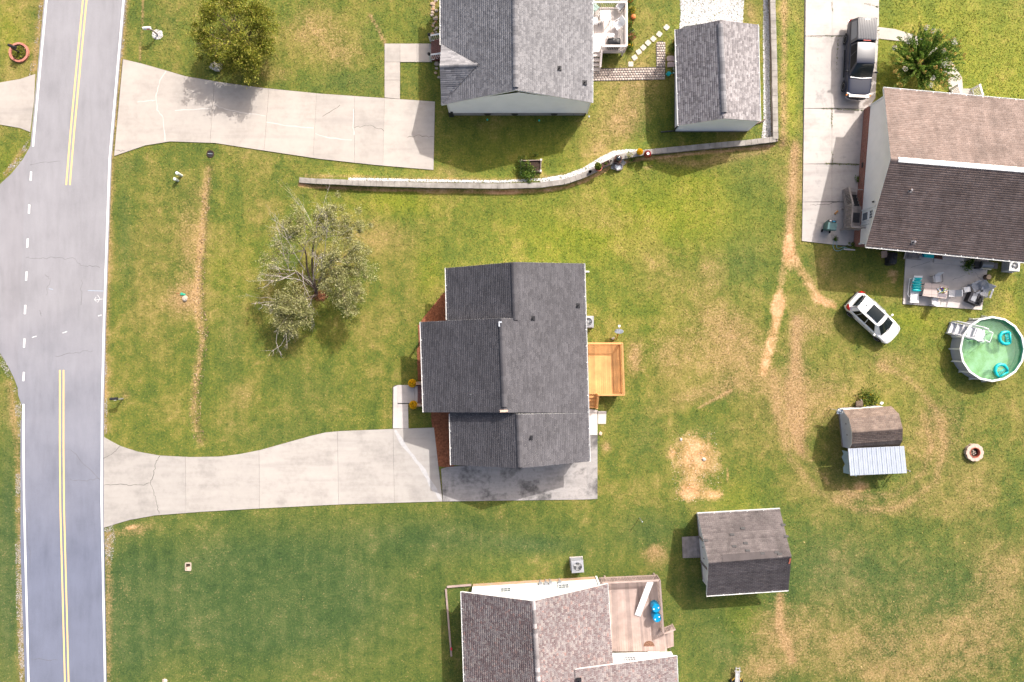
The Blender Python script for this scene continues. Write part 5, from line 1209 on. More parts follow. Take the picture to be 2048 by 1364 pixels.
def stones(name, polys, dens, size, stops, flat=.6, elong=1.0, zoff=.0, kind='stuff', fade=None, z=None):
    Ps = [scatter(p, dens) for p in polys]; P = np.concatenate([a for a, b in Ps]); Q = np.concatenate([b for a, b in Ps])
    if fade is not None: k = fade(P, Q); P = P[k]; Q = Q[k]
    n = len(P); X = (P-1024)/S; Y = (682-Q)/S; Z = (tz(X, Y) if z is None else np.full(n, z)) + zoff
    s = size*RNG.uniform(.5, 1.4, n); a = RNG.uniform(0, 6.283, n); e = RNG.uniform(1, elong, n) if elong > 1 else np.ones(n)
    V = OCT[None]*np.stack([s*e, s*RNG.uniform(.6, 1, n)/np.sqrt(e), s*flat], 1)[:, None, :]
    ca, sa = np.cos(a)[:, None], np.sin(a)[:, None]; tilt = RNG.uniform(-.4, .4, n)[:, None]
    x = V[..., 0]*ca - V[..., 1]*sa; y = V[..., 0]*sa + V[..., 1]*ca; zz = V[..., 2] + tilt*V[..., 0]*.5
    V = np.stack([x+X[:, None], y+Y[:, None], zz+Z[:, None]+s[:, None]*.2], 2).reshape(-1, 3)
    F = (np.arange(n)*6)[:, None, None]+OCTF[None]; F = F.reshape(-1, 3)
    key = 'loose_'+name
    if key not in M:
        q = N(key); M[key] = q.out(q.mix(.4, q.ramp(q.attr('tint'), stops), q.mix(q.noise(20, 3), (.5,)*3, (1.1,)*3), 'MULTIPLY'), .85, .15)
    o = fast_obj(name, V, F, M[key], {'tint': ('FACE', 'FLOAT', np.repeat(RNG.random(n), 8))}); o['kind'] = kind; return o
WHITE_G = [(0, (.42, .41, .41)), (.5, (.66, .65, .65)), (1, (.84, .83, .82))]
def strip_px(pts, w0, w1):
    return [(x, y+w0) for x, y in pts]+[(x, y+w1) for x, y in pts[::-1]]
GP = [strip_px([(700, 366), (850, 369), (1000, 371), (1080, 367)], -8, -3), [(1080, 359), (1130, 351), (1165, 338), (1200, 316), (1225, 304), (1250, 301), (1290, 303), (1290, 309), (1240, 316), (1205, 330), (1168, 349), (1130, 362), (1080, 368)],
      [(1290, 303), (1340, 297), (1420, 289), (1480, 283), (1482, 288), (1420, 294), (1340, 302), (1290, 309)], [(1225, 322), (1245, 316), (1252, 326), (1236, 341), (1222, 337)]]
g = stones('white_gravel', GP, 900, .045, WHITE_G); g['label'] = 'white gravel strip behind the curved block wall'
for p in GP: hard(p)
GE = [(1527, -40), (1538, -40), (1541, 150), (1543, 278), (1522, 282), (1527, 240), (1526, 60)]
stones('white_gravel', [GE], 800, .045, WHITE_G); hard(GE)
GD = [(1359, -40), (1489, -40), (1488, 0), (1486, 30), (1484, 62), (1358, 70), (1361, 30)]
stones('white_gravel', [GD], 700, .05, [(0, (.44, .42, .40)), (.5, (.62, .60, .58)), (1, (.80, .78, .76))]); hard(GD)
SHO = [[(44, 860), (41, 1000), (42, 1364), (52, 1364), (42, 1100), (41, 900)], [(36, 860), (30, 1000), (32, 1200), (40, 1364), (50, 1364), (41, 1100), (42, 870)], [(0, 706), (14, 728), (28, 756), (40, 788), (44, 830), (40, 870), (33, 840), (24, 780), (8, 740), (-10, 720)],
       [(80, 0), (90, 0), (66, 160), (58, 155)], [(60, 262), (64, 288), (46, 318), (14, 352), (6, 346), (36, 312), (52, 284)], [(208, 1058), (226, 1050), (232, 1080), (222, 1130), (212, 1130)], [(249, 0), (255, 0), (250, 60), (244, 118), (240, 118)], [(210, 650), (214, 650), (214, 870), (207, 874)]]
stones('shoulder_gravel', SHO, 330, .036, [(0, (.24, .21, .18)), (.5, (.36, .335, .31)), (1, (.54, .52, .50))], fade=lambda P, Q: fbm(P/S, Q/S, 1.3, 5.0, 4)+RNG.normal(0, .06, len(P)) > .50)
# mulch beds of the middle house
M['mulch'] = pm('red_brown_mulch', (.25, .095, .05), .45, 7, .95, .1, bump=.6, obj=False)
MU = [[(894, 582), (882, 592), (866, 612), (848, 634), (836, 652), (838, 690), (834, 700), (836, 760), (850, 762), (895, 762), (905, 650)], [(862, 822), (900, 822), (908, 936), (876, 932), (868, 900)], [(1196, 790), (1225, 792), (1215, 806), (1198, 806)]]
for k, p in enumerate(MU[:2]):
    slab('mulch_bed', p, .035, M['mulch'], th=.06, kind='structure'); hard(p)
stones('mulch', MU[:2], 420, .05, [(0, (.13, .048, .028)), (.5, (.25, .095, .052)), (1, (.40, .18, .10))], .35, 2.6)
stones('mulch', [[(x+17*math.cos(t), y+11*math.sin(t)) for t in [i*.7 for i in range(9)]] for x, y in ((640, 592),)], 300, .05, [], .35, 2.6)
# trench debris: clods of straw and stone along the washed-out ditch
DP = [[(x-7, y) for x, y in [(415, 335), (408, 420), (398, 520), (394, 600), (404, 680), (392, 760), (384, 830), (394, 885)]]+[(x+6, y) for x, y in [(404, 885), (396, 830), (400, 760), (412, 680), (404, 600), (404, 520), (412, 420), (418, 335)]]]
stones('ditch_debris', DP, 22, .05, [(0, (.18, .11, .06)), (.6, (.36, .25, .15)), (1, (.50, .39, .27))], .4, 2.2)
stones('bare_soil_crumbs', [[(1345, 870), (1430, 865), (1450, 950), (1445, 1003), (1350, 1003), (1340, 930)]], 40, .03, [(0, (.34, .20, .11)), (.6, (.52, .36, .22)), (1, (.70, .66, .62))], .6)
# ------------------------------------------------------------------ foliage
def leaf_mat(name, stops, trans=.35):
    q = N(name); t = q.attr('tint'); col = q.ramp(t, stops); col = q.mix(.35, col, q.mix(q.noise(1.3, 3), (.55,)*3, (1.2,)*3), 'MULTIPLY')
    q.out(col, .55, .3); tr = q.n('BsdfTranslucent'); q.inp(tr.inputs[0], col); mx = q.n('MixShader'); mx.inputs[0].default_value = trans
    q.l(q.b.outputs[0], mx.inputs[1]); q.l(tr.outputs[0], mx.inputs[2]); q.l(mx.outputs[0], q.t.nodes['Material Output'].inputs[0]); return q.m
M['leaf_olive'] = leaf_mat('yellow_olive_leaves', [(0, (.12, .155, .02)), (.5, (.26, .285, .036)), (.85, (.38, .36, .055)), (1, (.50, .40, .11))])
M['leaf_grey'] = leaf_mat('pale_olive_leaves', [(0, (.24, .25, .09)), (.5, (.42, .42, .18)), (.85, (.52, .50, .26)), (1, (.60, .55, .36))])
M['leaf_green'] = leaf_mat('glossy_green_leaves', [(0, (.035, .085, .014)), (.5, (.10, .19, .028)), (.9, (.23, .32, .05)), (1, (.42, .38, .08))])
M['leaf_shrub'] = leaf_mat('bright_green_shrub_leaves', [(0, (.06, .14, .02)), (.5, (.15, .27, .04)), (.9, (.30, .40, .07)), (1, (.50, .44, .12))])
M['leaf_vine'] = leaf_mat('light_green_leaves', [(0, (.06, .11, .015)), (.5, (.14, .20, .03)), (.9, (.26, .29, .05)), (1, (.4, .3, .06))])
M['petal_white'] = leaf_mat('white_petals', [(0, (.70, .66, .60)), (1, (.86, .84, .82))], .3); M['petal_yellow'] = leaf_mat('golden_petals', [(0, (.80, .42, .005)), (.5, (.90, .60, .01)), (1, (.92, .70, .05))], .25)
M['petal_orange'] = leaf_mat('orange_petals', [(0, (.66, .10, .03)), (1, (.85, .25, .08))], .25); M['petal_pink'] = leaf_mat('dull_pink_petals', [(0, (.45, .14, .10)), (1, (.62, .32, .18))], .25); M['seed_tan'] = leaf_mat('tan_seed_heads', [(0, (.42, .25, .06)), (1, (.66, .42, .14))], .2)
def leaf_mesh(name, C, size, mat, parent, up=.35, elong=1.5, tint=None, dirs=None):
    """C (n,3) leaf centres in the world; each a small folded pair of faces."""
    n = len(C); d = RNG.normal(size=(n, 3)) if dirs is None else dirs + RNG.normal(size=(n, 3))*.5
    d /= np.linalg.norm(d, axis=1)[:, None]; w = RNG.normal(size=(n, 3)); w[:, 2] *= up; s = np.cross(d, w); s /= np.linalg.norm(s, axis=1)[:, None]+1e-9
    L = (size*RNG.uniform(.6, 1.35, n))[:, None]; nn = np.cross(d, s)
    a = C-d*L*elong/2; b = C+s*L*.5+nn*L*.12; c = C+d*L*elong/2; e = C-s*L*.5+nn*L*.12
    V = np.stack([a, b, c, e], 1).reshape(-1, 3); F = np.arange(4*n).reshape(n, 4)
    t = RNG.random(n) if tint is None else tint
    return fast_obj(name, V, F, mat, {'tint': ('FACE', 'FLOAT', t)}, parent)
def ball(c, r, n, shell=.55, flat=1.0):
    d = RNG.normal(size=(n, 3)); d /= np.linalg.norm(d, axis=1)[:, None]; k = RNG.random(n)**(1/3.)*(1-shell)+shell*RNG.uniform(.75, 1.05, n)
    return np.array(c)[None]+d*(r*k)[:, None]*np.array([1, 1, flat])
def cloud(c, r, n, flat=.75, tufts=11, tight=.17):
    """An uneven spray of leaves: tufts scattered round c, leaves round each tuft."""
    s = RNG.normal(size=(tufts, 3))*np.array([.55, .55, .5*flat])*r; k = RNG.integers(0, tufts, n); w = RNG.uniform(.6, 1.5, tufts)*tight
    return np.array(c)[None]+s[k]+RNG.normal(size=(n, 3))*w[k][:, None]*np.array([1, 1, .7])
def limb(mb, a, b, r0, r1, bend=.12, seg=5, n=6):
    a = Vector(a); b = Vector(b); L = (b-a).length; off = Vector((random.uniform(-1, 1), random.uniform(-1, 1), random.uniform(-.3, .8)))*L*bend
    pts = [a.lerp(b, i/seg)+off*math.sin(math.pi*i/seg)+Vector((random.uniform(-1, 1), random.uniform(-1, 1), random.uniform(-1, 1)))*L*.02*(0 < i < seg) for i in range(seg+1)]
    mb.tube(pts, [r0+(r1-r0)*i/seg for i in range(seg+1)], n); return pts
def twigs(mb, a, b, r, depth, spread=.6):
    pts = limb(mb, a, b, r, r*.45, .1, 4, 4)
    if depth <= 0: return
    d = Vector(b)-Vector(a)
    for k in range(4):
        i = random.randint(1, 4); v = (d*random.uniform(.35, .75)); v = v + Vector((random.uniform(-1, 1), random.uniform(-1, 1), random.uniform(-.6, .8)))*d.length*spread
        twigs(mb, pts[i], pts[i]+v*.7, r*.5, depth-1, spread)

def upper_tree():
    base = GB(494, 100); t = thing('leafy_tree', 'dense yellow green tree shading the pale driveway near the road', 'tree', base); c = W(466, 64, 2.3); tr = MB(); top = base.lerp(c, .55)
    limb(tr, base-Vector((0, 0, .1)), top, .16, .10, .05); pts = []; cl = []
    for k in range(30):
        a = random.uniform(0, 6.283); f = math.acos(random.uniform(-.45, 1)); q = c+Vector((2.5*math.sin(f)*math.cos(a), 2.6*math.sin(f)*math.sin(a), 1.15*math.cos(f))); cl.append((q, random.uniform(.4, .8))); limb(tr, top.lerp(base, random.uniform(0, .3)), q, .06, .015)
    for q, r in cl:
        for j in range(4): limb(tr, q.lerp(top, .3), q+Vector((random.uniform(-r, r), random.uniform(-r, r), random.uniform(-r, r)*.7)), .018, .006, .1, 3, 4)
    tr.build('trunk', M['bark'], t, fix=False)
    C = np.concatenate([cloud(q, r*1.1, 950, .75, 11, .17) for q, r in cl]+[ball(c, 2.4, 3000, .5, .45)]); leaf_mesh('crown', C, .085, M['leaf_olive'], t)
upper_tree()
def sparse_tree():
    base = GB(634, 588); t = thing('sparse_tree', 'sparse pale olive tree with bare grey twigs on the front lawn', 'tree', base); tr = MB(); tw = MB()
    cl = [(600, 436, 4.3, .75, 260), (655, 425, 4.4, .85, 420), (690, 445, 4.2, .75, 360), (712, 470, 3.8, .75, 380), (706, 510, 3.8, .85, 520), (690, 550, 3.6, .85, 560), (712, 580, 3.2, .7, 360), (700, 612, 3.0, .7, 330), (650, 470, 4.4, .8, 300),
          (575, 470, 4.0, .8, 330), (556, 505, 3.8, .75, 230), (545, 545, 3.5, .6, 130), (665, 515, 4.2, .8, 520), (650, 560, 3.4, .7, 300), (680, 590, 2.8, .6, 280), (610, 490, 4.2, .8, 120), (590, 455, 4.2, .7, 240), (720, 540, 3.4, .6, 260), (640, 440, 4.4, .6, 240),
          (575, 602, 2.4, .7, 420), (560, 628, 2.2, .7, 420), (598, 618, 2.4, .65, 420), (582, 645, 2.0, .7, 380), (545, 612, 2.2, .5, 160), (612, 640, 2.0, .5, 160), (590, 580, 2.4, .5, 160)]
    stems = []
    for k, (px, py, z) in enumerate(((610, 500, 2.6), (655, 530, 2.6), (590, 545, 2.2), (630, 470, 3.0), (600, 595, 1.6))): p = W(px, py, z); limb(tr, base, p, .10, .045, .08); stems.append(p)
    Cs = []
    for px, py, z, r, n in cl:
        q = W(px, py, z); s = min(stems, key=lambda v: (v-q).length); limb(tr, s, q, .035, .012); Cs.append(cloud(q, r*1.15, int(n*5.2), .7, 13, .15))
        for j in range(7): limb(tr, q.lerp(s, .35), q+Vector((random.uniform(-r, r), random.uniform(-r, r), random.uniform(-r, r)*.6)), .013, .004, .12, 3, 4)
    for a, b, z0, z1 in (((626, 560), (634, 452), 2.6, 4.7), ((610, 540), (575, 480), 2.5, 4.6), ((600, 560), (552, 552), 2.4, 3.7), ((590, 545), (548, 562), 2.6, 3.3), ((615, 570), (590, 540), 2.0, 4.0), ((600, 605), (528, 604), 1.8, 2.3), ((580, 625), (552, 684), 1.8, 1.6), ((585, 640), (562, 690), 1.7, 1.5),
                         ((640, 540), (655, 460), 2.6, 4.8), ((625, 570), (645, 535), 2.2, 4.2), ((628, 590), (620, 600), 1.2, 2.2), ((605, 540), (622, 600), 2.8, 2.2), ((630, 545), (642, 500), 3.0, 4.6), ((600, 520), (612, 470), 3.2, 4.7), ((580, 545), (566, 500), 2.8, 4.2)):
        twigs(tw, W(*a, z0), W(*b, z1), .026, 3, .48)
    tr.build('trunk', M['bark'], t, fix=False); tw.build('bare_twigs', M['twig'], t, fix=False); leaf_mesh('crown', np.concatenate(Cs), .07, M['leaf_grey'], t)
sparse_tree()
def flowering_bush():
    base = GB(1824, 140); t = thing('flowering_bush', 'tall green shrub with white and tan blossom tips beside the porch walk', 'shrub', base); st = MB(); C = []; D = []; tips = []
    for k in range(190):
        a = random.uniform(0, 6.283); rr = random.uniform(.15, 1)**.6*2.85; h = 2.9-1.15*(rr/2.85)**2+random.uniform(-.35, .2); e = base+Vector((rr*math.cos(a), rr*math.sin(a), h)); m = base+Vector((rr*.35*math.cos(a), rr*.35*math.sin(a), h*.72)); s = base+Vector((.2*math.cos(a), .2*math.sin(a), 0))
        pts = [s*(1-u)**2+m*2*u*(1-u)+e*u*u for u in [i/9. for i in range(10)]]; st.tube(pts, [.02-.0018*i for i in range(10)], 4)
        for u in np.linspace(.35, 1.0, 34):
            p = s*(1-u)**2+m*2*u*(1-u)+e*u*u; d = ((m-s)*(1-u)+(e-m)*u).normalized()
            for j in range(4): C.append(tuple(p+Vector((random.uniform(-1, 1), random.uniform(-1, 1), random.uniform(-1, 1)))*.075)); D.append(tuple(d))
        tips.append(e)
    st.build('stems', M['bark'], t, fix=False); leaf_mesh('leaves', np.array(C), .08, M['leaf_shrub'], t, dirs=np.array(D))
    random.shuffle(tips)
    for k, p in enumerate(tips[:62]):
        w = k < 15; leaf_mesh('blossom', ball(p+Vector((0, 0, .08)), .19 if w else .15, 60 if w else 30, .3), .05, M['petal_white'] if w else M['seed_tan'], t)
flowering_bush()
def clump(name, label, cat, px, py, r, h, n, size, mat, petals=None, group=None, z=None, stemn=8, np_=40):
    b = GB(px, py) if z is None else W(px, py, z); t = thing(name, label, cat, b, 0, group); s = MB()
    for k in range(stemn):
        a = random.uniform(0, 6.28); s.tube([b, b+Vector((r*.4*math.cos(a), r*.4*math.sin(a), h*.5)), b+Vector((r*.8*math.cos(a), r*.8*math.sin(a), h*random.uniform(.6, 1)))], [.012, .009, .005], 4)
    s.build('stems', M['bark'], t, fix=False); leaf_mesh('leaves', cloud(b+Vector((0, 0, h*.6)), r, n, h*.6/r, 9, .3*r), size, mat, t)
    if petals:
        o = leaf_mesh('blossoms', ball(b+Vector((0, 0, h*.75)), r*.9, np_, .7, h*.4/r), size*.9, M[petals], t); o['kind'] = 'stuff'
    return t
def mum(px, py, r, label, group=None, z=0.0, pot=True):
    b = W(px, py, z); t = thing('chrysanthemum', label, 'potted flower', b, 0, group)
    if pot: MB().lathe([(r*.5, 0), (r*.7, .22), (r*.74, .24), (r*.66, .24), (r*.6, .2)], 14, b).build('pot', M['black'], t)
    c = b+Vector((0, 0, .34)); leaf_mesh('leaves', ball(c, r*.85, 260, .4, .75), .05, M['leaf_green'], t); d = RNG.normal(size=(950, 3)); d[:, 2] = np.abs(d[:, 2])*1.2-.25; d /= np.linalg.norm(d, axis=1)[:, None]
    f = leaf_mesh('blossoms', np.array(c)[None]+d*r*np.array([1, 1, .8]), .075, M['petal_yellow'], t, elong=1.1); f['kind'] = 'stuff'
mum(826, 766, .3, 'round yellow chrysanthemum on the upper side of the front steps of the middle house', 'yellow chrysanthemums by the front steps', .12)
mum(828, 809, .3, 'round yellow chrysanthemum on the lower side of the front steps of the middle house', 'yellow chrysanthemums by the front steps', .12)
# ------------------------------------------------------------------ vehicles
def car_paint(name, c, rough=.25, metal=0.0, coat=.5):
    q = N(name); q.b.inputs['Coat Weight'].default_value = coat; q.b.inputs['Coat Roughness'].default_value = .08
    return q.out(q.ramp(q.noise(2, 3, obj=True), [(.3, tuple(x*.94 for x in c)), (.7, c)]), rough, .5, metal)
M['paint_white'] = car_paint('white_car_paint', (.80, .80, .80), .3); M['paint_navy'] = car_paint('dark_navy_car_paint', (.010, .015, .036), .35, .0, .12); M['cap_navy'] = car_paint('dull_navy_fibreglass', (.040, .044, .062), .5)
M['lamp_red'] = N('red_tail_lamp').out((.42, .015, .012), .15, .6); M['lamp_clear'] = N('clear_head_lamp').out((.62, .63, .66), .1, .8); M['amber'] = N('amber_lamp').out((.7, .22, .02), .2, .6)
def patch(a, b, c, d, bow=0.0, n=6, m=5, off=.0, u0=0, u1=1, v0=0, v1=1):
    """Curved panel over the corners a b c d (a-b lower edge, d-c upper edge)."""
    a, b, c, d = [Vector(v) for v in (a, b, c, d)]; nr = (b-a).cross(d-a).normalized(); rows = []
    for i in range(m+1):
        v = v0+(v1-v0)*i/m; r = []
        for j in range(n+1):
            u = u0+(u1-u0)*j/n; p = a.lerp(b, u).lerp(d.lerp(c, u), v); r.append(p+nr*(bow*math.sin(math.pi*u)+off))
        rows.append(r)
    return MB().grid(rows)
def wheel(t, x, y, r, w=.22):
    s = 1 if y > 0 else -1; M4 = Matrix.Translation((x, y, r)) @ Matrix.Rotation(math.pi/2, 4, 'X'); wr = MB(); R0 = r
    wr.lathe([(R0*.62, -w/2), (R0*.93, -w/2), (R0, -w/2+.03), (R0, w/2-.03), (R0*.93, w/2), (R0*.62, w/2)], 24, (0, 0, 0), M4.to_3x3()); wr.v = [tuple(Vector(v)+Vector((x, y, r))) for v in wr.v]
    o = wr.build('wheel', M['rubber'], t, world=False); rim = MB(); rim.lathe([(R0*.64, -.05), (R0*.64, .05), (R0*.56, .03), (R0*.15, .0), (R0*.15, -.05)], 20, (0, 0, 0), M4.to_3x3())
    for k in range(5):
        a = 2*math.pi*k/5; rim.bar((.04*math.cos(a), -s*.0, .04*math.sin(a)), (R0*.6*math.cos(a), 0, R0*.6*math.sin(a)), .06, .05, (0, 1, 0))
    rim.v = [tuple(Vector(v)+Vector((x, y+s*(w/2-.04), r))) for v in rim.v]; rim.build('rim', M['grey_metal'], o, world=False)
def shell(stations, crown):
    """Lower body: (x, half width, top height, bottom height)."""
    rows = []
    for x, w, zt, zb in stations:
        half = [(w*.90, zb), (w*.985, zb+.12), (w, zb+(zt-zb)*.5), (w*.985, zt-.10), (w*.93, zt-.015), (w*.62, zt+crown*.6), (0, zt+crown)]
        rows.append([(x, y, z) for y, z in half]+[(x, -y, z) for y, z in half[-2::-1]])
    m = MB().grid(rows); n = len(rows[0]); L = len(rows); m.f.append(tuple(range(n))); m.f.append(tuple(range((L-1)*n, L*n))[::-1]); return m
def smooth_obj(o, lv=2):
    md = o.modifiers.new('smooth', 'SUBSURF'); md.levels = lv; md.render_levels = lv; o.data.polygons.foreach_set('use_smooth', [True]*len(o.data.polygons)); return o
def suv(label, c, heading):
    t = thing('parked_car', label, 'car', c, heading); P = M['paint_white']
    st = [(-2.23, .60, .88, .42), (-2.20, .72, .98, .32), (-2.06, .83, 1.03, .27), (-1.7, .90, 1.03, .25), (-1.0, .925, 1.0, .24), (0, .925, .97, .24), (.75, .92, .95, .24), (1.15, .915, .94, .25), (1.5, .90, .90, .26), (1.85, .86, .84, .28), (2.06, .78, .76, .30), (2.17, .62, .68, .36), (2.2, .45, .64, .42)]
    smooth_obj(shell(st, .035).build('body', P, t, world=False))
    zb, zr = .95, 1.60
    # cabin: roof, pillars and sides
    B = dict(rl=(-2.0, .70, 1.02), sl0=(-1.72, .83, 1.01), sl1=(.72, .83, .95), cl=(1.2, .70, .93), rl2=(-1.70, .50, 1.57), s0=(-1.48, .60, 1.60), s1=(.12, .60, 1.60), c2=(.36, .50, 1.57))
    F = lambda p: (p[0], -p[1], p[2])
    rf = MB(); rows = []
    for x, w, z in ((-1.86, .46, 1.525), (-1.70, .53, 1.57), (-1.4, .60, 1.61), (-.7, .615, 1.63), (-.1, .605, 1.62), (.22, .565, 1.595), (.38, .51, 1.565)):
        rows.append([(x + (.09*(1-(k/4.)**2) if x > .3 else 0) - (.05*(1-(k/4.)**2) if x < -1.8 else 0), w*k/4., z+.05*(1-(k/4.)**2)) for k in range(-4, 5)])
    rf.grid(rows); o = rf.build('roof', P, t, world=False, smooth=True)
    for s in (1, -1):
        G_ = (lambda p: p) if s > 0 else F
        sd = MB(); sd.quad(G_(B['sl0']), G_(B['sl1']), G_(B['s1']), G_(B['s0'])); sd.quad(G_(B['rl']), G_(B['sl0']), G_(B['s0']), G_(B['rl2'])); sd.quad(G_(B['sl1']), G_(B['cl']), G_(B['c2']), G_(B['s1'])); sd.build('cabin_side', P, t, world=False)
        a, b, c_, d = [G_(B[k]) for k in ('sl0', 'sl1', 's1', 's0')]
        if s < 0: a, b, c_, d = b, a, d, c_
        for u0, u1 in (((.03, .19), (.21, .55), (.58, .97)) if s > 0 else ((.03, .42), (.45, .79), (.81, .97))): patch(a, b, c_, d, 0, off=-.012 if s > 0 else -.012, u0=u0, u1=u1, v0=.05, v1=.95).build('side_window', M['side_glass'], t, world=False)
        for sg in (-.012, .012):
            pass
        MB().tube([(-1.45, s*.62, 1.63), (-1.3, s*.63, 1.68), (-.1, s*.63, 1.68), (.08, s*.61, 1.62)], .018, 6).build('roof_rail', M['grey_metal'], t, world=False)
        m = MB(); m.blob((.78, s*1.02, 1.0), .09, .10, .075, 10, 7); m.bar((.78, s*.86, .95), (.78, s*.98, .98), .05, .04); m.build('mirror', P, t, world=False, smooth=True)
        h = MB(); h.add([(2.12, s*.44, .72), (2.02, s*.74, .735), (1.66, s*.88, .86), (1.78, s*.72, .875), (2.0, s*.5, .80), (2.14, s*.45, .62), (2.05, s*.77, .63)], [(0, 1, 2, 3, 4), (0, 5, 6, 1)]); h.v = [(x+.012, y*1.01, z+.018) for x, y, z in h.v]; h.build('headlight', M['lamp_clear'], t, world=False)
        k = MB(); k.add([(-2.2, s*.56, .98), (-2.13, s*.80, .96), (-1.82, s*.90, 1.0), (-1.86, s*.85, 1.06), (-2.15, s*.62, 1.06), (-2.22, s*.58, .82), (-2.14, s*.82, .80), (-1.95, s*.90, .86)], [(0, 1, 2, 3, 4), (0, 5, 6, 1), (1, 6, 7, 2)]); k.v = [(x-.012, y*1.012, z+.012) for x, y, z in k.v]; k.build('taillight', M['lamp_red'], t, world=False)
        for x in (.32, -.62): MB().bar((x, s*.935, .84), (x-.2, s*.935, .84), .025, .03).build('door_handle', M['paint_white'], t, world=False)
        for x in (.75, -.18, -1.12): MB().tube([(x, s*.928, .3), (x, s*.935, .6), (x, s*.918, .9)], .006, 4).build('door_seam', M['black'], t, world=False)
    W0 = [(1.2, .70, .93), (1.2, -.70, .93), (.36, -.50, 1.57), (.36, .50, 1.57)]
    patch((1.2, .70, .93), (1.2, -.70, .93), (.36, -.50, 1.57), (.36, .50, 1.57), -.09, 10, 6).build('windshield_frame', P, t, world=False, smooth=True)
    for b_, o_ in ((-.09, -.012),): patch(*W0, b_, 10, 6, o_, .02, .98, .0, .97).build('windshield', M['auto_glass'], t, world=False, smooth=True)
    patch((-2.0, -.70, 1.02), (-2.0, .70, 1.02), (-1.80, .50, 1.55), (-1.80, -.50, 1.55), -.06, 8, 4).build('tailgate', P, t, world=False, smooth=True); patch((-2.0, -.70, 1.02), (-2.0, .70, 1.02), (-1.80, .50, 1.55), (-1.80, -.50, 1.55), -.06, 8, 4, -.014, .08, .92, .3, .9).build('rear_window', M['auto_glass'], t, world=False, smooth=True)
    q = MB(); q.grid([[(x, y, 1.56+.055*(1-(y/.5)**2)+(.0 if x > -1.8 else -.02)) for y in (-.5, -.25, 0, .25, .5)] for x in (-1.70, -1.86, -1.96)]); q.build('spoiler', M['auto_glass'], t, world=False, smooth=True)
    sr = MB(); sr.grid([[(x, .43*k/4., 1.652+.05*(1-(.43*k/4./.6)**2)+.004-(.012 if x > 0 else 0)) for k in range(-4, 5)] for x in (-1.02, -.7, -.4, -.05, .13)]); sr.build('sunroof', M['auto_glass'], t, world=False, smooth=True); MB().bar((-.42, -.42, 1.688), (-.42, .42, 1.688), .02, .02).build('sunroof_bar', M['black'], t, world=False)
    MB().blob((-1.35, 0, 1.68), .08, .03, .035).build('antenna', M['black'], t, world=False)
    hs = MB()
    for s in (1, -1): hs.tube([(1.32, s*.66, .955), (1.7, s*.62, .905), (2.0, s*.45, .80)], .006, 4)
    hs.build('hood_seam', M['grey_metal'], t, world=False); MB().tube([(1.22, -.66, .955), (1.33, 0, .985), (1.22, .66, .955)], .025, 5).build('wiper_cowl', M['black'], t, world=False)
    MB().box((-2.22, 0, .55), (.04, 1.3, .22)).build('rear_bumper_trim', M['black'], t, world=False); MB().box((2.17, 0, .48), (.05, 1.0, .18)).build('grille', M['black'], t, world=False)
    for x in (1.36, -1.35):
        for y in (.80, -.80): wheel(t, x, y, .34)
    for x in (1.36, -1.35):
        for s in (1, -1):
            a = MB(); a.torus(.385, .035, 16, 6, (x, s*.885, .34), Matrix.Rotation(math.pi/2, 3, 'X'), 0, math.pi); a.build('wheel_arch', M['black'], t, world=False)
    MB().box((0, 0, .27), (4.0, 1.5, .12)).build('underbody', M['black'], t, world=False)
cc = W(1744, 636.5, .5); cc.z = 0
suv('white compact car with dark sunroof parked on the grass near the patio', cc, R(-42.3))
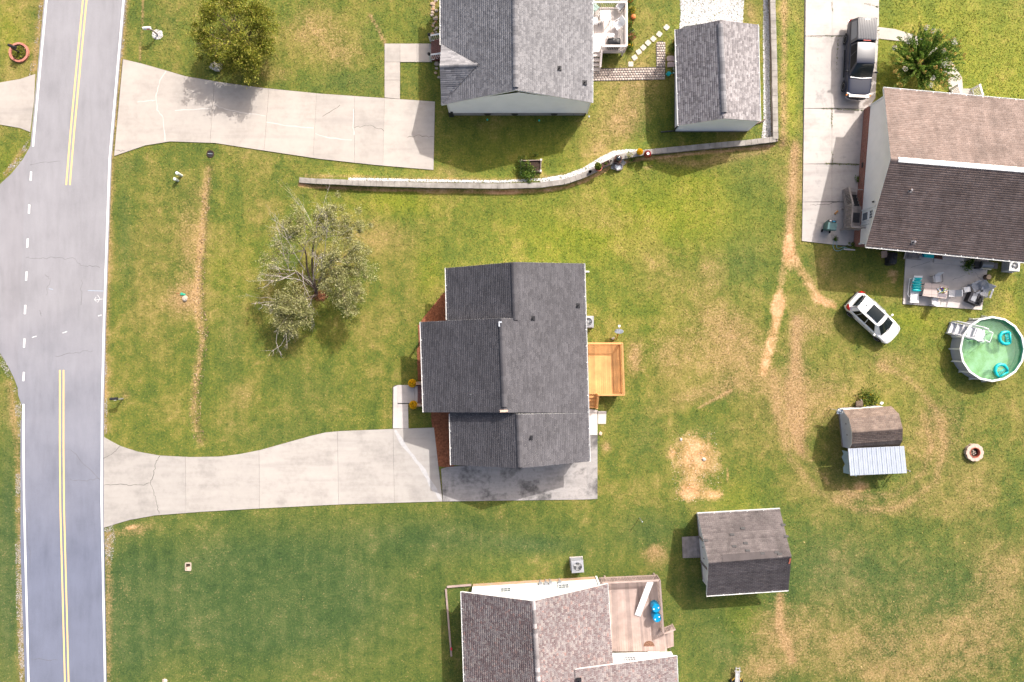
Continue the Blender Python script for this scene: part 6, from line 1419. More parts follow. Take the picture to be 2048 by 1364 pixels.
def truck():
    a, b = W(1718.5, 46, .6), W(1712, 200.5, .6); c = (a+b)/2; c.z = .06; d = b-a
    t = thing('pickup_truck', 'dark navy pickup truck with a ribbed camper shell parked on the driveway', 'truck', c, math.atan2(d.y, d.x)); P = M['paint_navy']
    st = [(-2.92, .82, .86, .46), (-2.88, .90, 1.14, .42), (-2.6, .94, 1.16, .40), (-1.0, .95, 1.15, .38), (.3, .95, 1.13, .38), (1.2, .94, 1.12, .38), (1.5, .93, 1.10, .39), (2.1, .91, 1.05, .40), (2.6, .87, .99, .42), (2.78, .80, .93, .44), (2.86, .70, .86, .48)]
    smooth_obj(shell(st, .03).build('body', P, t, world=False))
    def cabin(x0, x1, wb, wt, zb, zt, fx, bx, mat, nm, ribs=0):
        q = MB(); rows = [[(x, wt*k/5., zt+.03*(1-(k/5.)**2)-(.03 if x in (x0+bx, x1-fx) else 0)) for k in range(-5, 6)] for x in (x0+bx, x0+bx+.12, (x0+x1)/2, x1-fx-.12, x1-fx)]; q.grid(rows); o = q.build(nm, mat, t, world=False, smooth=True)
        if ribs:
            rb = MB()
            for i in range(ribs): y = wt*.88*(2*i/(ribs-1)-1); rb.bar((x0+bx+.06, y, zt+.03*(1-(y/wt)**2)+.006), (x1-fx-.06, y, zt+.03*(1-(y/wt)**2)+.006), .05, .022)
            rb.build('roof_ribs', mat, o, world=False)
        for s in (1, -1):
            sd = MB(); sd.quad((x0, s*wb, zb), (x1, s*wb, zb), (x1-fx, s*wt, zt), (x0+bx, s*wt, zt)); sd.build(nm+'_side', mat, t, world=False)
        MB().quad((x0, -wb, zb), (x0, wb, zb), (x0+bx, wt, zt), (x0+bx, -wt, zt)).build(nm+'_back', mat, t, world=False); MB().quad((x1, wb, zb), (x1, -wb, zb), (x1-fx, -wt, zt), (x1-fx, wt, zt)).build(nm+'_front', mat, t, world=False)
    cabin(-1.02, 1.42, .86, .66, 1.10, 1.79, .80, .08, P, 'cab_roof', 0); cabin(-2.88, -1.06, .90, .70, 1.12, 1.84, .03, .14, M['cap_navy'], 'camper_shell', 11)
    wf = ((1.42, .86, 1.10), (1.42, -.86, 1.10), (.62, -.66, 1.79), (.62, .66, 1.79)); patch(*wf, -.05, 8, 5, -.015, .03, .97, .02, .97).build('windshield', M['auto_glass'], t, world=False, smooth=True)
    for s in (1, -1):
        for nm, X0, X1, zb, zt, wb, wt, fx, bx, spans in (('side_window', -1.02, 1.42, 1.10, 1.79, .86, .66, .80, .08, ((.06, .36), (.40, .86))), ('shell_window', -2.88, -1.06, 1.12, 1.84, .90, .70, .03, .14, ((.12, .88),))):
            for u0, u1 in spans:
                A, B, C, D = (X0, s*wb, zb), (X1, s*wb, zb), (X1-fx, s*wt, zt), (X0+bx, s*wt, zt); p = MB(); off = Vector((0, s*.012, .006)); f = lambda u, v: Vector(A).lerp(Vector(B), u).lerp(Vector(D).lerp(Vector(C), u), v)+off
                p.quad(f(u0, .12), f(u1, .12), f(u1, .88), f(u0, .88)); p.build(nm, M['side_glass'] if nm == 'side_window' else M['glass_pale'], t, world=False)
        m = MB(); m.blob((1.05, s*1.12, 1.22), .07, .13, .10, 10, 7); m.bar((1.05, s*.9, 1.12), (1.05, s*1.05, 1.18), .05, .04); m.build('mirror', M['black'], t, world=False, smooth=True)
        h = MB(); h.hexa([(2.70, s*.50, .72), (2.66, s*.86, .72), (2.52, s*.905, .96), (2.60, s*.50, .98), (2.83, s*.50, .72), (2.74, s*.85, .72), (2.60, s*.90, .96), (2.72, s*.50, .98)]); h.build('headlight', M['lamp_clear'], t, world=False); MB().box((2.68, s*.88, .84), (.1, .06, .16)).build('turn_lamp', M['amber'], t, world=False)
        MB().box((-2.88, s*.86, .95), (.08, .14, .36)).build('taillight', M['lamp_red'], t, world=False); MB().bar((-.9, s*.955, .42), (1.2, s*.955, .42), .08, .05).build('side_step', M['black'], t, world=False)
        for x in (.05, -.95, 1.15): MB().tube([(x, s*.955, .45), (x, s*.958, .8), (x, s*.94, 1.08)], .007, 4).build('door_seam', M['black'], t, world=False)
        MB().bar((.2, s*.965, 1.0), (.38, s*.965, 1.0), .03, .03).build('door_handle', M['black'], t, world=False)
        for x in (1.88, -1.72):
            a_ = MB(); a_.torus(.43, .04, 16, 6, (x, s*.93, .40), Matrix.Rotation(math.pi/2, 3, 'X'), 0, math.pi); a_.build('wheel_arch', P, t, world=False)
    bp = MB(); bp.grid([[(2.98-.22*(abs(k)/4.)**2.4, .88*k/4., z) for k in range(-4, 5)] for z in (.48, .56, .66)]); bp.grid([[(x-.22*(abs(k)/4.)**2.4, .88*k/4., .66) for k in range(-4, 5)] for x in (2.98, 2.80)]); bp.build('front_bumper', M['chrome'], t, world=False, smooth=True)
    gr = MB()
    for k in range(5): gr.box((2.87, 0, .72+.05*k), (.05, .92, .022))
    gr.box((2.84, 0, .83), (.04, .94, .26)); gr.build('grille', M['dark_metal'], t, world=False); MB().box((2.78, 0, .985), (.16, 1.5, .035)).build('hood_edge_trim', M['chrome'], t, world=False)
    MB().box((-2.98, 0, .56), (.16, 1.75, .16)).build('rear_bumper', M['chrome'], t, world=False); MB().box((-1.04, 0, 1.84), (.05, .55, .05)).build('brake_lamp', M['lamp_red'], t, world=False)
    MB().tube([(1.44, -.8, 1.13), (1.52, 0, 1.16), (1.44, .8, 1.13)], .035, 5).build('wiper_cowl', M['grey_metal'], t, world=False)
    for x in (1.88, -1.72):
        for y in (.83, -.83): wheel(t, x, y, .39, .26)
    MB().box((0, 0, .42), (5.2, 1.5, .16)).build('underbody', M['black'], t, world=False)
truck()
# ------------------------------------------------------------------ yard things
def P2(px, py, z): v = W(px, py, z); return (v.x, v.y, v.z)
def mailbox(label, px, py, box_px, mat, post, rz, flag=None):
    b = GB(px, py); t = thing('mailbox', label, 'mailbox', b); z = 1.05; c = W(*box_px, z+.1); c = Vector((c.x, c.y, z)); d = Vector((math.cos(rz), math.sin(rz), 0)); r = Vector((-d.y, d.x, 0))
    q = MB(); q.bar(b, (b.x, b.y, z-.08), .09, .09); q.bar((b.x, b.y, z-.06), c-d*.05-Vector((0, 0, .06)), .09, .07); q.bar((b.x, b.y, z-.45), b.lerp(c, .6)+Vector((0, 0, z*.4-.12)) if False else (b.x+(c.x-b.x)*.7, b.y+(c.y-b.y)*.7, z-.1), .06, .06); q.build('post', post, t)
    prof = [(-.10, 0), (.10, 0), (.10, .12), (.075, .18), (.04, .21), (0, .22), (-.04, .21), (-.075, .18), (-.10, .12)]; n = len(prof); m = MB(); vs = [c+d*s*.27+r*y+Vector((0, 0, h)) for s in (-1, 1) for y, h in prof]
    m.add(vs, [tuple(range(n)), tuple(range(2*n-1, n-1, -1))]+[(i, (i+1) % n, n+(i+1) % n, n+i) for i in range(n)]); bx = m.build('box', mat, t)
    dr = MB(); dr.add([c+d*.275+r*y*.96+Vector((0, 0, h*.97+.003)) for y, h in prof]+[c+d*.295+r*y*.96+Vector((0, 0, h*.97+.003)) for y, h in prof], [tuple(range(n)), tuple(range(2*n-1, n-1, -1))]+[(i, (i+1) % n, n+(i+1) % n, n+i) for i in range(n)]); dr.build('door', mat, bx)
    MB().bar(c+r*.115+Vector((0, 0, .12)), c+r*.115-d*.18+Vector((0, 0, .14)), .02, .05).build('flag', flag or M['lamp_red'], t)
    return t
mailbox('black mailbox rising from a ring of pink bricks left of the road', 41, 106, (24, 92.5), M['black'], M['black'], R(-20))
ring = thing('flower_bed', 'round flower bed edged with pink bricks under the black mailbox', 'flower bed', GB(40, 106)); pk = pm('pink_brick', (.52, .20, .15), .25, 6)
for k in range(24):
    a = 2*math.pi*k/24; o = MB().box((0, 0, 0), (.15, .17, .16)).build('brick', pk, ring, world=False); o.location = (.68*math.cos(a), .68*math.sin(a), .09); o.rotation_euler = (random.uniform(-.12, .12), random.uniform(-.12, .12), a)
MB().prism([(GB(40, 106).x+.6*math.cos(t), GB(40, 106).y+.6*math.sin(t)) for t in [i*.3142 for i in range(20)]], -.02, .08).build('soil', M['soil'], ring); leaf_mesh('ground_cover', ball(GB(40, 106)+Vector((0, 0, .1)), .55, 900, .1, .15), .06, M['leaf_olive'], ring); hard([(22, 106), (28, 92), (40, 87), (54, 94), (58, 106), (52, 120), (40, 125), (27, 119)])
mailbox('white mailbox on a wooden arm above a circle of white gravel', 316, 70, (294, 56), M['white'], M['old_wood'], R(184)); stones('gravel_circle', [[(315+11*math.cos(t), 69+10*math.sin(t)) for t in [i*.5236 for i in range(12)]]], 900, .04, WHITE_G); hard([(315+11*math.cos(i*.5236), 69+10*math.sin(i*.5236)) for i in range(12)])
mailbox('black mailbox on a pale post at the roadside edge of the middle lawn', 246, 797, (228, 797.5), M['black'], M['grey_metal'], R(183), M['white'])
ped = pm('pale_green_plastic', (.62, .68, .66), .08, 6)
for (bx, by), (tx, ty), lb in (((363.5, 351), (355, 343), 'taller pale green utility pedestal in the grass below the upper driveway'), ((356, 361), (351.5, 355.5), 'shorter pale green utility pedestal in the grass, the one nearer the road')):
    b = GB(bx, by); h = .75 if ty < 350 else .5; t = thing('utility_pedestal', lb, 'utility post', b); MB().lathe([(.10, 0), (.10, h), (.085, h+.04), (.03, h+.06)], 14, b).build('post', ped, t, smooth=False); MB().lathe([(.12, h-.18), (.12, h+.05), (.06, h+.09)], 14, b).build('cap', ped, t)
def rock(px, py, s, label, mat=None, cat='stone', nm='stone', flat=.6, seed=1):
    o = MB().blob((0, 0, s*.3), s*1.15, s, s*flat, 9, 6, .45, seed).build(nm, mat or M['stone'], smooth=False); o.location = GB(px, py); o.rotation_euler.z = random.uniform(0, 6); return tag(o, label, cat)
rock(371, 597, .2, 'tan boulder lying in dry grass beside the washed out ditch', M['stone'], seed=3)
vl = thing('valve_cover', 'small green valve cover beside the tan boulder on the front lawn', 'valve cover', GB(364.5, 588)); gm = pm('green_plastic', (.03, .33, .20), .15)
MB().lathe([(.11, 0), (.11, .07), (.09, .09)], 12, GB(364, 588)).build('lid', gm, vl); MB().lathe([(.09, 0), (.09, .08), (.06, .10)], 10, GB(369, 589)).build('small_lid', gm, vl); MB().bar(GB(358, 587), GB(358, 587)+Vector((0, 0, .4)), .02, .02).build('marker_stake', M['lamp_red'], vl)
dr = thing('drain_inlet', 'dark drain inlet in the grass just below the upper driveway', 'drain', GB(421, 308)); c = GB(421, 308); MB().lathe([(.30, -.02), (.30, .05), (.22, .06), (.2, .0)], 16, c).build('rim', M['soil'], dr); MB().prism([(c.x+.21*math.cos(i*.5236), c.y+.21*math.sin(i*.5236)) for i in range(12)], -.05, .03).build('opening', M['black'], dr); MB().bar(c+Vector((-.18, .02, .05)), c+Vector((.18, .0, .06)), .05, .04).build('pipe', M['grey_metal'], dr); hard([(412, 303), (430, 303), (430, 314), (412, 314)])
vb = thing('meter_box', 'open concrete meter box sunk in the lower front lawn', 'meter box', GB(377, 1133)); c = GB(377, 1133)
for a, s in (((.0, .28), (.42, .06)), ((0, -.28), (.42, .06)), ((.2, 0), (.06, .5)), ((-.2, 0), (.06, .5))): MB().box((c.x+a[0], c.y+a[1], .04), (s[0], s[1], .12)).build('rim', M['stone'], vb)
MB().box((c.x, c.y, .0), (.38, .5, .05)).build('pit', M['soil'], vb); MB().box((c.x+.02, c.y-.12, .05), (.3, .24, .05), .2).build('lid', M['cream_wall'], vb); hard([(369, 1124), (386, 1124), (386, 1143), (369, 1143)])
rock(331, 1362, .2, 'grey stone at the bottom edge of the lower front lawn', seed=8); rock(1201, 867, .13, 'small pinkish stone in the grass beside the back walk', M['cream_wall'], seed=5); rock(1362, 879, .1, 'white stone chip on the bare soil patch', M['pale_stone'], seed=6); rock(1408, 918, .14, 'grey stone on the bare soil patch', M['pale_stone'], seed=7)
rock(433, 134, .42, 'pale weathered stump stone under the yellow green tree', M['pale_stone'], flat=.7, seed=9)
st = GB(1279, 1036); so = thing('marker_post', 'thin grey marker post standing alone in the back lawn', 'post', st); MB().tube([st, st+Vector((0, 0, 1.1))], .03, 8).build('pole', M['grey_metal'], so); MB().lathe([(.045, 0), (.05, .05), (.01, .09)], 8, st+Vector((0, 0, 1.08))).build('cap', M['galv'], so)
for px, py, lb in ((975, 242, 'green solar garden light in the shade, left one below the grey roofed house'), (1078, 243.5, 'green solar garden light in the shade, right one below the grey roofed house'), (1177, 236, 'pale solar garden light in the sun near the corner of the grey roofed house')):
    b = GB(px, py); t = thing('garden_light', lb, 'garden light', b, 0, 'solar garden lights'); MB().tube([b, b+Vector((0, 0, .3))], .015, 6).build('stake', M['black'], t); MB().lathe([(.03, .28), (.07, .3), (.07, .34), (.02, .38)], 10, b).build('lamp', pm('green_lens', (.05, .55, .42), .1) if px < 1100 else M['galv'], t)

# raised bed, wall planters, fountain
rb = thing('raised_bed', 'square wooden raised bed with overgrown plants above the block wall', 'raised bed', G(1061, 332)); cs = [W(*p, .4) for p in ((1042, 321), (1082, 320), (1081.5, 342), (1042, 343.5))]
for a, b in zip(cs, cs[1:]+cs[:1]):
    for k in range(2): piece('side_board', M['pink_wood'], rb, (a.x, a.y, .12+.2*k), (b.x, b.y, .12+.2*k), .05, .19)
for a in cs: piece('corner_post', M['pale_wood'], rb, (a.x, a.y, 0), (a.x, a.y, .5), .15, .15)
MB().prism([(p.x, p.y) for p in cs][::-1], .05, .3).build('soil', M['soil'], rb); hard([(1043, 322), (1081, 321), (1081, 341), (1043, 342)])
for px, py, r, h, n in ((1056, 340, .5, .5, 900), (1050, 350, .45, .4, 600), (1046, 318, .28, .6, 160), (1070, 312, .2, .7, 110), (1066, 352, .4, .35, 420)):
    clump('bed_plant', {1056: 'leafy plant filling the front of the square raised bed', 1050: 'dark leafy plant spilling over the lower left corner of the raised bed', 1046: 'thin upright plant at the upper left post of the raised bed', 1070: 'thin tall stalk growing behind the raised bed', 1066: 'low leafy plant spilling below the raised bed'}[px], 'plant', px, py, r, h, n, .08, M['leaf_vine'] if n < 200 else M['leaf_green'], z=.25 if n > 200 else None)
def pot(px, py, r, h, mat, label, z=.52, soil=True):
    b = W(px, py, z+h*.5); b = Vector((b.x, b.y, z)); t = thing('flower_pot', label, 'pot', b); MB().lathe([(r*.6, 0), (r*.95, h*.75), (r, h*.85), (r*1.06, h*.88), (r*1.06, h), (r*.9, h), (r*.86, h*.85)], 18, b).build('pot', mat, t, smooth=False)
    if soil: MB().prism([(b.x+r*.86*math.cos(i*.524), b.y+r*.86*math.sin(i*.524)) for i in range(12)], z+h*.6, z+h*.85).build('soil', M['soil'], t)
    return t
pot(1180, 344, .13, .22, M['black'], 'small black pot on the block wall, first one at the left'); t = pot(1196.5, 336, .27, .38, M['terracotta'], 'terracotta pot with a yellow green plant on the block wall'); b = t.location; leaf_mesh('plant', ball(b+Vector((-.05, .08, .5)), .27, 420, .3, .7), .08, M['leaf_vine'], t)
tp = W(1211.5, 327.5, .6); t = thing('planter_trough', 'brown wooden trough on the block wall between terracotta pot and fountain', 'planter', (tp.x, tp.y, .52), R(24)); 
for dx, dy, sx, sy in ((0, .14, .6, .04), (0, -.14, .6, .04), (.28, 0, .04, .28), (-.28, 0, .04, .28)): MB().box((dx, dy, .1), (sx, sy, .2)).build('side_board', M['redwood'], t, world=False)
MB().box((0, 0, .08), (.54, .26, .12)).build('soil', M['soil'], t, world=False); o = leaf_mesh('seedlings', ball(tp+Vector((0, 0, .1)), .15, 70, .2, .3), .05, M['leaf_vine'], t)
pot(1221.5, 322.5, .10, .16, M['stone'], 'tiny grey pot on the block wall beside the brown trough')
fp = W(1236.5, 318, .8); t = thing('garden_fountain', 'dark garden fountain with a glossy ball on a brown square stand by the wall', 'fountain', (fp.x, fp.y, .15), R(-18)); iron = M['redwood']
for sx in (-1, 1):
    for sy in (-1, 1): MB().bar((sx*.24, sy*.24, 0), (sx*.22, sy*.22, .6), .06, .06).build('leg', iron, t, world=False)
for z in (.12, .58): 
    for a, b in (((-.24, -.24), (.24, -.24)), ((.24, -.24), (.24, .24)), ((.24, .24), (-.24, .24)), ((-.24, .24), (-.24, -.24))): MB().bar((*a, z), (*b, z), .05, .05).build('frame_bar', iron, t, world=False)
MB().lathe([(.1, .55), (.27, .6), (.29, .66), (.25, .66), (.2, .6)], 18).build('bowl', iron, t, world=False); MB().blob((0, 0, .78), .21, .21, .2, 18, 12).build('ball', N('glossy_black_glaze').out((.015, .016, .025), .08, .7), t, world=False, smooth=True)
hb = thing('basin', 'angular wooden basin ring on gravel below the dark garden fountain', 'basin', GB(1236, 334)); c = GB(1236, 334)
for k in range(6):
    a, b = 2*math.pi*k/6+.3, 2*math.pi*(k+1)/6+.3; piece('side', M['old_wood'], hb, (c.x+.36*math.cos(a), c.y+.3*math.sin(a), .12), (c.x+.36*math.cos(b), c.y+.3*math.sin(b), .12), .07, .2)
MB().prism([(c.x+.33*math.cos(2*math.pi*k/6+.3), c.y+.27*math.sin(2*math.pi*k/6+.3)) for k in range(6)], 0, .06).build('bottom', M['galv'], hb); hard([(1222, 322), (1250, 322), (1250, 344), (1222, 344)])
clump('wall_plant', 'thin yellowish plant on the block wall right of the fountain', 'plant', 1257, 313, .22, .5, 110, .06, M['leaf_olive'], z=.5); clump('wall_plant', 'small dark green plant at the wall foot below the yellow flower', 'plant', 1266, 322, .2, .35, 120, .06, M['leaf_green'])
mum(1278, 306, .22, 'yellow chrysanthemum standing on the block wall beside the red glazed pot', None, .52)
b = W(1295, 308.5, .8); t = thing('glazed_jar', 'large round dark red glazed jar on the block wall', 'jar', (b.x, b.y, .5)); MB().lathe([(.14, 0), (.25, .14), (.29, .3), (.25, .46), (.14, .54), (.15, .58), (.12, .58), (.1, .5)], 22).build('body', M['red_glaze'], t, world=False, smooth=True); MB().prism([(.11*math.cos(i*.524), .11*math.sin(i*.524)) for i in range(12)], .5, .54).build('opening', M['galv'], t, world=False)

# slabs, can, flowers near the garage
for px, py, lb in ((1341, 117, 'upper of two pinkish slabs at the garage side door'), (1342, 129, 'lower of two pinkish slabs at the garage side door')):
    c = GB(px, py); o = MB().prism([(-.28, -.2), (.26, -.2), (.28, .16), (.1, .2), (-.2, .19), (-.3, .08)], -.03, .06).build('stone_slab', pm('pink_slab', (.46, .35, .33), .12)); o.location = c; tag(o, lb, 'slab', 'slabs at the garage door'); hard([(px-8, py-5), (px+8, py-5), (px+8, py+5), (px-8, py+5)])
b = W(1337, 148, .1); t = thing('watering_can', 'turquoise watering can on the ground at the corner of the paver path', 'watering can', (b.x, b.y, .03), R(10)); MB().lathe([(.15, 0), (.16, .2), (.13, .26), (.1, .26)], 16).build('body', M['teal'], t, world=False); MB().tube([(.12, 0, .08), (.26, -.03, .2), (.34, -.05, .28)], [.03, .022, .02], 8).build('spout', M['teal'], t, world=False); MB().torus(.11, .014, 12, 6, (-.14, 0, .2), Matrix.Rotation(math.pi/2, 3, 'X')).build('handle', M['teal'], t, world=False); MB().lathe([(.05, 0), (.05, .03)], 10, (.36, -.05, .27)).build('rose', M['white'], t, world=False)
for px, py, r, h, pet, lb in ((1347, 86, .2, .4, 'petal_orange', 'small plant with orange flowers at the garage wall above the slabs'), (1346, 100, .22, .4, None, 'green leafy plant at the garage wall beside the slabs'), (1348, 141, .15, .3, 'petal_white', 'small plant at the garage wall beside the watering can')): clump('border_plant', lb, 'plant', px, py, r, h, 160, .07, M['leaf_green'], pet)
for k, (px, py, r, h, n, pet, lb) in enumerate(((1260, 4, .24, .4, 160, 'petal_orange', 'orange flowered plant at the top end of the pale deck'), (1263, 24, .28, .5, 260, 'petal_yellow', 'yellow flowered plant along the pale deck railing'), (1260, 50, .2, .4, 160, 'petal_orange', 'green plant with red flowers along the pale deck, third from the top'), (1262, 64, .2, .35, 160, 'petal_white', 'white flowered plant along the pale deck'),
                                                (1262, 78, .36, .6, 420, 'petal_pink', 'large dull pink hydrangea bush at the pale deck corner'), (1260, 94, .22, .4, 180, 'petal_yellow', 'green and yellow plant below the corner of the pale deck'), (1210, 111, .25, .5, 260, None, 'bright green leafy plant beside the pale deck stairs'))):
    clump('border_plant', lb, 'plant', px, py, r, h, n, .075, M['leaf_vine'] if k in (1, 6) else M['leaf_green'], pet, np_=160 if pet == 'petal_pink' else 40)
b = GB(1266, 35); t = thing('pumpkin', 'round orange pumpkin on the grass beside the pale deck', 'pumpkin', b); q = MB(); n = 20
for i in range(9):
    f = math.pi*i/8
    for k in range(n): a = 2*math.pi*k/n; rr = .2*math.sin(f)*(1-.08*abs(math.sin(a*5)))+.002; q.v.append((b.x+rr*math.cos(a), b.y+rr*math.sin(a), b.z+.15-.15*math.cos(f)))
q.f += [(i*n+k, i*n+(k+1) % n, (i+1)*n+(k+1) % n, (i+1)*n+k) for i in range(8) for k in range(n)]; q.build('flesh', pm('orange_pumpkin', (.72, .22, .07), .12), t, smooth=True); MB().tube([b+Vector((0, 0, .28)), b+Vector((.03, 0, .36))], [.025, .015], 6).build('stem', M['bark'], t)

# ------------------------------------------------------------------ chairs, tables and other furniture
def chair(label, px, py, z, rz, seat, frame, arms=True, h=.42, group=None, w=.5, back=.55, recline=.18):
    b = W(px, py, z+h); t = thing('chair', label, 'chair', (b.x, b.y, z), rz, group); s = w/2
    MB().hexa([(-s, -s, h-.03), (s, -s, h-.03), (s, s, h), (-s, s, h), (-s, -s, h), (s, -s, h), (s, s, h+.03), (-s, s, h+.03)]).build('seat', seat, t, world=False)
    MB().hexa([(-s-.02, -s, h+.04), (-s+.01, -s, h+.04), (-s+.01, s, h+.04), (-s-.02, s, h+.04), (-s-recline-.02, -s, h+back), (-s-recline+.01, -s, h+back), (-s-recline+.01, s, h+back), (-s-recline-.02, s, h+back)]).build('backrest', seat, t, world=False)
    for sx in (-1, 1):
        for sy in (-1, 1): MB().tube([(sx*s, sy*s, h), (sx*(s+.04), sy*(s+.02), 0)], .016, 6).build('leg', frame, t, world=False)
    for sy in (-1, 1):
        if arms: MB().tube([(s+.02, sy*(s+.03), h), (s, sy*(s+.05), h+.2), (-.02, sy*(s+.05), h+.23), (-s-.08, sy*(s+.03), h+.22)], .02, 6).build('armrest', frame, t, world=False)
    return t
sling = pm('pale_grey_sling', (.62, .62, .64), .08); white_pl = pm('white_plastic', (.80, .80, .80), .05, 4, .4)
chair('sling chair at the upper side of the patio dining table', 1874, 558, .07, R(-84), sling, M['dark_metal'], group='patio dining chairs'); chair('sling chair at the lower side of the patio dining table', 1870, 602, .07, R(93), sling, M['dark_metal'], group='patio dining chairs'); chair('grey sling chair at the right end of the patio dining table', 1904, 586.5, .07, R(178), sling, sling, False, group='patio dining chairs')
def table(label, corners, z0, h, mat, legm, name='table'):
    c = [W(*p, z0+h) for p in corners]; m = sum(c, Vector())/4; t = thing(name, label, 'table', (m.x, m.y, z0)); MB().prism([(p.x, p.y) for p in c][::-1], z0+h-.04, z0+h).build('table_top', mat, t)
    for p in c: q = m.lerp(p, .86); MB().tube([(q.x, q.y, z0+h-.04), (q.x, q.y, z0)], .03, 8).build('leg', legm, t)
    return t
q = N('tan_tabletop_tiles'); bk = q.n('TexBrick'); q.l(q.stretch((1, 1, 1)), bk.inputs['Vector']); bk.offset = 0; bk.inputs['Scale'].default_value = 1; bk.inputs['Brick Width'].default_value = .6; bk.inputs['Row Height'].default_value = .5; bk.inputs['Mortar Size'].default_value = .015
for k_, c_ in (('Color1', (.52, .43, .40, 1)), ('Color2', (.48, .39, .36, 1)), ('Mortar', (.30, .24, .22, 1))): bk.inputs[k_].default_value = c_
tiletop = q.out(q.mix(.4, bk.outputs[0], q.mix(q.noise(6, 4), (.6,)*3, (1.1,)*3), 'MULTIPLY'), .35, .5)
table('tan rectangular dining table on the patio', ((1850, 565), (1897.5, 571.5), (1893, 597.5), (1845, 591.5)), .07, .72, tiletop, M['dark_metal'])
# cloth bundle on the table: crumpled patterned fabric
c = W(1884, 580.5, .82); rows = []; rr = random.Random(4)
for i in range(9):
    f = i/8.; rows.append([Vector((c.x+.42*f*math.cos(a)*(1+.25*math.sin(3*a+1)), c.y+.26*f*math.sin(a)*(1+.2*math.sin(5*a)), .80+.13*(1-f**2)*(1+.4*math.sin(7*a+4*f))+rr.uniform(0, .03)*(f < 1))) for a in [2*math.pi*k/20 for k in range(21)]])
q = N('patterned_cloth'); vo = q.n('TexVoronoi'); q.l(q.pos(), vo.inputs['Vector']); vo.inputs['Scale'].default_value = 11; sp = q.n('SeparateColor'); q.l(vo.outputs['Color'], sp.inputs[0]); cloth = q.out(q.ramp(sp.outputs[0], [(0, (.03, .04, .22)), (.25, (.75, .75, .75)), (.5, (.22, .38, .04)), (.7, (.06, .02, .16)), (.85, (.70, .36, .02))], 'CONSTANT'), .8, .1)
o = anchored('cloth_bundle', MB().grid(rows), cloth, smooth=True); tag(o, 'crumpled blue green patterned cloth lying on the patio dining table', 'cloth')
c = W(1884.5, 590, .81); o = MB().box((0, 0, 0), (.65, .28, .012)).build('placemat', pm('grey_placemat', (.20, .17, .19), .1)); o.location = (c.x, c.y, .805); o.rotation_euler.z = R(-9); tag(o, 'dark grey placemat at the lower edge of the patio table', 'placemat')
# sun lounger with its turquoise float
lc = W(1829, 580, .35); t = thing('sun_lounger', 'white plastic sun lounger at the left edge of the patio', 'sun lounger', (lc.x, lc.y, .07), R(-1.5))
for k in range(14):
    y = .98-.145*k; z = .33+(.42*max(0, (y-.28))/.75 if y > .28 else 0); MB().box((0, y, z), (.6, .125, .03)).build('slat', white_pl, t, world=False)
for s in (-1, 1):
    MB().tube([(s*.31, 1.05, .76), (s*.31, .25, .31), (s*.31, -1.0, .31)], .025, 6).build('side_rail', white_pl, t, world=False)
    for y in (.9, -.85): MB().tube([(s*.29, y, .31), (s*.3, y, 0)], .025, 6).build('leg', white_pl, t, world=False)
MB().tube([(-.34, .9, .6), (-.55, .8, .55), (-.58, .3, .5), (-.6, -.35, .45), (-.42, -.55, .33)], .02, 6).build('armrest', white_pl, t, world=False)
fc = W(1835, 569.5, .7); t = thing('pool_float', 'turquoise inflatable cushion lying on the white sun lounger', 'pool float', (fc.x, fc.y, .52), R(-2)); 
for k in range(5): MB().blob((0, .40-.2*k, .1), .38, .125, .11, 14, 8).build('air_chamber', M['teal'], t, world=False, smooth=True)
MB().blob((0, .5, .17), .36, .12, .12, 14, 8).build('pillow', M['teal'], t, world=False, smooth=True)
def slat_chair(label, px, py, z, rz, mat, n=9):
    b = W(px, py, z+.35); t = thing('slatted_chair', label, 'chair', (b.x, b.y, z), rz)
    for k in range(n): y = -.3+.6*k/(n-1); MB().hexa([(-.42, y-.028, .62+.38-.25*abs(y)), (-.39, y-.028, .62+.38-.25*abs(y)), (-.39, y+.028, .62+.38-.25*abs(y)), (-.42, y+.028, .62+.38-.25*abs(y)), (-.10, y-.028, .28), (-.07, y-.028, .28), (-.07, y+.028, .28), (-.10, y+.028, .28)]).build('back_slat', mat, t, world=False)
    for k in range(6): x = -.05+.095*k; MB().box((x, 0, .29+.02*k), (.08, .58, .025)).build('seat_slat', mat, t, world=False)
    for s in (-1, 1):
        MB().box((.12, s*.38, .55), (.72, .14, .03)).build('armrest', mat, t, world=False); MB().bar((.42, s*.33, 0), (.42, s*.33, .54), .09, .04).build('leg', mat, t, world=False); MB().bar((-.45, s*.3, 0), (.45, s*.3, .36), .04, .1).build('leg', mat, t, world=False)
    return t
slat_chair('grey slatted garden chair at the right side of the patio', 1956, 573, .07, R(205), pm('grey_painted_slats', (.34, .36, .40), .12)); slat_chair('second slatted chair turned sideways at the right patio edge', 1971, 581, .07, R(250), pm('pale_painted_slats', (.50, .51, .54), .12))
table('small white side table beside the slatted chairs', ((1927.5, 575), (1940, 573), (1942, 583), (1930, 585)), .07, .42, white_pl, white_pl, 'side_table')
bc = W(1950, 598, .5); t = thing('storage_bench', 'black box bench with dark clutter on top at the lower right of the patio', 'bench', (bc.x, bc.y, .07), R(-24)); MB().box((0, 0, .25), (1.0, .75, .5)).build('body', M['black'], t, world=False); MB().box((0, 0, .52), (1.04, .8, .05)).build('lid', M['dark_metal'], t, world=False); MB().box((-.18, .05, .56), (.36, .6, .03)).build('grey_panel', M['ac'], t, world=False); rr = random.Random(3)
for k in range(8): MB().tube([(rr.uniform(0, .45), rr.uniform(-.35, .35), .58), (rr.uniform(0, .45), rr.uniform(-.35, .35), .68), (rr.uniform(0, .5), rr.uniform(-.35, .35), .58)], .04, 6).build('black_tool', M['rubber'], t, world=False)
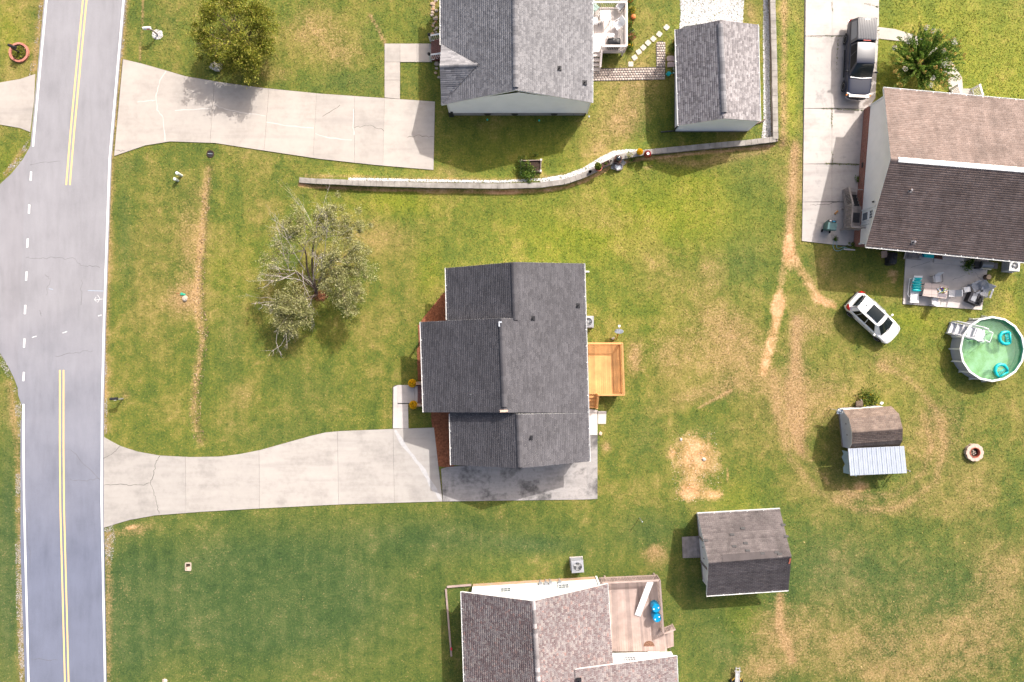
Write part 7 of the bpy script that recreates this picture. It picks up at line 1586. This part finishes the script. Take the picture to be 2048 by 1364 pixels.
def gas_grill(label, px, py, z, rz, covered=False, sc=1.0):
    b = W(px, py, z+.8); t = thing('gas_grill', label, 'grill', (b.x, b.y, z), rz)
    if covered:
        q = MB(); rows = []; rr = random.Random(2)
        for zz, k in ((0, 1.06), (.3, 1.02), (.7, .98), (.9, .92), (1.02, .75), (1.08, .3)): rows.append([(.6*sc*k*math.copysign(abs(math.cos(a))**.4, math.cos(a))+rr.uniform(-.03, .03), .33*sc*k*math.copysign(abs(math.sin(a))**.4, math.sin(a))+rr.uniform(-.03, .03), zz*sc+rr.uniform(-.02, .02)) for a in [2*math.pi*i/20 for i in range(20)]]); rows[-1].append(rows[-1][0])
        q.grid(rows); q.f.append(tuple(5*21+i for i in range(20))); q.build('cover', M['black'], t, world=False, smooth=False)
        for x in (-.5, .5):
            for y in (-.22, .22): MB().tube([(x*sc, y*sc, 0), (x*sc, y*sc, .2)], .025, 6).build('leg', M['black'], t, world=False)
        return t
    MB().box((0, 0, .42), (.8, .5, .7)).build('cabinet', M['dark_metal'], t, world=False); rows = []
    for i in range(9): a = math.pi*i/8; rows.append([(x, .28*math.cos(a), .82+.26*math.sin(a)) for x in (-.42, 0, .42)])
    q = MB(); q.grid(rows); n = 3
    for e in (0, 2): q.f.append(tuple(i*3+e for i in range(9)))
    q.build('hood', pm('dull_dark_steel', (.17, .18, .20), .12, 5, .35, .5, .6), t, world=False, smooth=False); MB().tube([(-.3, -.3, .92), (.3, -.3, .92)], .018, 6).build('handle', M['chrome'], t, world=False)
    for s in (-1, 1): MB().box((s*.65, 0, .82), (.42, .45, .05)).build('side_shelf', M['black'] if s < 0 else M['dark_metal'], t, world=False)
    MB().box((0, -.3, .78), (.8, .08, .12)).build('control_panel', M['grey_metal'], t, world=False)
    for k in range(3): MB().lathe([(.03, 0), (.03, .04)], 8, (-.25+.25*k, -.36, .78), Matrix.Rotation(math.pi/2, 3, 'X')).build('knob', M['black'], t, world=False)
    for x in (-.35, .35):
        for y in (-.2, .2): MB().lathe([(.05, -.02), (.05, .02)], 10, (x, y, .05), Matrix.Rotation(math.pi/2, 3, 'X')).build('wheel', M['rubber'], t, world=False)
    return t
gas_grill('dark gas grill with side shelves at the upper right of the patio', 1972, 530, .07, R(-5)); gas_grill('black covered grill on the grass at the left end of the patio', 1789, 516, 0, R(80), True, .8)
gas_grill('grill under a black cover on the pale deck', 1228.5, 82.5, .85, R(2), True, .85)
chair('white moulded chair beside the covered grill on the pale deck', 1236, 50, .85, R(215), white_pl, white_pl, group='chairs on the pale deck', w=.55); chair('dark framed sling chair in the upper right corner of the pale deck', 1240, 12, .85, R(225), sling, M['dark_metal'], group='chairs on the pale deck'); chair('green sling chair near the house wall at the top of the pale deck', 1190, 15, .85, R(-45), pm('pale_green_sling', (.45, .60, .54), .08), M['dark_metal'], group='chairs on the pale deck'); chair('pale sling chair against the house wall on the pale deck', 1189, 42, .85, R(10), sling, M['dark_metal'], group='chairs on the pale deck')
table('white square table between chairs on the pale deck', ((1200, 22), (1220, 20), (1222, 40), (1202, 42)), .85, .7, white_pl, M['grey_metal']); table('low white footstool above the covered grill on the pale deck', ((1218, 66), (1229, 67), (1228, 74), (1217, 73)), .85, .35, white_pl, white_pl, 'footstool')
b = GB(1970, 555); t = thing('tree_stump', 'round cut log standing at the right edge of the patio', 'log', b); MB().lathe([(.21, 0), (.2, .42), (.18, .43)], 14, b).build('bark', M['bark'], t); MB().lathe([(.185, .40), (.185, .435)], 14, b).build('cut_face', pm('cut_wood', (.48, .34, .22), .2, 9), t)
ac_unit('white air conditioner with round fan guard at the right edge beside the patio grill', tuple(GB(2014, 534)), R(-5), .78, .8, pm('cream_painted_steel', (.66, .66, .66), .06)); clump('border_plant', 'weedy green plant at the house wall beside the gas grill', 'plant', 1936, 528, .45, .4, 420, .08, M['leaf_green'])
# platform, tote, mat and step at the back door
t = thing('wooden_platform', 'grey board platform at the back wall beside the patio', 'platform', W(1825, 508));
for k in range(8): p = W(1813.5+3.6*k, 499, .3); q_ = W(1811.5+3.6*k, 516, .3); piece('board', M['old_wood'], t, p, q_, .125, .04)
piece('edge_board', M['old_wood'], t, W(1811, 516.5, .2), W(1841, 519, .2), .04, .2); p = W(1810, 502, .3); piece('leaning_pole', M['pale_wood'], t, W(1812, 500, 1.0), W(1808, 518, .1), .04, .04)
b = W(1853, 509, .35); t = thing('storage_tote', 'blue plastic tote at the back wall of the patio', 'tote', (b.x, b.y, .3), R(-8)); MB().hexa([(-.3, -.22, 0), (.3, -.22, 0), (.3, .22, 0), (-.3, .22, 0), (-.35, -.27, .38), (.35, -.27, .38), (.35, .27, .38), (-.35, .27, .38)]).build('box', M['blue'], t, world=False); MB().box((0, 0, .4), (.74, .58, .04)).build('lid', M['teal'], t, world=False)
t = thing('back_step', 'pale concrete back step under the eave on the patio', 'step', W(1900, 515, 0)); MB().prism([(W(*p, .2).x, W(*p, .2).y) for p in ((1869, 505), (1928, 512), (1925, 531), (1868, 525))][::-1], .05, .22).build('lower_step', M['patio'], t); MB().prism([(W(*p, .36).x, W(*p, .36).y) for p in ((1886, 505), (1929, 511), (1928, 521), (1886, 516))][::-1], .2, .38).build('upper_step', M['patio'], t)
b = W(1877, 512, .3); o = MB().box((0, 0, 0), (.75, .42, .02)).build('door_mat', M['redwood']); o.location = (b.x, b.y, .24); o.rotation_euler.z = R(-8); tag(o, 'dark brown door mat on the patio back step', 'mat')
b = GB(1767, 509); o = anchored('cardboard_sheet', MB().box((b.x, b.y, .1), (.38, .5, .2), .1), M['cream_wall']); tag(o, 'tan block lying on the grass left of the covered grill', 'block')
# bin, hose, block by the landing
b = W(1663, 450, 1.0); t = thing('wheelie_bin', 'dark green wheeled bin with its lid ajar on the right driveway', 'bin', (b.x, b.y, .06), R(-8)); gb = pm('dark_green_plastic', (.035, .115, .10), .2, 4, .45)
MB().hexa([(-.24, -.28, .08), (.24, -.28, .08), (.24, .24, .08), (-.24, .24, .08), (-.31, -.36, 1.0), (.31, -.36, 1.0), (.31, .36, 1.0), (-.31, .36, 1.0)]).build('body', gb, t, world=False); MB().hexa([(-.36, -.40, 1.03), (.36, -.40, 1.03), (.36, .16, 1.10), (-.36, .16, 1.10), (-.33, -.36, 1.09), (.33, -.36, 1.09), (.33, .14, 1.16), (-.33, .14, 1.16)]).build('lid', pm('grey_green_plastic', (.11, .20, .20), .15, 4, .45), t, world=False)
MB().box((0, .28, 1.005), (.6, .16, .02)).build('opening', M['black'], t, world=False); MB().blob((-.15, .28, 1.03), .09, .06, .05).build('rubbish_bag', M['white'], t, world=False); MB().blob((.1, .27, 1.03), .13, .06, .05).build('rubbish_bag', M['blue'], t, world=False)
for s in (-1, 1): MB().lathe([(.12, -.03), (.12, .03)], 14, (-.3*s, -.33, .12), Matrix.Rotation(math.pi/2, 3, 'Y')).build('wheel', M['rubber'], t, world=False)
MB().tube([(-.3, -.42, .98), (.3, -.42, .98)], .018, 6).build('handle', gb, t, world=False)
c = W(1672.5, 425, .1); o = anchored('wood_block', MB().box((c.x, c.y, .11), (.34, .12, .1), R(48)), M['new_wood']); tag(o, 'short yellow wood offcut beside the grey landing stairs', 'wood offcut')
hp = [(1692, 494), (1683, 500), (1673, 503), (1667, 498), (1665, 488), (1670, 478), (1676, 484), (1671, 496), (1680, 497), (1688, 492), (1696, 498), (1702, 496)]
rp = []
for i in range(len(hp)-1):
    for j in range(5): rp.append(Vector((*hp[i], 0)).lerp(Vector((*hp[i+1], 0)), j/5))
sm = [sum((rp[min(max(i+k, 0), len(rp)-1)] for k in (-3, -2, -1, 0, 1, 2, 3)), Vector())/7 for i in range(len(rp))]
o = anchored('garden_hose', MB().tube([W(p.x, p.y, .07) for p in sm], .022, 6), pm('blue_green_hose', (.20, .36, .36), .1), smooth=True); tag(o, 'blue green garden hose looped on the grass below the landing', 'hose')
c = W(1699, 499, .1); o = anchored('board_offcut', MB().box((c.x, c.y, .08), (.85, .1, .06), R(-4)), M['pale_wood']); tag(o, 'pale board lying on the grass under the corner of the brown roof', 'board')
for k, (px, py) in enumerate(((1714.5, 359), (1671, 477), (1703, 490))): clump('weed', ['weed tuft at the brick base of the brown roofed house', 'weed tuft at the lower end of the grey landing', 'weed tuft at the brick corner near the hose'][k], 'weed', px, py, .2, .25, 130, .07, M['leaf_green'])
wv = []
for a, b, n in (((1612, 72), (1690, 73), 60), ((1645, 217), (1727, 220), 150), ((1664, 216), (1664, 255), 60), ((1650, 327), (1718, 329), 200), ((1664, 300), (1665, 330), 30), ((1676, 75), (1673, 140), 50), ((1664, 5), (1665, 22), 25), ((1730, 6), (1757, 14), 40), ((1757, 50), (1757, 200), 120)):
    for k in range(n): u = random.random(); wv.append(tuple(W(a[0]+(b[0]-a[0])*u+random.gauss(0, .9), a[1]+(b[1]-a[1])*u+random.gauss(0, .9), .08)))
o = leaf_mesh('joint_weeds', np.array(wv), .05, M['leaf_vine'], None); o['kind'] = 'stuff'

# ------------------------------------------------------------------ pool
def pool():
    c = W(1985, 698, 1.2); c = Vector((c.x, c.y, 0)); r = 2.44; t = thing('swimming_pool', 'round above ground pool with pale green water at the right edge', 'pool', c); n = 16
    wallm = pm('grey_pool_wall', (.36, .37, .42), .06, 3); V = lambda a, rr, z: (rr*math.cos(a), rr*math.sin(a), z)
    for k in range(n):
        a0, a1 = 2*math.pi*k/n, 2*math.pi*(k+1)/n; m = MB(); m.grid([[V(a0+(a1-a0)*i/4, r-.05, z) for i in range(5)] for z in (0, 1.18)]); m.build('wall_panel', wallm, t, world=False, smooth=True)
        m = MB(); m.hexa([V(a0, r-.11, 1.17), V(a0, r+.04, 1.17), V(a1, r+.04, 1.17), V(a1, r-.11, 1.17), V(a0, r-.10, 1.22), V(a0, r+.03, 1.215), V(a1, r+.03, 1.215), V(a1, r-.10, 1.22)]); m.build('top_rail', M['white'], t, world=False)
        m = MB(); m.bar(V(a0, r, 0), V(a0, r, 1.17), .13, .07, (math.cos(a0), math.sin(a0), 0)); m.build('upright', M['white'], t, world=False); MB().bar(V(a0, r+.10, .02), V(a0, r+.04, .5), .05, .05).build('buttress', M['white'], t, world=False)
    q = N('green_pool_liner'); n1 = q.noise(.7, 4, .6, obj=True, dist=.5); n2 = q.noise(2.2, 5, .6, obj=True); liner = q.out(q.ramp(q.math('ADD', q.math('MULTIPLY', n1, .7), q.math('MULTIPLY', n2, .3)), [(.38, (.30, .46, .14)), (.5, (.46, .64, .34)), (.64, (.66, .80, .62))]), .6, .3)
    lm = pm('teal_liner_wall', (.08, .36, .27), .15, 2); m = MB(); m.grid([[V(2*math.pi*i/48, r-.10, z) for i in range(49)] for z in (.05, 1.17)]); m.build('liner_wall', lm, t, world=False, smooth=True)
    MB().prism([(V(2*math.pi*i/48, r-.1, 0)[0], V(2*math.pi*i/48, r-.1, 0)[1]) for i in range(48)], .02, .35).build('liner_floor', liner, t, world=False)
    q = N('green_pool_water'); tr = q.n('BsdfTransparent'); tr.inputs[0].default_value = (.80, .94, .86, 1); gl = q.n('BsdfGlossy'); gl.inputs['Roughness'].default_value = .04; fr = q.n('Fresnel'); fr.inputs[0].default_value = 1.33; mx = q.n('MixShader'); bp = q.n('Bump'); bp.inputs['Strength'].default_value = .15; bp.inputs['Distance'].default_value = .02; q.l(q.noise(5, 3, obj=True), bp.inputs['Height']); q.l(bp.outputs[0], gl.inputs['Normal']); q.l(bp.outputs[0], fr.inputs['Normal'])
    df = q.n('BsdfDiffuse'); df.inputs[0].default_value = (.32, .55, .36, 1); m2 = q.n('MixShader'); m2.inputs[0].default_value = .22; q.l(tr.outputs[0], m2.inputs[1]); q.l(df.outputs[0], m2.inputs[2]); q.l(fr.outputs[0], mx.inputs[0]); q.l(m2.outputs[0], mx.inputs[1]); q.l(gl.outputs[0], mx.inputs[2]); q.l(mx.outputs[0], q.t.nodes['Material Output'].inputs[0])
    w = MB(); w.add([V(2*math.pi*i/48, r-.11, .98) for i in range(48)], [tuple(range(48))]); w.build('water', q.m, t, world=False)
    m = MB(); a = 2.95; m.grid([[V(a+i*.05, r-.07, z) for i in range(6)] for z in (1.0, 1.15)]); m.build('skimmer_stain', M['terracotta'], t, world=False)
    return c
pc = pool(); hard([(1963+66*math.cos(i*.393), 698+66*math.sin(i*.393)) for i in range(16)])
def pool_steps():
    a = W(1894, 655, .0); top = W(1942, 664, 1.3); d = Vector((top.x-a.x, top.y-a.y, 0)); rz = math.atan2(d.y, d.x); t = thing('pool_steps', 'white plastic pool steps with side rails leading over the pool wall', 'pool steps', a, rz); m = pm('grey_white_plastic', (.64, .64, .67), .05, 4, .45); t.scale = (1.16, 1.35, 1.0)
    for k in range(5): MB().box((.18+.27*k, 0, .25*(k+1)), (.29, .62, .05)).build('step', m, t, world=False); MB().box((.06+.27*k, 0, .25*(k+1)-.12), (.02, .6, .22)).build('riser', m, t, world=False)
    for s in (-1, 1):
        q = MB(); q.hexa([(0, s*.33-.015, 0), (1.3, s*.33-.015, 0), (1.3, s*.33-.015, 1.3), (0, s*.33-.015, .3), (0, s*.33+.015, 0), (1.3, s*.33+.015, 0), (1.3, s*.33+.015, 1.3), (0, s*.33+.015, .3)]); q.build('side_panel', m, t, world=False)
        MB().tube([(.0, s*.36, .3), (.0, s*.36, .95), (.25, s*.36, 1.2), (1.2, s*.36, 2.0), (1.5, s*.36, 2.0), (1.55, s*.36, 1.2)], .03, 8).build('handrail', m, t, world=False)
        for k in range(8): x = .12+.14*k; MB().tube([(x, s*.36, .3+.75*x), (x, s*.36, 1.1+.75*x)], .012, 5).build('baluster', m, t, world=False)
    MB().box((1.45, 0, 1.32), (.5, .66, .05)).build('platform', m, t, world=False)
    for k in range(3): MB().box((1.78+.2*k, 0, 1.1-.27*k), (.22, .5, .04)).build('inner_step', m, t, world=False)
    for s in (-1, 1): MB().tube([(1.5, s*.27, 2.0), (1.9, s*.27, 1.9), (2.05, s*.27, 1.2), (2.25, s*.27, .5)], .025, 6).build('inner_rail', m, t, world=False)
    MB().bar((2.0, -.27, 1.75), (2.0, .27, 1.75), .03, .03).build('cross_bar', m, t, world=False)
pool_steps()
def float_chair(label, px, py, rz):
    b = W(px, py, 1.0); t = thing('pool_float', label, 'pool float', (b.x, b.y, .97), rz); m = M['teal']
    MB().torus(.36, .115, 24, 10, (0, 0, .06), None, .45*math.pi*-1-.1, 1.45*math.pi-1.0).build('back_tube', m, t, world=False, smooth=True) if False else MB().tube([(.38, .42, .08), (.15, .46, .08), (-.15, .40, .08), (-.34, .2, .08), (-.38, 0, .08), (-.34, -.2, .08), (-.15, -.40, .08), (.15, -.46, .08), (.38, -.42, .08)], [.07, .11, .125, .125, .125, .125, .125, .11, .07], 10).build('back_tube', m, t, world=False, smooth=True)
    for k in range(6): y = -.33+.132*k; MB().tube([(.42, y, .05), (.12, y*.9, .05)], .03, 6).build('seat_strip', m, t, world=False, smooth=True)
    MB().tube([(.44, -.42, .07), (.44, .42, .07)], .065, 8).build('front_tube', m, t, world=False, smooth=True); MB().tube([(.12, -.3, .05), (.12, .3, .05)], .035, 8).build('seat_tube', m, t, world=False, smooth=True)
float_chair('turquoise inflatable chair float on the pool water, the upper one', 2008, 676, R(3)); float_chair('turquoise inflatable chair float near the pool rim, the lower one', 2000, 739, R(-60))
# ------------------------------------------------------------------ fire pit, vine, satellite dish, others
b = GB(1945, 904); t = thing('fire_pit', 'round fire pit ringed with pale stone blocks on the right lawn', 'fire pit', b); fm = pm('pinkish_stone_block', (.50, .38, .32), .2, 5)
for k in range(10):
    a = 2*math.pi*k/10; q = MB(); prof = [(.40, -.13), (.58, -.20), (.66, -.12), (.68, 0), (.66, .12), (.58, .20), (.40, .13)]; q.prism([(x*math.cos(a)-y*math.sin(a), x*math.sin(a)+y*math.cos(a)) for x, y in prof], 0, .3+random.uniform(-.015, .015)); q.build('stone_block', fm, t, world=False)
MB().lathe([(.40, .02), (.40, .33), (.36, .33), (.36, .05)], 24).build('metal_ring', M['terracotta'], t, world=False); MB().prism([(.36*math.cos(i*.524), .36*math.sin(i*.524)) for i in range(12)], 0, .06).build('ash_bed', M['soil'], t, world=False)
for k in range(14): a = random.uniform(0, 6.28); r_ = random.uniform(0, .28); MB().blob((r_*math.cos(a), r_*math.sin(a), .09), .06, .045, .04, 6, 4, .5, k).build('ember_stone', M['stone'] if k % 3 else M['pale_stone'], t, world=False)
hard([(1928, 904), (1933, 891), (1946, 886), (1960, 892), (1964, 904), (1959, 917), (1946, 922), (1933, 917)])
clump('squash_vine', 'sprawling yellow green vine behind the small barn shed', 'plant', 1738, 803, .8, .28, 700, .11, M['leaf_vine'], 'petal_yellow', np_=25); b = GB(1716, 806); t = thing('half_barrel', 'rusty half barrel lying beside the vine behind the barn shed', 'barrel', b); MB().torus(.30, .03, 20, 6, b+Vector((.12, 0, .2)), Matrix.Rotation(R(70), 3, 'Y')).build('hoop', M['stone'], t); MB().lathe([(.22, 0), (.29, .45), (.27, .45), (.2, .05)], 16, b+Vector((-.3, -.05, .25)), Matrix.Rotation(R(75), 3, 'Y')).build('barrel', M['bark'], t)
rock(1763, 806, .12, 'white scrap lying beside the vine behind the barn shed', M['white'], 'scrap', 'scrap', seed=4)
b = W(1682, 822, 1.6); rows = [[(b.x-.25+.12*i, b.y-.25+.1*j, 1.35+.1*math.sin(i*1.7+j*2.3)+.07*j) for i in range(5)] for j in range(5)]; o = anchored('plastic_sheet', MB().grid(rows), M['galv']); tag(o, 'crumpled pale plastic sheet at the upper corner of the barn shed', 'plastic sheet'); piece('x', M['galv'], None, (b.x, b.y, .0), (b.x, b.y, 1.4), .04, .04).name = 'sheet_post'; tag(bpy.data.objects['sheet_post'], 'thin post carrying the plastic sheet at the barn shed corner', 'post')
b = GB(1233, 679); t = thing('satellite_dish', 'satellite dish on an orange braced post above the pine deck', 'satellite dish', b); dc = W(1238, 664.5, 1.0); MB().tube([b, (dc.x, dc.y-.05, .9)], .03, 8).build('mast', M['petal_yellow'] and pm('orange_post', (.60, .28, .06), .1), t); face = Vector((-.05, .85, .53)).normalized(); Mr = face.to_track_quat('Z', 'Y').to_matrix(); MB().lathe([(.0, 0), (.12, .012), (.24, .045), (.34, .09), (.345, .085), (.24, .03), (.1, -.01)], 22, dc, Mr).build('dish', pm('grey_dish', (.17, .19, .23), .05), t, smooth=True)
ln = dc+face*.55; MB().tube([dc-Vector((0, 0, .2)), ln-Vector((0, 0, .05))], .022, 6).build('arm', M['grey_metal'], t); MB().box(ln, (.16, .16, .1)).build('receiver', M['white'], t); MB().tube([dc+Vector((0, 0, .0)), b+Vector((-.25, -.1, 0))], .018, 6).build('brace', pm('orange_brace', (.60, .28, .06), .1), t); c = GB(1226, 676.5); o = anchored('paving_block', MB().box((c.x, c.y, .06), (.22, .16, .12), .5), M['pale_stone']); tag(o, 'small pale block on the grass beside the satellite dish post', 'block')
ac_unit('grey air conditioner half under the eave of the middle house', tuple(GB(1174, 644)), 0, .85, .75); ac_unit('grey air conditioner standing above the white gable of the lower house', tuple(GB(1153, 1126)), R(4), .92, .85)
# deck things of the lower house
for k, (px, py) in enumerate(((1312.5, 1217), (1314.5, 1236.5))):
    b = W(px, py, 1.7); t = thing('plastic_drum', ['upper of two blue plastic drums on the pink brown deck', 'lower of two blue plastic drums on the pink brown deck'][k], 'drum', (b.x, b.y, .8), .3*k, 'blue drums on the deck'); MB().lathe([(.28, 0), (.31, .05), (.31, .28), (.325, .30), (.31, .32), (.31, .6), (.325, .62), (.31, .64), (.31, .86), (.29, .9), (.27, .9), (.26, .875)], 22).build('body', M['blue'], t, world=False, smooth=False)
    for s in (-1, 1): MB().lathe([(.05, .87), (.05, .905), (.03, .91)], 10, (s*.17, .05*s, 0)).build('bung', M['white'], t, world=False)
a, b = W(1301, 1163, 1.72), W(1275, 1231, .86); t = thing('leaning_board', 'long white board leaning from the deck floor to the railing', 'board', b); piece('board', M['white'], t, a, b, .45, .04); piece('batten', M['white'], t, a.lerp(b, .97)+Vector((0, 0, .03)), b.lerp(a, .35)+Vector((.2, 0, .03)), .04, .03) if False else None
b = W(1298, 1291.5, .82); o = MB().prism([(.42*math.cos(i*math.pi/12), .42*math.sin(i*math.pi/12)) for i in range(13)], 0, .018).build('door_mat', q_mat) if False else None
q = N('brown_patterned_mat'); q.l(q.pos(True), (vo := q.n('TexVoronoi')).inputs['Vector']); vo.inputs['Scale'].default_value = 16; matm = q.out(q.ramp(vo.outputs[0], [(.25, (.03, .02, .02)), (.45, (.22, .12, .08))]), .9, .1); o = MB().prism([(.42*math.cos(i*math.pi/12), .42*math.sin(i*math.pi/12)) for i in range(13)], 0, .018).build('door_mat', matm); o.location = (b.x, b.y-.05, .803); tag(o, 'half round dark door mat on the pink brown deck', 'mat')
for pts, lb in ((((894, 1173), (943, 1169)), 'short pale timber edging at the upper left corner of the lower house'), (((892, 1177), (903, 1312)), 'long pale timber edging along the shaded side of the lower house')):
    a, b = GB(*pts[0]), GB(*pts[1]); t = thing('timber_edging', lb, 'edging', a); n = max(1, int((b-a).length/2.4)+1)
    for i in range(n): piece('timber', M['pink_wood'], t, a.lerp(b, i/n)+Vector((0, 0, .07)), a.lerp(b, (i+.99)/n)+Vector((0, 0, .07)), .13, .14)
b = GB(902, 1291); t = thing('marker_flag', 'small red marker flag beside the timber edging', 'flag', b); MB().tube([b, b+Vector((0, 0, .45))], .008, 5).build('wire', M['grey_metal'], t); MB().hexa([(b.x, b.y-.005, .3), (b.x+.12, b.y-.005, .3), (b.x+.12, b.y-.2, .3), (b.x, b.y-.2, .3), (b.x, b.y, .42), (b.x+.12, b.y, .42), (b.x+.12, b.y-.2, .42), (b.x, b.y-.2, .42)]).build('flag', pm('red_vinyl', (.55, .02, .06), .1), t)
b = GB(1472, 1345); t = thing('hand_cart', 'pale metal ladder cart with two wheels and yellow braces at the bottom edge', 'cart', b, R(-2)); lm_ = pm('pale_aluminium', (.62, .60, .58), .08, 5, .4, .5, .5)
for s in (-1, 1): MB().bar((s*.14, .6, .38), (s*.16, -1.2, .3), .05, .07).build('rail', lm_, t, world=False); MB().bar((s*.15, -.2, .34), (s*.38, -.55, .18), .06, .05).build('brace', pm('yellow_steel', (.62, .36, .06), .1), t, world=False); MB().lathe([(.17, -.04), (.17, .04)], 16, (s*.42, -.6, .17), Matrix.Rotation(math.pi/2, 3, 'Y')).build('wheel', M['rubber'], t, world=False)
for k in range(7): MB().bar((-.15, .5-.27*k, .38-.012*k), (.15, .5-.27*k, .38-.012*k), .05, .03).build('rung', lm_, t, world=False)
MB().bar((-.42, -.6, .17), (.42, -.6, .17), .04, .04).build('axle', M['dark_metal'], t, world=False); MB().box((0, -.35, .33), (.22, 1.3, .03)).build('deck_plate', lm_, t, world=False); MB().bar((-.26, .3, .4), (.26, .3, .4), .04, .04).build('cross_handle', lm_, t, world=False)
# fallen yellow leaves
n = 150; Pp = RNG.uniform(1380, 2048, n); Qq = RNG.uniform(1040, 1364, n); C = np.stack([(Pp-1024)/S, (682-Qq)/S, np.full(n, .09)], 1); o = leaf_mesh('fallen_leaves', C, .06, leaf_mat('fallen_leaf', [(0, (.55, .22, .10)), (.5, (.70, .45, .16)), (1, (.78, .66, .38))], .1), None, elong=1.2); o['kind'] = 'stuff'
# ------------------------------------------------------------------ grass blades over the lawn
def grass(n=560000):
    X = RNG.uniform(-41.5, 41.5, n); Y = RNG.uniform(-28, 28, n); P = X*S+1024; Q = 682-Y*S
    keep = np.ones(n, bool)
    for poly in HARD:
        lo = poly.min(0)-2; hi = poly.max(0)+2; c = (P > lo[0]) & (P < hi[0]) & (Q > lo[1]) & (Q < hi[1]); idx = np.nonzero(c)[0]
        if len(idx): keep[idx[in_poly(P[idx], Q[idx], poly)]] = False
    X, Y = X[keep], Y[keep]; m = np.stack(lawn_masks(X, Y), 1)
    k = RNG.random(len(X)) > np.clip(m[:, 1]*1.3-.25, 0, .97)
    X, Y, m = X[k], Y[k], m[k]; n = len(X); Z = tz(X, Y)
    a = RNG.uniform(0, 6.283, n); L = RNG.uniform(.035, .085, n)*(1+.25*m[:, 2]); w = RNG.uniform(.02, .045, n); lean = RNG.uniform(.55, 1.5, n)
    dx, dy = np.cos(a), np.sin(a); px, py = -dy, dx
    b0 = np.stack([X-px*w, Y-py*w, Z-.005], 1); b1 = np.stack([X+px*w, Y+py*w, Z-.005], 1)
    t = np.stack([X+dx*L*np.sin(lean), Y+dy*L*np.sin(lean), Z+L*np.cos(lean*.75)], 1)
    V = np.stack([b0, b1, t], 1).reshape(-1, 3); F = np.arange(3*n).reshape(n, 3)
    o = fast_obj('grass', V, F, M['lawn'], {'mask': ('POINT', 'FLOAT_COLOR', np.repeat(m, 3, 0)), 'rnd': ('POINT', 'FLOAT', np.repeat(RNG.random(n), 3))})
    o['kind'] = 'stuff'
grass()
